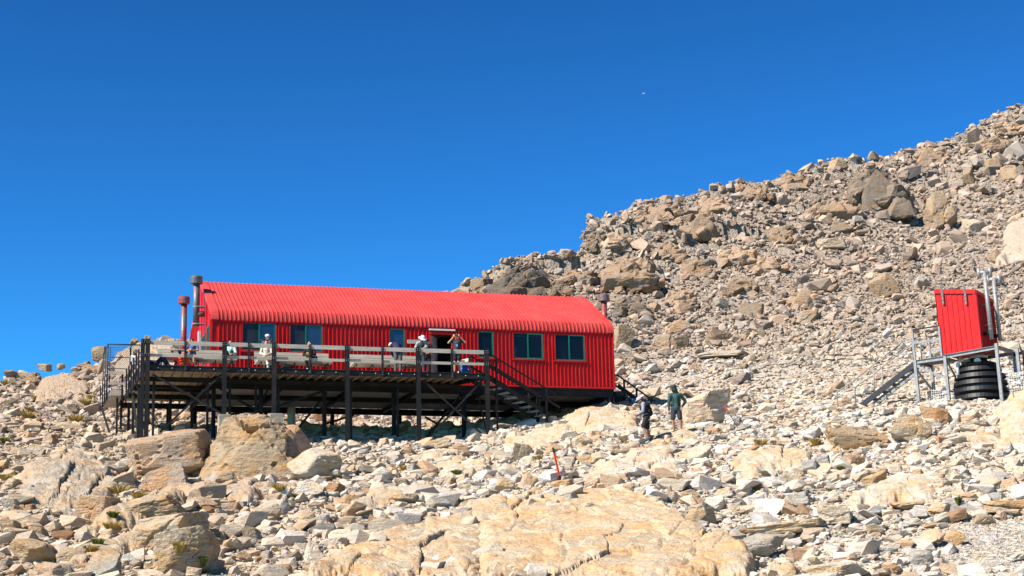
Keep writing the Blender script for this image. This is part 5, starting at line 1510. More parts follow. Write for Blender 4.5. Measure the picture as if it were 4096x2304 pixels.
for t_, s in ((.53, -.05), (3.4, -.05), (3.4, 1.22)):
    g = P(t_, s, 0); zt = 1.0 - drop / tot * t_
    zg = ground_z(g[0], g[1]) - .4
    pt(MB().box((g[0] - .04, g[1] - .04, min(zg, -2.2)), (g[0] + .04, g[1] + .04, zt - .03)), 'post', BLK)
g = P(3.1, 1.0, 0); pt(MB().box((g[0] - .04, g[1] - .04, -2.6), (g[0] + .04, g[1] + .04, -1.5)), 'support_post', BLK)
pt(MB().tube([P(.1, 1.0, -.3), P(.45, .5, -2.9)], .04, 6), 'support_strut', BLK)
A2 = np.array([20.35, 3.0, 0.0])
root, P, pt, tot, drop = staircase('rear_stairs', A2, (.985, .17), 1.15, 9, .195, .33, 'black steel stairs coming down from the far end of the hut behind the hikers', BLK, BLK)
pt(MB().box((HL + .03, 2.8, -.12), (20.4, 4.5, -.06)), 'top_landing', BLK)
pt(MB().channel((HL + .03, 2.95, -.16), (20.4, 2.95, -.16), .06, .2, .012), 'landing_edge', BLK)
for s in (0.0, 1.15):
    pt(MB().beam(P(-.8, s, 1.02), P(0, s, 1.02), .05, .07).beam(P(0, s, 1.02), P(tot * 1.0, s, 1.02 - drop), .05, .07), 'handrail', BLK)
    pt(MB().beam(P(0, s, .52), P(tot, s, .52 - drop), .04, .15), 'guard_rail', BLK)
    for t_ in (.35, 1.05, tot - .25):
        g = P(t_, s, 0)
        pt(MB().box((g[0] - .04, g[1] - .04, -.15 - drop / tot * t_), (g[0] + .04, g[1] + .04, 1.02 - drop / tot * t_)), 'post', BLK)
for (x, y) in ((20.3, 3.0), (20.3, 4.4)): pt(MB().box((x - .06, y - .06, -2.0), (x + .06, y + .06, -.2)), 'support_post', BLK)

# timber box step at the foot of the front stairs
TB = flat_mat('pale_sawn_timber', (0.40, .36, .28), .85, var=.15, scale=5)
p = terrain_at(2230, 1718); dep = (p - CAM) @ FH
def tbx(u0, v0, u1, v1, dd): return at_depth(u0, v0, dep + dd), at_depth(u1, v1, dep + dd)
bx = empty('timber_step', tuple(p)); tag(bx, 'pale boxed timber step on the bedrock at the foot of the front stairs', 'timber step')
q0 = at_depth(2184, 1726, dep - .3); q1 = at_depth(2236, 1718, dep - .15); q2 = at_depth(2236, 1712, dep + .05); q3 = at_depth(2324, 1705, dep + .35)
def slabw(a, b, z0, z1, t, nm):
    a = np.array(a); b = np.array(b); c = (z0 + z1) / 2
    (MB().beam((a[0], a[1], c), (b[0], b[1], c), t, z1 - z0)).build(nm, TB, bx, base=p)
zt = at_depth(2184, 1692, dep - .3)[2]; zb_ = q0[2] - .4
slabw(at_depth(2170, 1700, dep + .1), q0, zb_, zt, .05, 'end_board'); slabw(q0 + RH * .03, at_depth(2205, 1700, dep - .28), zb_, zt, .05, 'front_board')
zt2 = at_depth(2236, 1683, dep + .05)[2]
slabw(at_depth(2236, 1700, dep + .0), at_depth(2324, 1700, dep + .30), zt2 - .34, zt2 - .17, .05, 'front_board'); slabw(at_depth(2236, 1700, dep + .0), at_depth(2324, 1700, dep + .30), zt2 - .165, zt2, .05, 'front_board')
slabw(at_depth(2207, 1700, dep + .75), at_depth(2236, 1700, dep + .02), zb_ + .1, zt2 - .02, .05, 'side_board')

# ------------------------------------------------------------------ benches
def bench(L_):
    root = empty('bench', (0, 0, 0))
    s = MB()
    for k in range(4): s.box((0, .02 + k * .225, .395 - .012 * k), (L_, .02 + k * .225 + .21, .44 - .012 * k))
    s.build('seat', WOOD_X, root)
    b = MB()
    for k in range(3):
        y = .90 + k * .03; z = .47 + k * .165
        b.beam((0, y, z + .075), (L_, y, z + .075), .04, .15, (0, .17, 1))
    b.build('backrest', WOOD_X, root)
    for k in range(5):
        x = .18 + k * (L_ - .36) / 4
        MB().tube([(x, .12, 0), (x, .12, .30), (x, .18, .37), (x, .75, .34), (x, .80, .28), (x, .80, 0)], .02, 8).build('leg', BLK, root)
        MB().beam((x, .83, .05), (x, .98, .95), .04, .05).build('back_support', BLK, root)
    return root
b0 = bench(3.3)
for i, (x, lb) in enumerate(((-2.45, 'grey slatted bench at the left end of the deck behind the red bag'), (1.74, 'grey slatted bench below the two left windows of the hut'), (5.97, 'grey slatted bench left of the hut door behind the bending person'))):
    o = b0 if i == 0 else copy_tree(b0)
    o.location = (x, -2.0, 0)
    tag(o, lb, 'bench', 'benches on the deck')
# ------------------------------------------------------------------ the toilet shed on its steel stand, tank, stairs, gabions
SO = at_depth(3767.7, 1418.8, 66.0)
E1 = np.array([.58, -.8146, 0.]); E2 = np.array([.8146, .58, 0.])
def sframe(tilt=0.0):
    B = Matrix(((E1[0], E2[0], 0), (E1[1], E2[1], 0), (0, 0, 1)))
    return (Matrix.Rotation(tilt, 3, Vector(FH)) @ B).to_4x4()
def sroot(name, label, cat, tilt=0.0, off=(0, 0, 0)):
    o = empty(name)
    o.matrix_world = Matrix.Translation(Vector(SO + E1 * off[0] + E2 * off[1] + np.array([0, 0, off[2]]))) @ sframe(tilt)
    tag(o, label, cat)
    return o
TILT = math.radians(-1.5)
shed = sroot('toilet_shed', 'tilted red corrugated toilet shed raised on a galvanised stand', 'shed', TILT)
W_, D_ = 1.58, 1.75
hFL, hFR, hRL, hRR = 2.52, 2.24, 2.30, 2.06
m = MB()
def side(p0, p1, h0, h1, nrm, pit, rib):
    p0 = np.array(p0, float); p1 = np.array(p1, float); nrm = np.array(nrm, float)
    ln = np.linalg.norm(p1 - p0); d = (p1 - p0) / ln
    stn = []; x = 0.0
    while x < ln - pit * .6:
        stn += [(x, 0), (x + pit * .72, 0), (x + pit * .78, rib), (x + pit * .95, rib)]; x += pit
    stn.append((ln, 0))
    for (a, ra_), (b, rb_) in zip(stn[:-1], stn[1:]):
        A_ = p0 + d * a + nrm * ra_; B_ = p0 + d * b + nrm * rb_
        m.add([A_, B_, B_ + np.array([0, 0, h0 + (h1 - h0) * b / ln]), A_ + np.array([0, 0, h0 + (h1 - h0) * a / ln])], [(0, 1, 2, 3)])
side((0, 0, 0), (W_, 0, 0), hFL, hFR, (0, -1, 0), .212, .022)
side((W_, 0, 0), (W_, D_, 0), hFR, hRR, (1, 0, 0), .14, .03)
side((W_, D_, 0), (0, D_, 0), hRR, hRL, (0, 1, 0), .2, .02)
side((0, D_, 0), (0, 0, 0), hRL, hFL, (-1, 0, 0), .2, .02)
m.add([(0, 0, .01), (W_, 0, .01), (W_, D_, .01), (0, D_, .01)], [(3, 2, 1, 0)])
m.build('wall', RED, shed, fix=False)
rf = MB()
def ro(x, y): return (hFL * (1 - x / W_) + hFR * x / W_) * (1 - y / D_) + (hRL * (1 - x / W_) + hRR * x / W_) * y / D_
nx = 28
for i in range(nx):
    y0 = -.03 + (D_ + .06) * i / nx; y1 = -.03 + (D_ + .06) * (i + 1) / nx; z = .015 if i % 2 else 0
    rf.add([(-.03, y0, ro(-.03, y0) + .02 + z), (W_ + .03, y0, ro(W_ + .03, y0) + .02 + z), (W_ + .03, y1, ro(W_ + .03, y1) + .02 + z), (-.03, y1, ro(-.03, y1) + .02 + z)], [(0, 1, 2, 3)])
r_o = rf.build('roof', RED, shed, fix=False)
t_ = MB()
t_.beam((-.03, -.045, hFL - .045), (W_ + .03, -.045, hFR - .045), .025, .17)
t_.beam((W_ + .045, -.03, hFR - .04), (W_ + .045, D_ + .03, hRR - .04), .025, .14)
t_.build('roof_trim', RED, r_o)
MB().box((W_ - .09, -.034, .0), (W_ + .034, .0, hFR - .13)).box((W_, .001, 0), (W_ + .034, .09, hFR - .13)).build('corner_trim', RED, shed)
STRAP = flat_mat('dark_grey_strap', (.13, .12, .115), .6, metal=.2)
for x in (.29, 1.20):
    zt = ro(x, 0)
    s_ = MB().beam((x, -.07, zt - .56), (x, -.07, zt + .24), .085, .014, (0, 1, 0))
    for zz in (-.18, -.33, -.49): s_.lathe([(.016, 0), (.016, .012)], (x, -.078, zt + zz), axis=(0, -1, 0), n=8, mi=1)
    s_.build('lifting_strap', [STRAP, BRIGHT], shed)
for y in (.42, 1.28):
    v = MB().lathe([(.078, .36 if y < 1 else .42), (.078, 3.02 if y < 1 else 2.86)], (W_ + .28, y, 0), n=16, smooth=True)
    zt = 3.02 if y < 1 else 2.86
    for zz in (.75, 1.55, 2.25): v.lathe([(.083, zz), (.083, zz + .02)], (W_ + .28, y, 0), n=16)
    vo = v.build('vent_pipe', GALV, shed)
    c = MB().tube([(W_ + .10, y - .10, zt - .06), (W_ + .46, y + .10, zt - .06)], .07, 14)
    for dx, dy in ((-.18, -.10), (.18, .10)): c.lathe([(.075, zt - .26), (.075, zt + .12)], (W_ + .28 + dx, y + dy, 0), n=16, smooth=True)
    c.build('cowl', GALV, vo)
    MB().tube([(W_, y, .62), (W_ + .28, y, .62)], .07, 12).build('elbow', BLK, vo)
    for zz in (.95, 1.75):
        MB().beam((W_, y + .09, zz), (W_ + .3, y + .09, zz), .012, .03).lathe([(.086, zz - .015), (.086, zz + .015)], (W_ + .28, y, 0), n=16).build('bracket', GALV, vo)

stand = sroot('steel_stand', 'galvanised steel stand and railed platform carrying the toilet shed', 'stand', TILT * .8)
def gp(mb, n, mat=GALV, par=None): return mb.build(n, mat, par or stand)
def leg(x, y, zt, zb=-2.4): return MB().box((x - .055, y - .055, zb), (x + .055, y + .055, zt))
for x, y, zt in ((-1.10, -.02, -.06), (.12, -.02, -.08), (2.18, -.02, .12), (.12, 1.7, -.1), (-1.1, 1.5, -.06), (2.18, 1.7, .0)): gp(leg(x, y, zt), 'leg')
gp(MB().channel((-1.05, -.03, -.14), (.05, -.03, -.14), .06, .15, .012), 'beam')
gp(MB().channel((.06, -.03, -.10), (2.12, -.03, -.03), .07, .14, .012), 'beam')
gp(MB().channel((.06, 1.7, -.10), (2.12, 1.7, -.06), .07, .14, .012), 'beam')
gp(MB().channel((2.18, .05, -.02), (2.18, 1.7, -.02), .07, .13, .012), 'beam')
gp(MB().channel((-1.1, .04, -.14), (-1.1, 1.5, -.14), .07, .14, .012), 'beam')
gp(MB().beam((-1.05, -.02, -.30), (.10, -.02, -.95), .05, .07), 'brace')
gp(MB().beam((-1.08, .1, -.5), (-1.0, 1.45, -1.3), .05, .07), 'brace')
gp(MB().beam((.15, .1, -.3), (.2, 1.6, -1.6), .05, .07), 'brace')
g = MB()
for k in range(26): g.box((-1.08 + k * .045, 0, -.11), (-1.08 + k * .045 + .008, 1.5, -.07))
for k in range(10): g.box((-1.08, .05 + k * .16, -.10), (.05, .06 + k * .16, -.08))
gp(g, 'platform_grating')
for x, y, zt in ((-1.10, -.02, 1.10), (.0, -.02, 1.10), (-1.1, 1.5, 1.0), (.0, 1.5, 1.0)): gp(MB().box((x - .035, y - .035, -.06), (x + .035, y + .035, zt)), 'rail_post')
gp(MB().beam((-1.12, -.02, 1.12), (.02, -.02, 1.12), .06, .05), 'top_rail', BLK)
gp(MB().beam((-1.12, 1.5, 1.02), (.02, 1.5, 1.02), .06, .05), 'top_rail', BLK)
gp(MB().beam((-1.12, -.02, .60), (.02, -.02, .60), .05, .07), 'middle_rail'); gp(MB().beam((-1.12, 1.5, .5), (.02, 1.5, .5), .05, .07), 'middle_rail')
gp(MB().box((2.72, 1.1, -.95), (2.88, 1.18, -.1)), 'back_panel', BLK); gp(MB().beam((2.2, 1.65, -.15), (2.75, 1.2, -.15), .05, .12), 'back_rail', BLK)
gp(leg(2.62, .9, -.02, -1.4), 'leg')

# the black tank
tank = sroot('waste_tank', 'black ribbed plastic tank under the toilet shed', 'tank', 0, (1.05, .98, -2.05))
TANKM = flat_mat('black_tank_plastic', (.012, .013, .015), .5, var=.3, scale=3, spec=.35)
pr = [(.75, -.1)]
z = 0.0; R0 = .98
for k in range(6):
    r0 = (.86, .95, 1.0, 1.0, .95, .82)[k]
    pr += [(r0 - .10, z), (r0 + .02, z + .045), (r0 - .015, z + .19), (r0 - .10, z + .205)]; z += .262
pr += [(.80, z + .02), (.55, z + .14), (.36, z + .18)]
MB().lathe(pr, n=40, smooth=False).build('body', TANKM, tank)
MB().lathe([(.36, z + .13), (.33, z + .15), (.30, z + .45)], n=24, smooth=True).build('neck', TANKM, tank)
PVC = flat_mat('white_plastic_pipe', (.72, .73, .73), .4, var=.06)
MB().lathe([(.36, z + .30), (.37, z + .37), (.30, z + .44), (.14, z + .47)], (0, -.06, 0), n=24, smooth=True).build('lid', flat_mat('pale_tank_lid', (.52, .52, .50), .5), tank)
MB().lathe([(.125, .28), (.125, .42), (.105, .43), (.02, .435)], (.12, -.15, z + .16), axis=(.1, -1, -.05), n=20).build('cap', PVC, tank)
MB().tube([(-.25, -.2, z + .22), (-.48, -.52, z + .24), (-.58, -.62, z + .18), (-.60, -.64, z + .05), (-.60, -.64, z - .42)], .062, 12).build('overflow_pipe', PVC, tank)
MB().lathe([(.08, 0), (.08, .08)], (-.60, -.64, z - .46), n=12).build('pipe_end', PVC, tank)
MB().tube([(.35, -.3, z + .2), (.8, -.5, z - .05), (1.0, -.35, z - .5), (1.02, -.2, z - 1.0)], .022, 8).build('hose', TANKM, tank)

# stairs up to the platform
st = sroot('toilet_stairs', 'galvanised open stairs with tube handrails leading up to the toilet platform', 'stairs', 0, (-1.12, 0, -.12))
n_t, rise_, run_ = 7, .245, .415
tt = MB
MB().channel((.02, 0, -.08), (-n_t * run_ - .25, 0, -.08 - (n_t + .6) * rise_), .07, .20, .012, side=(0, 1, 0)).build('stringer', flat_mat('dark_painted_stringer', (.035, .036, .04), .45, metal=.3), st)
MB().channel((.02, .78, -.08), (-n_t * run_ - .25, .78, -.08 - (n_t + .6) * rise_), .07, .20, .012, side=(0, -1, 0)).build('stringer', GALV, st)
for i in range(n_t):
    x = -(i + .75) * run_; zz = -(i + 1) * rise_ + .03
    mm = MB()
    for k in range(7): mm.box((x - .13 + k * .04, .04, zz - .03), (x - .13 + k * .04 + .01, .74, zz))
    for k in range(9): mm.box((x - .13, .06 + k * .083, zz - .025), (x + .12, .066 + k * .083, zz - .002))
    mm.box((x - .14, .04, zz - .045), (x - .13, .74, zz + .005)); mm.box((x + .12, .04, zz - .045), (x + .13, .74, zz + .005))
    mm.build('tread', flat_mat('shaded_grating', (.10, .105, .11), .5, metal=.3) if i == 0 else bpy.data.materials['shaded_grating'], st)  # tread colour darkened to carry the shade of the undersides
def q_(x, y, z): return (x, y, z)
slp = rise_ / run_
for y in (0.0, .78):
    pts = [(-.05, y, .02), (-.05, y, .72), (-.10, y, .86), (-.22, y, .92), (-.36, y, .88)]
    for xx in np.linspace(-.5, -2.95, 8): pts.append((xx, y, .88 + (xx + .36) * slp))
    if y > .5: pts = pts[:-3] + [(-2.15, y, -.22), (-2.8, y, -.50), (-2.95, y, -.62), (-2.97, y, -.75), (-2.97, y, -1.5)]
    else: pts += [(-3.30, y, -.78), (-3.36, y, -.86), (-3.37, y, -.98), (-3.37, y, -2.1)]
    MB().tube(pts, .027, 8).build('handrail', GALV, st)
    MB().tube([(-1.75, y, -1.75 * slp - .05), (-1.75, y, .88 + (-1.75 + .36) * slp)], .025, 8).build('baluster', GALV, st)

# gabions and the little dry-stone wall
def gabion_wire():
    m, t, b = new_mat('gabion_wire')
    tc = N(t, 'ShaderNodeTexCoord')
    mp = N(t, 'ShaderNodeMapping'); mp.inputs['Scale'].default_value = (11, 11, 11); L(t, tc.outputs['UV'], mp.inputs[0])
    vo = N(t, 'ShaderNodeTexVoronoi'); vo.feature = 'DISTANCE_TO_EDGE'; vo.inputs['Scale'].default_value = 1.0; vo.inputs['Randomness'].default_value = .35
    L(t, mp.outputs[0], vo.inputs['Vector'])
    lt = N(t, 'ShaderNodeMath', operation='LESS_THAN'); L(t, vo.outputs['Distance'], lt.inputs[0]); lt.inputs[1].default_value = .055
    b.inputs['Base Color'].default_value = (.5, .52, .54, 1); b.inputs['Roughness'].default_value = .4
    L(t, lt.outputs[0], b.inputs['Alpha'])
    return m
GWIRE = gabion_wire()
def stone_fill(name, pts, sizes, parent, cols, seed):
    r = np.random.default_rng(seed); VV = []; FF = []; CC = []; nv = 0
    for p, s in zip(pts, sizes):
        V, Fc = PROTO[int(r.integers(0, len(PROTO)))]
        X = (V * s / 2) @ rot_m(r.uniform(0, 6.28), r.normal(0, .3), r.normal(0, .3)).T + np.array(p)
        VV.append(X); FF.append(Fc + nv); nv += len(X); CC.append(np.repeat(np.array([cols[int(r.integers(0, len(cols)))]]) * r.uniform(.85, 1.1), len(X), 0))
    me = tri_mesh(name, np.concatenate(VV), np.concatenate(FF), False)
    ca = me.color_attributes.new('col', 'FLOAT_COLOR', 'POINT')
    Cc = np.concatenate(CC); ca.data.foreach_set('color', np.concatenate([Cc, np.ones((len(Cc), 1))], 1).astype(np.float32).ravel())
    return mesh_obj(name, me, ROCK_ATTR, parent)
def gabion(x0, y0, z0, w, d, h, label, seed):
    o = sroot('gabion', label, 'gabion', 0, (x0, y0, z0)); o['group'] = 'wire rock baskets around the tank'
    r = np.random.default_rng(seed); pts = []
    for k in range(int(w * h * 150)): pts.append((r.uniform(.06, w - .06), r.uniform(.08, .3), r.uniform(.05, h - .06)))
    for k in range(int(w * d * 40)): pts.append((r.uniform(.06, w - .06), r.uniform(.06, d - .06), h - .08))
    stone_fill('stone_fill', pts, r.uniform(.13, .26, len(pts)), o, [tuple(c) for c in PAL_NEAR[:6]], seed)
    me = bpy.data.meshes.new('wire_mesh')
    me.from_pydata([(0, 0, 0), (w, 0, 0), (w, 0, h), (0, 0, h), (w, d, h), (0, d, h)], [], [(0, 1, 2, 3), (3, 2, 4, 5)])
    uv = me.uv_layers.new(name='UVMap')
    for i, c in enumerate(((0, 0), (w, 0), (w, h), (0, h), (0, h), (w, h), (w, h + d), (0, h + d))): uv.data[i].uv = c
    mesh_obj('wire_mesh', me, GWIRE, o)
gabion(-1.02, .55, -2.3, 1.15, .7, 1.12, 'wire basket of stones between the stand legs left of the black tank', 61)
gabion(2.35, .35, -2.3, 1.6, .8, 1.35, 'wire basket of stones at the right edge beside the stand leg', 62)
# dry stones stacked in front of the tank
wl = empty('dry_stone_wall', tuple(terrain_at(3900, 1660))); tag(wl, 'low dry stone wall in front of the black tank', 'stone wall')
r = np.random.default_rng(5); pts = []; szs = []
for k in range(60):
    u = r.uniform(3770, 4060); v = 1606 + abs(r.normal(0, 1)) * 26 + (4060 - u) * .02
    g = at_depth(u, v, 64.5 - (v - 1606) * .012 + r.uniform(-.2, .3)); pts.append(g - np.array(wl.location)); szs.append(r.uniform(.22, .55))
stone_fill('stacked_stones', pts, szs, wl, [C_TAN, C_CREAM, C_WHITE, C_GREY, (.46, .33, .21)], 9)

# ------------------------------------------------------------------ marker poles and rods
ORANGE = flat_mat('orange_marker_sleeve', (1.0, .10, .012), .4, var=.08)
RUSTM = flat_mat('rusty_steel_rod', (.10, .05, .042), .75, var=.4, scale=14)
def pole(name, top, bot, w, sl0, sl1, label, col_top=BLK, thick=.02, sw=1.5):
    base = hit(*bot); dep = (base - CAM) @ FH
    tp = at_depth(top[0], top[1], dep)
    bt = at_depth(bot[0], bot[1], dep); dv = tp - bt; bt = bt - dv * .25
    root = empty(name, tuple(base)); tag(root, label, 'marker pole')
    MB().beam(bt, tp, w, thick, FH).beam(bt, tp, thick, w * .8, FH).build('stake', col_top, root, base=base)
    b0 = at_depth(bot[0], bot[1], dep)
    a = b0 + dv * sl0; b = b0 + dv * sl1
    MB().beam(a, b, w * sw, w * .75, FH).build('orange_sleeve', ORANGE, root, base=base)
pole('marker_pole', (2212, 1790), (2241, 1920), .064, .13, .82, 'leaning orange marker pole with a black tip among the pale stones below the stairs', BLK, .03, 1.18)
pole('marker_pole', (2898, 1620), (2957, 1722), .03, .74, 1.0, 'slim rusty marker pole with a short orange sleeve leaning by the tall pinkish boulder', RUSTM, .02, 1.75)
b = terrain_at(2873, 1722); dp = (b - CAM) @ FH
rd = MB().tube([at_depth(2868, 1722, dp), at_depth(2957, 1667, dp + .5)], .016, 6).build('rusty_rod', RUSTM, None, base=b); tag(rd, 'long bent rusty rod lying across the slim rusty pole', 'rod')
rd = MB().tube([at_depth(2894, 1724, dp - .2), at_depth(2900, 1700, dp - .15), at_depth(2903, 1680, dp - .1)], .016, 6).build('rusty_rod', RUSTM, None, base=b); tag(rd, 'short upright rusty rod stub left of the slim rusty pole', 'rod')

# things seen under the hut
lm = empty('lattice_frame', tuple(at_depth(1548, 1745, 90))); tag(lm, 'short galvanised lattice frame seen behind the hut between its stilts', 'lattice frame')
LMb = np.array(lm.location)
m = MB(); 
for dx, dy in ((-.16, 0), (.16, 0), (0, .25)): m.tube([(dx, dy, -.5), (dx, dy, 2.0)], .022, 6)
for k in range(8):
    z = -.1 + k * .26; s = 1 if k % 2 else -1
    m.tube([(-.16 * s, 0, z), (.16 * s, 0, z + .26)], .011, 5); m.tube([(.16 * s, 0, z), (0, .25, z + .26)], .011, 5)
m.build('lattice', GALV, lm)
for dx in (-.32, .38): MB().tube([(dx, .1, -.5), (dx, .1, 2.0)], .018, 6).build('pole', GALV, lm)
MB().box((.18, -.04, .70), (.40, .0, 1.0)).build('plate', flat_mat('pale_plate', (.6, .55, .55), .5), lm)
wp = at_depth(1166, 1690, 84)
MB().lathe([(.2, -.6), (.2, .72), (.17, .75)], n=16, smooth=True).build('drum', PVC, None)
dob = bpy.data.objects['drum']; dob.name = 'white_drum'; dob.location = tuple(wp); tag(dob, 'white plastic drum half hidden behind the shaded rock under the hut', 'drum')

# ------------------------------------------------------------------ grass tufts
GY = flat_mat('dry_yellow_grass', (.46, .33, .10), .8, var=.35, scale=3, spec=.1)
GG = flat_mat('olive_grass', (.13, .15, .03), .8, var=.35, scale=3, spec=.1)
def tuft(u, v, w, green, label, seed):
    r = np.random.default_rng(seed)
    g = hit(u, v); sc = ((g - CAM) @ FH) / FPX
    W2 = w * sc * .5; H2 = W2 * r.uniform(.42, .62) + .04
    m = MB()
    for k in range(260):
        a = r.uniform(0, 2 * PI); rad = W2 * .75 * math.sqrt(r.uniform())
        x, y = rad * math.cos(a), rad * math.sin(a)
        lean_ = np.array([math.cos(a) * rad / W2 * 1.5 + r.normal(0, .35), math.sin(a) * rad / W2 * 1.5 + r.normal(0, .35), 1.0])
        h = H2 * r.uniform(.3, 1.15) * (1.1 - .6 * rad / W2); t = np.array([x, y, 0]) + lean_ * h
        mid = np.array([x, y, 0]) + lean_ * h * .5 + np.array([0, 0, h * .12])
        wd = np.cross(lean_, r.normal(0, 1, 3)); wd = wd / np.linalg.norm(wd) * max(.012, W2 * .028)
        x *= .45; y *= .45
        m.add([np.array([x, y, -.15]) - wd, np.array([x, y, -.15]) + wd, mid + wd * .7, mid - wd * .7, t], [(0, 1, 2, 3), (3, 2, 4)])
    o = m.build('grass_tuft', GG if green else GY, None, fix=False)
    o.location = tuple(g + np.array([0, 0, .03]))
    tag(o, label, 'grass', 'grass tufts between the rocks')
TU = [(24, 1915, 60, 0, 'yellow grass tuft on the left edge beside the mottled bedrock hump'), (478, 1972, 100, 0, 'wide yellow grass tuft at the foot of the huge square-topped boulder'), (556, 1988, 70, 0, 'yellow tuft between the pointed leaning boulder and the long tilted slab'),
      (448, 2112, 80, 0, 'bright yellow tuft at the lower end of the striped cream slab'), (450, 2064, 50, 1, 'dark olive tuft in front of the big brown pink block'), (392, 2175, 50, 1, 'green tuft left of the striped cream slab'), (362, 2202, 64, 0, 'low yellow tuft above the grey broken boulder'),
      (718, 2190, 56, 0, 'yellow tuft hugging the underside of the striped cream slab'), (1116, 1955, 60, 0, 'yellow tuft below the broad rounded cream boulder'), (812, 2245, 36, 1, 'small bright green tuft near the bottom at left centre'),
      (106, 1663, 74, 0, 'broad dry tuft low on the left hill'), (306, 1680, 80, 0, 'dry tuft below the dark shaded block on the left hill'), (340, 1612, 60, 0, 'golden tuft on the left hill under the tan swell'), (362, 1590, 36, 0, 'small golden tuft just left of the mesh cage'),
      (142, 1594, 40, 0, 'pale tuft at the foot of the smooth tan swell'), (236, 1646, 30, 0, 'tiny tuft left of the dark shaded block'), (14, 1765, 46, 1, 'green tuft on the left edge below the left hill'), (110, 1636, 30, 0, 'tiny dry tuft in the upper left scree'),
      (1827, 1896, 44, 1, 'olive tuft above the grey sharp-edged block'), (1611, 1874, 30, 0, 'small yellow tuft left of the low pale bedrock sheet'), (3041, 1776, 66, 0, 'yellow tuft left of the white slab stone in the right middle'), (3262, 1771, 56, 0, 'yellow tuft left of the long cracked tan block'),
      (3363, 1880, 34, 1, 'olive tuft below the tight trio of blocks'), (3833, 2004, 30, 1, 'small green tuft left of the streaky tan slab at right'), (2598, 1752, 36, 0, 'little yellow tuft beside the shoes of the woman hiker'), (2156, 1838, 50, 0, 'yellow tuft under the square tan boulder'), (30, 1536, 70, 0, 'dry bush like tuft at the left end of the skyline')]
for i, a_ in enumerate(TU): tuft(*a_, 700 + i)
# ------------------------------------------------------------------ people: one continuous remeshed body each, clothes grown over it
def cap_bm(bm, a, b, ra, rb, n=10):
    a = Vector(a); b = Vector(b); d = b - a; ln = max(d.length, 1e-5)
    q = d.to_track_quat('Z', 'Y')
    rings = []
    for i in range(4): t = -PI / 2 + i * PI / 6; rings.append((math.cos(t) * ra, math.sin(t) * ra))
    for i in range(4): t = i * PI / 6; rings.append((math.cos(t) * rb, ln + math.sin(t) * rb))
    prev = None
    for k, (r, z) in enumerate(rings):
        ring = [bm.verts.new(a + q @ Vector((max(r, 1e-4) * math.cos(2 * PI * j / n), max(r, 1e-4) * math.sin(2 * PI * j / n), z))) for j in range(n)]
        if prev:
            for j in range(n): bm.faces.new((prev[j], prev[(j + 1) % n], ring[(j + 1) % n], ring[j]))
        else: bm.faces.new(ring[::-1])
        prev = ring
    bm.faces.new(prev)
def ell_bm(bm, c, r, q=None):
    m = Matrix.Translation(Vector(c)) @ ((q.to_matrix().to_4x4()) if q else Matrix.Identity(4)) @ Matrix.Diagonal((*r, 1))
    bmesh.ops.create_icosphere(bm, subdivisions=2, radius=1.0, matrix=m)
def remeshed(name, bm, voxel, mat, parent, smooth=2):
    me = bpy.data.meshes.new(name); bm.to_mesh(me); bm.free()
    o = bpy.data.objects.new(name, me); COL.objects.link(o)
    md = o.modifiers.new('r', 'REMESH'); md.mode = 'VOXEL'; md.voxel_size = voxel
    ms = o.modifiers.new('s', 'SMOOTH'); ms.factor = .5; ms.iterations = smooth
    dg = bpy.context.evaluated_depsgraph_get()
    nm = bpy.data.meshes.new_from_object(o.evaluated_get(dg))
    o.modifiers.clear(); o.data = nm; nm.name = name
    nm.polygons.foreach_set('use_smooth', np.ones(len(nm.polygons), bool)); nm.materials.clear(); nm.materials.append(mat)
    o.parent = parent
    return o
_CM = {}
def cloth(col, rough=.85):
    k = tuple(col)
    if k not in _CM: _CM[k] = flat_mat('cloth', col, rough, var=.18, scale=14, bump=.25, spec=.15)
    return _CM[k]
SKIN = flat_mat('skin', (.52, .28, .185), .55, var=.08)
SKIN2 = flat_mat('tanned_skin', (.40, .20, .125), .55, var=.08)
HAIRB = flat_mat('brown_hair', (.06, .03, .018), .6, var=.3)
HAIRK = flat_mat('dark_hair', (.018, .013, .011), .6, var=.3)
EYEM = flat_mat('dark_eye', (.015, .012, .01), .2)
def V_(p): return np.array(p, float)
STAND = dict(pel=(0, 0, .96), wai=(0, 0, 1.10), che=(0, 0, 1.32), nec=(0, 0, 1.48), hea=(0, -.02, 1.64),
             sl=(-.19, 0, 1.43), el=(-.24, .02, 1.14), wl=(-.22, -.06, .89), sr=(.19, 0, 1.43), er=(.24, .02, 1.14), wr=(.22, -.06, .89),
             hl=(-.09, 0, .93), kl=(-.10, -.02, .50), al=(-.11, .03, .09), hr=(.09, 0, .93), kr=(.10, -.02, .50), ar=(.11, .03, .09),
             face=(0, -1, 0), toe=(0, -1, 0))
SIT = dict(pel=(0, .0, .56), wai=(0, .03, .70), che=(0, .03, .93), nec=(0, .01, 1.09), hea=(0, -.03, 1.25),
           sl=(-.18, .02, 1.04), el=(-.25, -.05, .77), wl=(-.12, -.28, .70), sr=(.18, .02, 1.04), er=(.25, -.05, .77), wr=(.12, -.28, .70),
           hl=(-.09, -.02, .54), kl=(-.12, -.44, .52), al=(-.12, -.42, .09), hr=(.09, -.02, .54), kr=(.12, -.44, .52), ar=(.12, -.42, .09),
           face=(0, -1, 0), toe=(0, -1, 0))
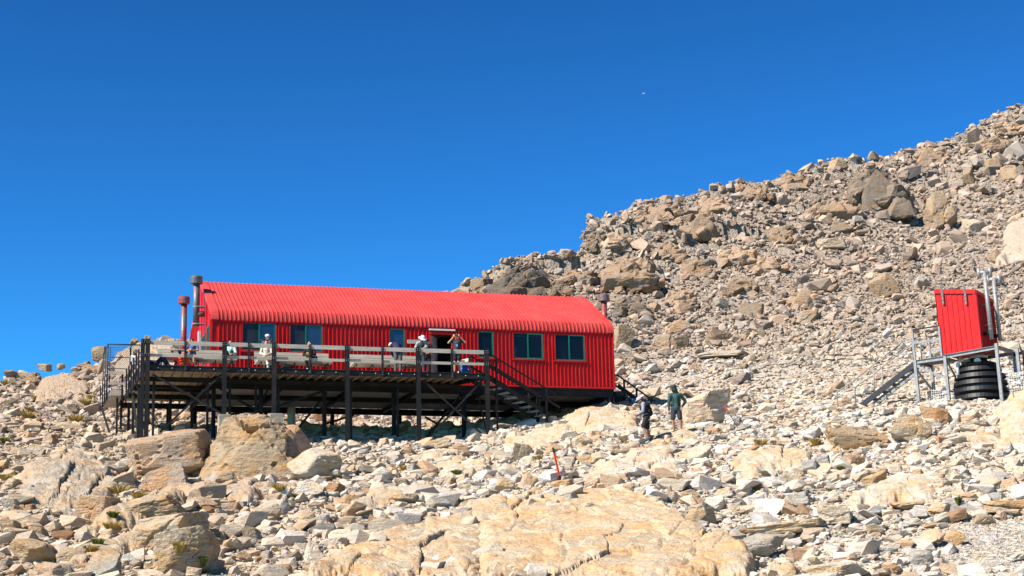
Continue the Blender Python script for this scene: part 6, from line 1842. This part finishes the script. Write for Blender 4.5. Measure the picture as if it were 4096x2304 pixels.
def person(label, origin, yaw, J0, over, top=None, top_len=1.0, sleeve=1.0, legs=None, leg_len=2.0, shoe=(.05, .05, .06), sock=None, hair=None, hair_kind='short', hat=None, hatcol=(.8, .8, .8), skin=None, scale=1.0, hood=None, grip=(.5, .5), group='people at the hut', fat=1.0, vest=None, beard=None):
    J = {k: V_(v) for k, v in J0.items()}; J.update({k: V_(v) for k, v in over.items()})
    skin = skin or SKIN
    root = empty('person', tuple(origin), (0, 0, yaw)); root.scale = (scale,) * 3
    tag(root, label, 'person', group)
    f = J['face'] / np.linalg.norm(J['face'])
    up = J['hea'] - J['nec']; up = up / np.linalg.norm(up)
    if abs(up @ f) > .95: up = np.array([0, 0, 1.]) if abs(f[2]) < .9 else np.array([0, 1., 0])
    sd = np.cross(f, up); sd /= np.linalg.norm(sd); u2 = np.cross(sd, f)
    hq = Matrix(((sd[0], -f[0], u2[0]), (sd[1], -f[1], u2[1]), (sd[2], -f[2], u2[2]))).to_quaternion()
    H = J['hea']
    hp = lambda x, y, z: H + sd * x + f * y + u2 * z
    bm = bmesh.new()
    cap_bm(bm, J['pel'], J['wai'], .125 * fat, .115 * fat); cap_bm(bm, J['wai'], J['che'], .115 * fat, .135 * fat)
    cap_bm(bm, J['pel'] + (J['hl'] - J['pel']) * .5, J['hl'], .12 * fat, .10 * fat); cap_bm(bm, J['pel'] + (J['hr'] - J['pel']) * .5, J['hr'], .12 * fat, .10 * fat)
    cap_bm(bm, J['che'], J['nec'], .13, .055); cap_bm(bm, J['nec'], J['hea'], .055, .055)
    for s in 'lr':
        cap_bm(bm, J['che'] * .45 + J['nec'] * .25 + J['s' + s] * .3, J['s' + s], .09, .06)
        cap_bm(bm, J['s' + s], J['e' + s], .052, .041); cap_bm(bm, J['e' + s], J['w' + s], .041, .027)
        hd = J['w' + s] - J['e' + s]; hd /= np.linalg.norm(hd)
        if 'h' + s + 'd' in J: hd = J['h' + s + 'd'] / np.linalg.norm(J['h' + s + 'd'])
        acr = np.cross(hd, f); acr = acr / (np.linalg.norm(acr) + 1e-6)
        if np.linalg.norm(acr) < .5: acr = sd
        pn = np.cross(hd, acr); cu = grip[0 if s == 'l' else 1]
        pc = J['w' + s] + hd * .05
        cap_bm(bm, J['w' + s], pc + hd * .025, .026, .032)
        for i, ln in enumerate((.072, .08, .076, .062)):
            o_ = (i - 1.5) * .021
            a = pc + acr * o_ + hd * .035; d1 = hd * math.cos(cu * .7) + pn * math.sin(cu * .7); d2 = hd * math.cos(cu * 1.7) + pn * math.sin(cu * 1.7)
            b = a + d1 * ln * .5; cap_bm(bm, a, b, .0105, .010, 6); cap_bm(bm, b, b + d2 * ln * .5, .010, .0085, 6)
        sg = -1 if s == 'l' else 1
        a = pc + acr * .032 * sg; b = a + (hd * .6 + acr * .7 * sg + pn * .4 * cu) * .035; cap_bm(bm, a, b, .012, .0105, 6); cap_bm(bm, b, b + (hd * .9 + pn * .5 * cu) * .03, .0105, .009, 6)
        cap_bm(bm, J['h' + s], J['k' + s], .088 * fat, .058); cap_bm(bm, J['k' + s], J['k' + s] * .65 + J['a' + s] * .35, .057, .056); cap_bm(bm, J['k' + s] * .65 + J['a' + s] * .35, J['a' + s], .055, .037)
        t = J.get('toe' + s, J['toe']); t = t / np.linalg.norm(t)
        cap_bm(bm, J['a' + s] + np.array([0, 0, -.045]) - t * .04, J['a' + s] + t * .14 + np.array([0, 0, -.06]), .038, .028)
    ell_bm(bm, H, (.078, .098, .118), hq); ell_bm(bm, hp(0, .035, -.055), (.056, .062, .062), hq)
    cap_bm(bm, hp(0, .09, .01), hp(0, .112, -.025), .011, .017, 8)
    for x in (-.078, .078): ell_bm(bm, hp(x, -.005, -.008), (.013, .022, .033), hq)
    ell_bm(bm, hp(0, .088, -.068), (.024, .012, .010), hq)
    body = remeshed('body', bm, .0085, skin, root, 2)
    bm = bmesh.new()
    for x in (-.03, .03): ell_bm(bm, hp(x, .088, .012), (.014, .010, .008), hq)
    me = bpy.data.meshes.new('eyes'); bm.to_mesh(me); bm.free(); mesh_obj('eyes', me, EYEM, body)
    if top is not None:
        bm = bmesh.new(); g = .02
        lowr = J['wai'] * .3 + J['pel'] * .7 if top_len < 1 else J['pel'] + (J['pel'] - J['wai']) * .25
        cap_bm(bm, lowr, J['wai'], .148 * fat, .138 * fat); cap_bm(bm, J['wai'], J['che'], .138 * fat, .158 * fat); cap_bm(bm, J['che'], J['nec'] - up * .03, .15, .072)
        for s in 'lr':
            off = (J['h' + s] - J['pel']) * .55
            cap_bm(bm, lowr + off, J['wai'] + off * .7, .11 * fat, .10 * fat)
            cap_bm(bm, J['che'] * .45 + J['nec'] * .25 + J['s' + s] * .3, J['s' + s], .105, .078)
            e = J['e' + s]
            if sleeve >= 1: cap_bm(bm, J['s' + s], e, .073, .062); cap_bm(bm, e, J['w' + s], .062, .044)
            elif sleeve > 0: cap_bm(bm, J['s' + s], J['s' + s] + (e - J['s' + s]) * sleeve, .074, .072)
        remeshed('top', bm, .013, cloth(top), body, 4)
    if vest is not None:
        bm = bmesh.new(); cap_bm(bm, J['wai'], J['che'], .152, .172); cap_bm(bm, J['che'], J['nec'] - up * .05, .165, .09); remeshed('vest', bm, .014, cloth(vest), body, 4)
    if legs is not None:
        bm = bmesh.new()
        cap_bm(bm, J['pel'], J['wai'] * .7 + J['pel'] * .3, .142 * fat, .13 * fat)
        for s in 'lr':
            cap_bm(bm, J['pel'] + (J['h' + s] - J['pel']) * .5, J['h' + s], .138 * fat, .118 * fat)
            k = J['k' + s]
            if leg_len > 1: cap_bm(bm, J['h' + s], k, .108 * fat, .078); cap_bm(bm, k, k + (J['a' + s] - k) * (leg_len - 1), .076, .062)
            else: cap_bm(bm, J['h' + s], J['h' + s] + (k - J['h' + s]) * leg_len, .112 * fat, .094)
        remeshed('shorts' if leg_len <= 1 else 'trousers', bm, .013, cloth(legs), body, 4)
    if sock is not None:
        bm = bmesh.new()
        for s in 'lr': cap_bm(bm, J['a' + s] * .75 + J['k' + s] * .25, J['a' + s], .05, .046)
        remeshed('socks', bm, .010, cloth(sock), body, 2)
    if shoe is not None:
        bm = bmesh.new()
        for s in 'lr':
            t = J.get('toe' + s, J['toe']); t = t / np.linalg.norm(t); A_ = J['a' + s]
            cap_bm(bm, A_ + np.array([0, 0, -.035]) - t * .045, A_ + t * .05 + np.array([0, 0, -.03]), .052, .05); cap_bm(bm, A_ + t * .05 + np.array([0, 0, -.045]), A_ + t * .165 + np.array([0, 0, -.055]), .047, .036)
            cap_bm(bm, A_, A_ + np.array([0, 0, -.04]), .05, .05)
        remeshed('shoes', bm, .010, cloth(shoe, .6), body, 2)
    if hair is not None:
        bm = bmesh.new()
        ell_bm(bm, hp(0, -.018, .028), (.086, .098, .108), hq)
        if hair_kind in ('long', 'tail'):
            cap_bm(bm, hp(0, -.08, .02), hp(0, -.10, -.14), .07, .055)
            if hair_kind == 'long': cap_bm(bm, hp(0, -.09, -.12), hp(0, -.10, -.30), .075, .035); cap_bm(bm, hp(.06, -.04, .0), hp(.065, -.03, -.2), .035, .025); cap_bm(bm, hp(-.06, -.04, .0), hp(-.065, -.03, -.2), .035, .025)
        # keep the face clear
        hb = remeshed('hair', bm, .010, hair, body, 2)
        b2 = bmesh.new(); b2.from_mesh(hb.data)
        kill = [v for v in b2.verts if (np.array(v.co) - H) @ f > .045 and (np.array(v.co) - H) @ u2 < .052]
        bmesh.ops.delete(b2, geom=kill, context='VERTS'); b2.to_mesh(hb.data); b2.free()
    if beard is not None:
        bm = bmesh.new(); ell_bm(bm, hp(0, .045, -.085), (.058, .060, .050), hq); ell_bm(bm, hp(0, .06, -.06), (.05, .052, .03), hq); remeshed('beard', bm, .009, beard, body, 2)
    if hood is not None:
        bm = bmesh.new(); ell_bm(bm, hp(0, -.025, .02), (.105, .108, .125), hq); cap_bm(bm, hp(0, -.05, -.06), hp(0, -.06, -.18), .095, .11)
        hb = remeshed('hood', bm, .011, cloth(hood), body, 3)
        b2 = bmesh.new(); b2.from_mesh(hb.data)
        kill = [v for v in b2.verts if (np.array(v.co) - H) @ f > .038 and -.12 < (np.array(v.co) - H) @ u2 < .075]
        bmesh.ops.delete(b2, geom=kill, context='VERTS'); b2.to_mesh(hb.data); b2.free()
    if hat is not None:
        mb = MB(); n = 24
        ax = u2
        def ring(r, h, fy=0.0, sx=1.0, sy=1.12): return [H + u2 * h + sd * (math.cos(2 * PI * k / n) * r * sx) + f * (math.sin(2 * PI * k / n) * r * sy + fy) for k in range(n)]
        rs = [ring(.092, .045), ring(.094, .075), ring(.086, .115), ring(.060, .140), ring(.012, .150)]
        if hat == 'brim': rs = [ring(.19, .005), ring(.17, .02), ring(.105, .045)] + rs[1:]
        vs = [p for r_ in rs for p in r_]; fs = [(i * n + k, i * n + (k + 1) % n, (i + 1) * n + (k + 1) % n, (i + 1) * n + k) for i in range(len(rs) - 1) for k in range(n)]
        fs.append(tuple((len(rs) - 1) * n + k for k in range(n)))
        mb.add(vs, fs, 0, True)
        if hat == 'cap':
            pts = [hp(-.085, .05, .055), hp(-.075, .13, .05), hp(0, .185, .045), hp(.075, .13, .05), hp(.085, .05, .055)]
            mb.prism(pts, u2 * .010)
        ho = mb.build('hat', cloth(hatcol, .7), body)
    return root, J, hp
def deck_at(u, y, v=1430): p = on_plane((u, v), (0, 1, 0), (0, y, 0)); return np.array([p[0], y, 0.0])
def to_w(root, p): return np.array(Matrix.Translation(root.location) @ root.rotation_euler.to_matrix().to_4x4() @ Vector(p))
def put(mb, name, mat, root, label, cat, group=None, smooth=False):
    """a thing held, worn or set down: top-level, built in the person's frame"""
    o = mb.build(name, mat, None)
    o.location = root.location; o.rotation_euler = root.rotation_euler
    tag(o, label, cat, group); return o
def blob(name, caps, voxel, mat, root=None, loc=None, rot=(0, 0, 0), label='', cat='', group=None):
    bm = bmesh.new()
    for c in caps: cap_bm(bm, *c)
    o = remeshed(name, bm, voxel, mat, None, 3)
    if root is not None: o.location = root.location; o.rotation_euler = root.rotation_euler
    if loc is not None: o.location = tuple(loc); o.rotation_euler = rot
    tag(o, label, cat, group); return o
CREAM_HAT = (.66, .62, .52)
# 1 woman at the left railing, in profile
r1, J, hp = person('person with long brown hair in a pale grey top standing at the left railing', np.array([-2.93, 3.3, 0]), YAW, STAND, dict(face=(1, -.15, -.1), toe=(1, 0, 0), er=(.27, -.02, 1.15), wr=(.34, -.12, 1.10), el=(-.2, .02, 1.14)), top=(.50, .52, .56), legs=(.05, .055, .07), hair=HAIRB, hair_kind='long', scale=.94)
# 2 sitting, leaning forward, blue shirt
r2, J, hp = person('person in a blue shirt and shorts leaning forward on the left bench', deck_at(772, -1.62), YAW, SIT, dict(wai=(0, -.03, .70), che=(0, -.16, .90), nec=(0, -.24, 1.03), hea=(.01, -.32, 1.16), face=(0.1, -1, -.65), sl=(-.19, -.18, 1.0), sr=(.19, -.18, 1.0), el=(-.29, -.30, .76), er=(.27, -.32, .76), wl=(-.05, -.45, .74), wr=(.05, -.46, .74)), top=(.10, .17, .36), sleeve=.6, legs=(.06, .065, .07), leg_len=.75, hair=HAIRK, shoe=(.10, .09, .08))
put(MB().lathe([(.02, -.03), (.045, -.01), (.045, .02), (.02, .045)], (0, -.53, .76), n=12, smooth=True), 'bread_roll', flat_mat('bread', (.75, .50, .25), .7), r2, 'pale bread roll held by the person in the blue shirt', 'food')
# 3 sitting with knees up, mint jacket
r3, J, hp = person('person in a mint jacket sitting with knees drawn up at the bench end', deck_at(921, -1.45), YAW, SIT, dict(kl=(-.10, -.33, .80), al=(-.11, -.42, .52), kr=(.10, -.33, .80), ar=(.11, -.42, .52), el=(-.27, -.12, .78), er=(.27, -.12, .78), wl=(-.16, -.36, .70), wr=(.16, -.36, .70), face=(.25, -1, .05)), top=(.42, .66, .62), legs=(.03, .03, .033), hair=HAIRB, hair_kind='tail', scale=.97)
# 4 standing behind the bench with a phone
r4, J, hp = person('person in a white cap and grey hoodie holding up a phone behind the bench', deck_at(1070, -.62, 1400), YAW, STAND, dict(face=(.9, -.45, 0), el=(-.25, -.06, 1.16), wl=(.12, -.28, 1.28), er=(.30, -.06, 1.18), wr=(.24, -.26, 1.36), hld=(.3, -.2, .9), hrd=(.1, -.1, 1)), top=(.10, .115, .13), legs=(.06, .06, .07), hair=HAIRK, hat='cap', hatcol=(.72, .74, .80), scale=1.02)
put(MB().beam((.21, -.33, 1.40), (.27, -.31, 1.53), .075, .010, (.4, -1, 0)), 'phone', flat_mat('black_phone', (.015, .015, .018), .2), r4, 'black phone held up by the person in the white cap', 'phone')
# 5 cream jumper, legs crossed
r5, J, hp = person('person in a cream jumper and white shorts sitting with legs crossed on the middle bench', deck_at(1066, -1.62), YAW, SIT, dict(kl=(-.02, -.46, .56), al=(.12, -.50, .27), kr=(.14, -.44, .52), ar=(.12, -.40, .09), toel=(.5, -.8, -.3), wl=(.02, -.34, .66), wr=(.10, -.36, .66), face=(.2, -1, .05)), top=(.60, .55, .46), legs=(.66, .65, .62), leg_len=.55, sock=(.75, .75, .76), shoe=(.62, .62, .60), hair=HAIRB, hair_kind='tail')
put(MB().tube([hp(-.07, .07, .085), hp(0, .085, .10), hp(.07, .07, .085)], .016, 8), 'sunglasses', EYEM, r5, 'dark sunglasses pushed up on the head of the person in the cream jumper', 'sunglasses')
# 6 black puffer jacket, bowl
r6, J, hp = person('person in a black puffer jacket eating cross-legged on the middle bench', deck_at(1238, -1.62), YAW, SIT, dict(kl=(-.10, -.44, .52), al=(-.04, -.40, .09), kr=(.32, -.30, .60), ar=(.0, -.40, .58), toer=(-1, -.2, .1), wl=(-.06, -.36, .72), wr=(.10, -.34, .74), face=(.15, -1, -.1)), top=(.022, .024, .028), legs=(.018, .018, .022), shoe=(.40, .50, .62), hair=HAIRB, hair_kind='tail', fat=1.05)
put(MB().lathe([(.05, 0), (.10, .045), (.115, .07), (.105, .07), (.06, .03)], (.02, -.46, .70), n=20, smooth=True), 'bowl', flat_mat('yellow_plastic', (.72, .50, .02), .4), r6, 'yellow bowl held by the person in the black puffer jacket', 'bowl')
put(MB().tube([(-.07, -.02, 1.10), (-.05, -.11, 1.06), (.05, -.11, 1.06), (.07, -.02, 1.10)], .035, 8), 'scarf', cloth((.30, .02, .08)), r6, 'maroon scarf round the neck of the person in the black puffer jacket', 'scarf')
# 7 bending over, back to us
r7, J, hp = person('person in a dark purple top and grey trousers bending over the bench, cream hat', deck_at(1592, -2.12), YAW, STAND, dict(pel=(0, 0, .97), wai=(-.03, .06, 1.10), che=(-.10, .26, 1.26), nec=(-.20, .38, 1.30), hea=(-.31, .46, 1.30), face=(-.5, .6, -.7), sl=(-.30, .22, 1.25), sr=(.06, .36, 1.30), el=(-.32, .42, 1.02), er=(.05, .55, 1.05), wl=(-.25, .55, .82), wr=(.0, .60, .84), toe=(0, 1, 0), kl=(-.10, .0, .50), kr=(.11, .0, .50)), top=(.035, .028, .07), legs=(.11, .115, .125), hair=HAIRB, hat='brim', hatcol=CREAM_HAT, fat=1.08)
# 8 white sun hat, leaning on the rail
r8, J, hp = person('person in a wide white sun hat and grey hoodie leaning on the deck rail', deck_at(1686, -2.12), YAW, STAND, dict(che=(.02, -.06, 1.30), nec=(.04, -.10, 1.45), hea=(.07, -.17, 1.57), face=(.55, -.6, -.55), sl=(-.15, -.05, 1.40), sr=(.20, -.08, 1.40), el=(-.26, -.16, 1.16), er=(.24, -.20, 1.16), wl=(-.08, -.27, 1.10), wr=(.10, -.27, 1.08), toe=(.3, -1, 0)), top=(.30, .315, .33), legs=(.045, .06, .11), hair=HAIRB, hat='brim', hatcol=(.82, .82, .86), scale=.98, vest=(.05, .055, .06))
# 9 smiling in a black cap
r9, J, hp = person('smiling person in a black cap and dark clothes behind the white sun hat', deck_at(1709, -1.55, 1430), YAW, STAND, dict(face=(-.1, -1, .05), el=(-.24, -.04, 1.14), er=(.24, -.04, 1.14), wl=(-.03, -.24, 1.06), wr=(.04, -.25, 1.05)), top=(.03, .022, .035), legs=(.02, .02, .024), hair=HAIRK, hair_kind='tail', hat='cap', hatcol=(.02, .02, .02), skin=SKIN2, scale=.93)
# 10 looking through binoculars
r10, J, hp = person('person in a dark T-shirt and shorts looking through binoculars by the door', deck_at(1828, -2.22), YAW, STAND, dict(hea=(0, -.03, 1.65), face=(.05, -1, .12), el=(-.36, -.06, 1.36), wl=(-.14, -.12, 1.60), er=(.37, -.06, 1.36), wr=(.14, -.12, 1.60), hld=(.5, -.4, .75), hrd=(-.5, -.4, .75)), top=(.05, .052, .06), sleeve=.55, legs=(.03, .028, .03), leg_len=.72, hair=HAIRB, shoe=(.03, .03, .035), scale=1.03, grip=(1, 1))
m = MB()
for x in (-.035, .035): m.lathe([(.022, 0), (.026, .05), (.033, .10), (.035, .14), (.03, .141)], (x, -.13, 1.665), axis=(0, -1, .12), n=14)
m.box((-.03, -.20, 1.66), (.03, -.16, 1.69)); put(m, 'binoculars', flat_mat('black_rubber', (.015, .015, .016), .5), r10, 'black binoculars raised by the person beside the door', 'binoculars')
for o_ in [bpy.data.objects['binoculars']]: o_.scale = (1.03,) * 3
put(MB().box((-.03, -.185, 1.20), (.05, -.175, 1.31)), 'badge', flat_mat('blue_badge', (.10, .30, .65), .5), r10, 'small blue badge hanging on the chest of the binoculars person', 'badge')
blob('backpack', [((-.12, .20, 1.08), (.12, .20, 1.08), .10, .10), ((-.11, .21, 1.38), (.11, .21, 1.38), .10, .10), ((0, .2, 1.08), (0, .21, 1.45), .14, .12)], .018, cloth((.018, .018, .02)), r10, label='black backpack worn by the person with binoculars', cat='backpack')
# 14 lying on the deck at the left
r14, J, hp = person('person in navy lying on the deck boards at the left corner', deck_at(606, -2.05, 1455), YAW, STAND, dict(pel=(.18, .05, .13), wai=(.05, .05, .14), che=(-.15, .04, .16), nec=(-.30, .02, .20), hea=(-.43, .0, .26), face=(.25, -.6, .75), sl=(-.24, -.10, .17), sr=(-.24, .18, .17), el=(-.05, -.22, .10), wl=(.12, -.18, .14), er=(.0, .22, .12), wr=(.15, .12, .18), hl=(.24, -.03, .13), hr=(.24, .12, .13), kl=(.42, .10, .40), al=(.60, .12, .09), kr=(.48, .24, .38), ar=(.68, .25, .09), toe=(1, 0, .1)), top=(.018, .025, .085), legs=(.02, .025, .07), hair=HAIRB)

# hikers on the rocks
def ground_person(u, v): g = terrain_at(u, v); return g
GW = hit(2590, 1766)
r11, J, hp = person('person hiking in a lilac cap, grey top and black shorts with a small black backpack', GW + np.array([0, 0, .0]), YAW, STAND, dict(pel=(.0, .0, .93), wai=(-.02, -.01, 1.07), che=(-.09, -.02, 1.27), nec=(-.15, -.03, 1.41), hea=(-.22, -.05, 1.53), face=(-.88, -.1, -.45), sl=(-.11, -.19, 1.38), sr=(-.09, .15, 1.38), el=(-.14, -.25, 1.10), wl=(-.30, -.10, 1.02), er=(-.13, .20, 1.10), wr=(-.30, .02, 1.00), hl=(0, -.10, .90), hr=(0, .09, .90), kl=(-.15, -.11, .53), al=(.02, -.11, .10), kr=(.03, .09, .49), ar=(.12, .09, .12), toe=(-1, 0, -.25)), top=(.31, .33, .39), legs=(.03, .03, .034), leg_len=.9, shoe=(.05, .085, .13), hair=HAIRB, hair_kind='tail', hat='cap', hatcol=(.62, .56, .74), skin=SKIN2, scale=1.0, vest=(.03, .034, .045), group='hikers on the rocks')
blob('backpack', [((.10, -.10, 1.10), (.10, .10, 1.10), .10, .10), ((.04, -.09, 1.34), (.04, .09, 1.34), .09, .09), ((.12, 0, 1.05), (.05, 0, 1.36), .13, .10)], .018, cloth((.014, .014, .016)), r11, label='small black backpack on the hiker in the lilac cap', cat='backpack')
put(MB().box((.19, -.06, 1.19), (.215, .0, 1.24)), 'yellow_tag', flat_mat('yellow_tag_plastic', (.75, .70, .05), .5), r11, 'tiny yellow tag on the backpack of the hiker in the lilac cap', 'tag')
MG = hit(2708, 1722) + np.array([0, 0, -.12])
r12, J, hp = person('bearded person in a green hooded top and dark shorts standing with hand on hip', MG, YAW, STAND, dict(hea=(-.06, -.05, 1.66), nec=(-.01, 0, 1.50), face=(-.75, -.6, -.2), el=(-.26, .0, 1.14), wl=(-.26, .0, .88), er=(.36, .06, 1.18), wr=(.22, -.08, .98), hrd=(-.5, -.2, -.7), kl=(-.13, -.03, .52), kr=(.13, -.03, .52), al=(-.10, .02, .09), ar=(.17, .02, .09), toe=(-.4, -1, 0)), top=(.045, .10, .095), legs=(.045, .05, .065), leg_len=.88, hood=(.045, .105, .10), beard=HAIRB, hat='cap', hatcol=(.05, .075, .07), hair=HAIRB, skin=SKIN2, scale=1.04, fat=1.02, group='hikers on the rocks')
m = MB()
for x in (-.15, .15): m.tube([(x, -.02, 1.52), (x * 1.05, -.165, 1.38), (x * 1.05, -.16, 1.15), (x * 1.1, .0, 1.02)], .018, 6)
put(m, 'backpack_straps', cloth((.02, .018, .018)), r12, 'dark shoulder straps over the green hooded top', 'straps')
blob('backpack', [((-.10, .22, 1.10), (.10, .22, 1.10), .10, .10), ((-.10, .22, 1.38), (.10, .22, 1.38), .10, .10), ((.12, .20, 1.0), (.14, .2, 1.4), .09, .08)], .02, cloth((.03, .022, .022)), r12, label='dark backpack on the bearded hiker in green', cat='backpack')
gc = hit(3700, 824)
r13, J, hp = person('lone tiny climber in black beside the giant striped boulder high on the hill', gc, YAW, STAND, dict(face=(0, 1, 0), toe=(0, 1, 0), kl=(-.13, .06, .50), kr=(.12, -.04, .50), el=(-.32, .0, 1.16), er=(.32, .0, 1.16)), top=(.025, .022, .03), legs=(.02, .02, .024), leg_len=.9, hair=HAIRK, group='hikers on the rocks')
blob('backpack', [((-.08, -.20, 1.12), (.08, -.20, 1.12), .10, .10), ((-.08, -.2, 1.34), (.08, -.2, 1.34), .10, .10)], .025, cloth((.62, .10, .05)), r13, label='tiny orange backpack on the lone climber high on the hill', cat='backpack')

# ------------------------------------------------------------------ things lying about on the deck
d = deck_at(735, -2.15, 1450)
blob('backpack', [((-.12, 0, .12), (.12, 0, .12), .15, .14), ((-.10, .02, .38), (.12, .02, .38), .13, .12), ((0, .03, .40), (.02, .03, .56), .10, .08)], .018, cloth((.78, .075, .02)), None, d, (0, 0, .2), 'bright orange red backpack standing on the deck before the left bench', 'backpack')
blob('cloth_sheet', [((.0, 0, .02), (.5, .05, .015), .06, .05), ((.2, .03, .02), (.45, -.03, .03), .05, .05)], .016, cloth((.70, .06, .02)), None, d + np.array([.1, -.08, 0]), (0, 0, 0), 'orange red cloth spread flat beside the orange red backpack', 'cloth')
d = deck_at(696, -1.85, 1445)
blob('backpack', [((.12, 0, .12), (.22, 0, .14), .13, .12), ((.10, .02, .34), (.22, .02, .34), .11, .10)], .018, cloth((.17, .03, .09)), None, d, (0, 0, .1), 'patterned maroon backpack under the left bench', 'backpack')
m = MB(); m.add([(-.42, -.04, .50), (.30, -.04, .47), (.26, -.06, .18), (.05, -.07, .30), (-.18, -.06, .40)], [(0, 1, 2, 3, 4)]); m.add([(-.42, -.055, .50), (.30, -.055, .47), (.30, .25, .475), (-.42, .25, .505)], [(0, 1, 2, 3)])
o = m.build('cloth', cloth((.26, .018, .05)), None, fix=False); o.location = tuple(d + np.array([-.05, -.10, 0])); md = o.modifiers.new('t', 'SOLIDIFY'); md.thickness = .012
tag(o, 'maroon cloth hanging over the front of the left bench', 'cloth')
d = deck_at(636, -2.1, 1450)
blob('carrier_bag', [((0, 0, .10), (.05, 0, .12), .10, .09), ((.02, 0, .2), (.05, .0, .34), .07, .03)], .014, flat_mat('white_plastic_bag', (.66, .66, .67), .4), None, d, (0, 0, 0), 'white carrier bag beside the person lying on the deck', 'bag')
d = deck_at(712, -1.0, 1410)
blob('jacket', [((-.32, 0, .86), (.38, .0, .88), .07, .07), ((-.22, -.03, .55), (.36, -.03, .55), .06, .06), ((-.28, -.02, .86), (-.12, -.03, .58), .06, .06), ((.36, -.02, .86), (.36, -.03, .58), .07, .06), ((.05, -.02, .86), (.1, -.03, .55), .08, .08)], .02, cloth((.014, .013, .016)), None, d, (0, 0, 0), 'black jacket hung over the backrest of the left bench', 'jacket')
d = deck_at(1147, -2.05, 1465)
blob('backpack', [((-.15, 0, .10), (.15, 0, .10), .12, .10), ((-.08, .02, .20), (.10, .02, .20), .10, .08)], .016, cloth((.012, .012, .014)), None, d, (0, 0, 0), 'black backpack lying on the deck under the middle bench', 'backpack')
d = deck_at(1857, -1.95, 1475)
CR = flat_mat('green_crate_plastic', (.03, .13, .05), .5)
m = MB(); m.box((-.20, -.14, 0), (.18, .14, .03)); 
for a, b in (((-.20, -.14, .03), (.18, -.11, .13)), ((-.20, .11, .03), (.18, .14, .13)), ((-.20, -.11, .03), (-.17, .11, .13)), ((.15, -.11, .03), (.18, .11, .13))): m.box(a, b)
o = m.build('crate', CR, None); o.location = tuple(d); tag(o, 'green plastic crate on the deck beside the white boards at the stair head', 'crate')
blob('tarpaulin', [((-.10, 0, .14), (.14, 0, .13), .11, .11), ((-.02, .0, .30), (.08, .0, .30), .10, .09), ((.12, .02, .20), (.24, .02, .08), .07, .06), ((-.1, 0, .36), (.12, 0, .38), .05, .05)], .016, cloth((.012, .09, .48), .5), None, d + np.array([0, .02, .03]), (0, 0, 0), 'bright blue tarpaulin bundle in the green crate', 'tarpaulin')
d = deck_at(1850, -1.2, 1450)
m = MB(); m.box((-.07, -.05, .0), (.07, .05, .62)); m.box((-.09, -.07, .62), (.09, .07, .80))
o = m.build('water_box', flat_mat('grey_meter_box', (.30, .30, .29), .6), None); o.location = tuple(d); tag(o, 'small grey box on a post behind the blue tarpaulin', 'box')
d = np.array([-3.7, 7.0, -.01])
m = MB().lathe([(.09, 0), (.10, .05), (.10, .36), (.05, .42), (.04, .46)], n=16, smooth=True)
o = m.build('water_can', flat_mat('blue_plastic', (.04, .18, .42), .35), None); o.location = tuple(d); tag(o, 'blue plastic water can on the side landing', 'water can')
d = deck_at(866, -1.9, 1432)
o = MB().lathe([(.035, 0), (.04, .10), (.036, .10), (.03, .01)], n=14).build('cup', flat_mat('pale_pink_cup', (.70, .52, .48), .4), None); o.location = (d[0], d[1], .44); tag(o, 'pale cup standing on the seat of the left bench', 'cup')
# a bird far up in the sky
bp = at_depth(2574, 375, 150.0)
m = MB()
m.tube([(-.16, 0, 0), (-.06, 0, .02), (.06, 0, .02), (.14, 0, 0), (.22, 0, -.01)], [.01, .05, .055, .03, .008], 8)
m.add([(-.02, 0, .03), (.10, 0, .03), (.06, .28, .12), (-.10, .44, .05), (-.08, .22, .11)], [(0, 1, 2, 4), (4, 2, 3)]); m.add([(-.02, 0, .03), (.10, 0, .03), (.06, -.28, .12), (-.10, -.44, .05), (-.08, -.22, .11)], [(0, 1, 2, 4), (4, 2, 3)])
m.add([(-.14, .0, .0), (-.28, .05, .0), (-.28, -.05, .0)], [(0, 1, 2)])
o = m.build('bird', flat_mat('pale_feathers', (.62, .58, .62), .7), None, fix=False); o.location = tuple(bp); o.rotation_euler = (.3, -.2, YAW + .4); o.scale = (.62,) * 3
tag(o, 'small pale bird gliding alone in the blue sky', 'bird')
bpy.context.view_layer.update()
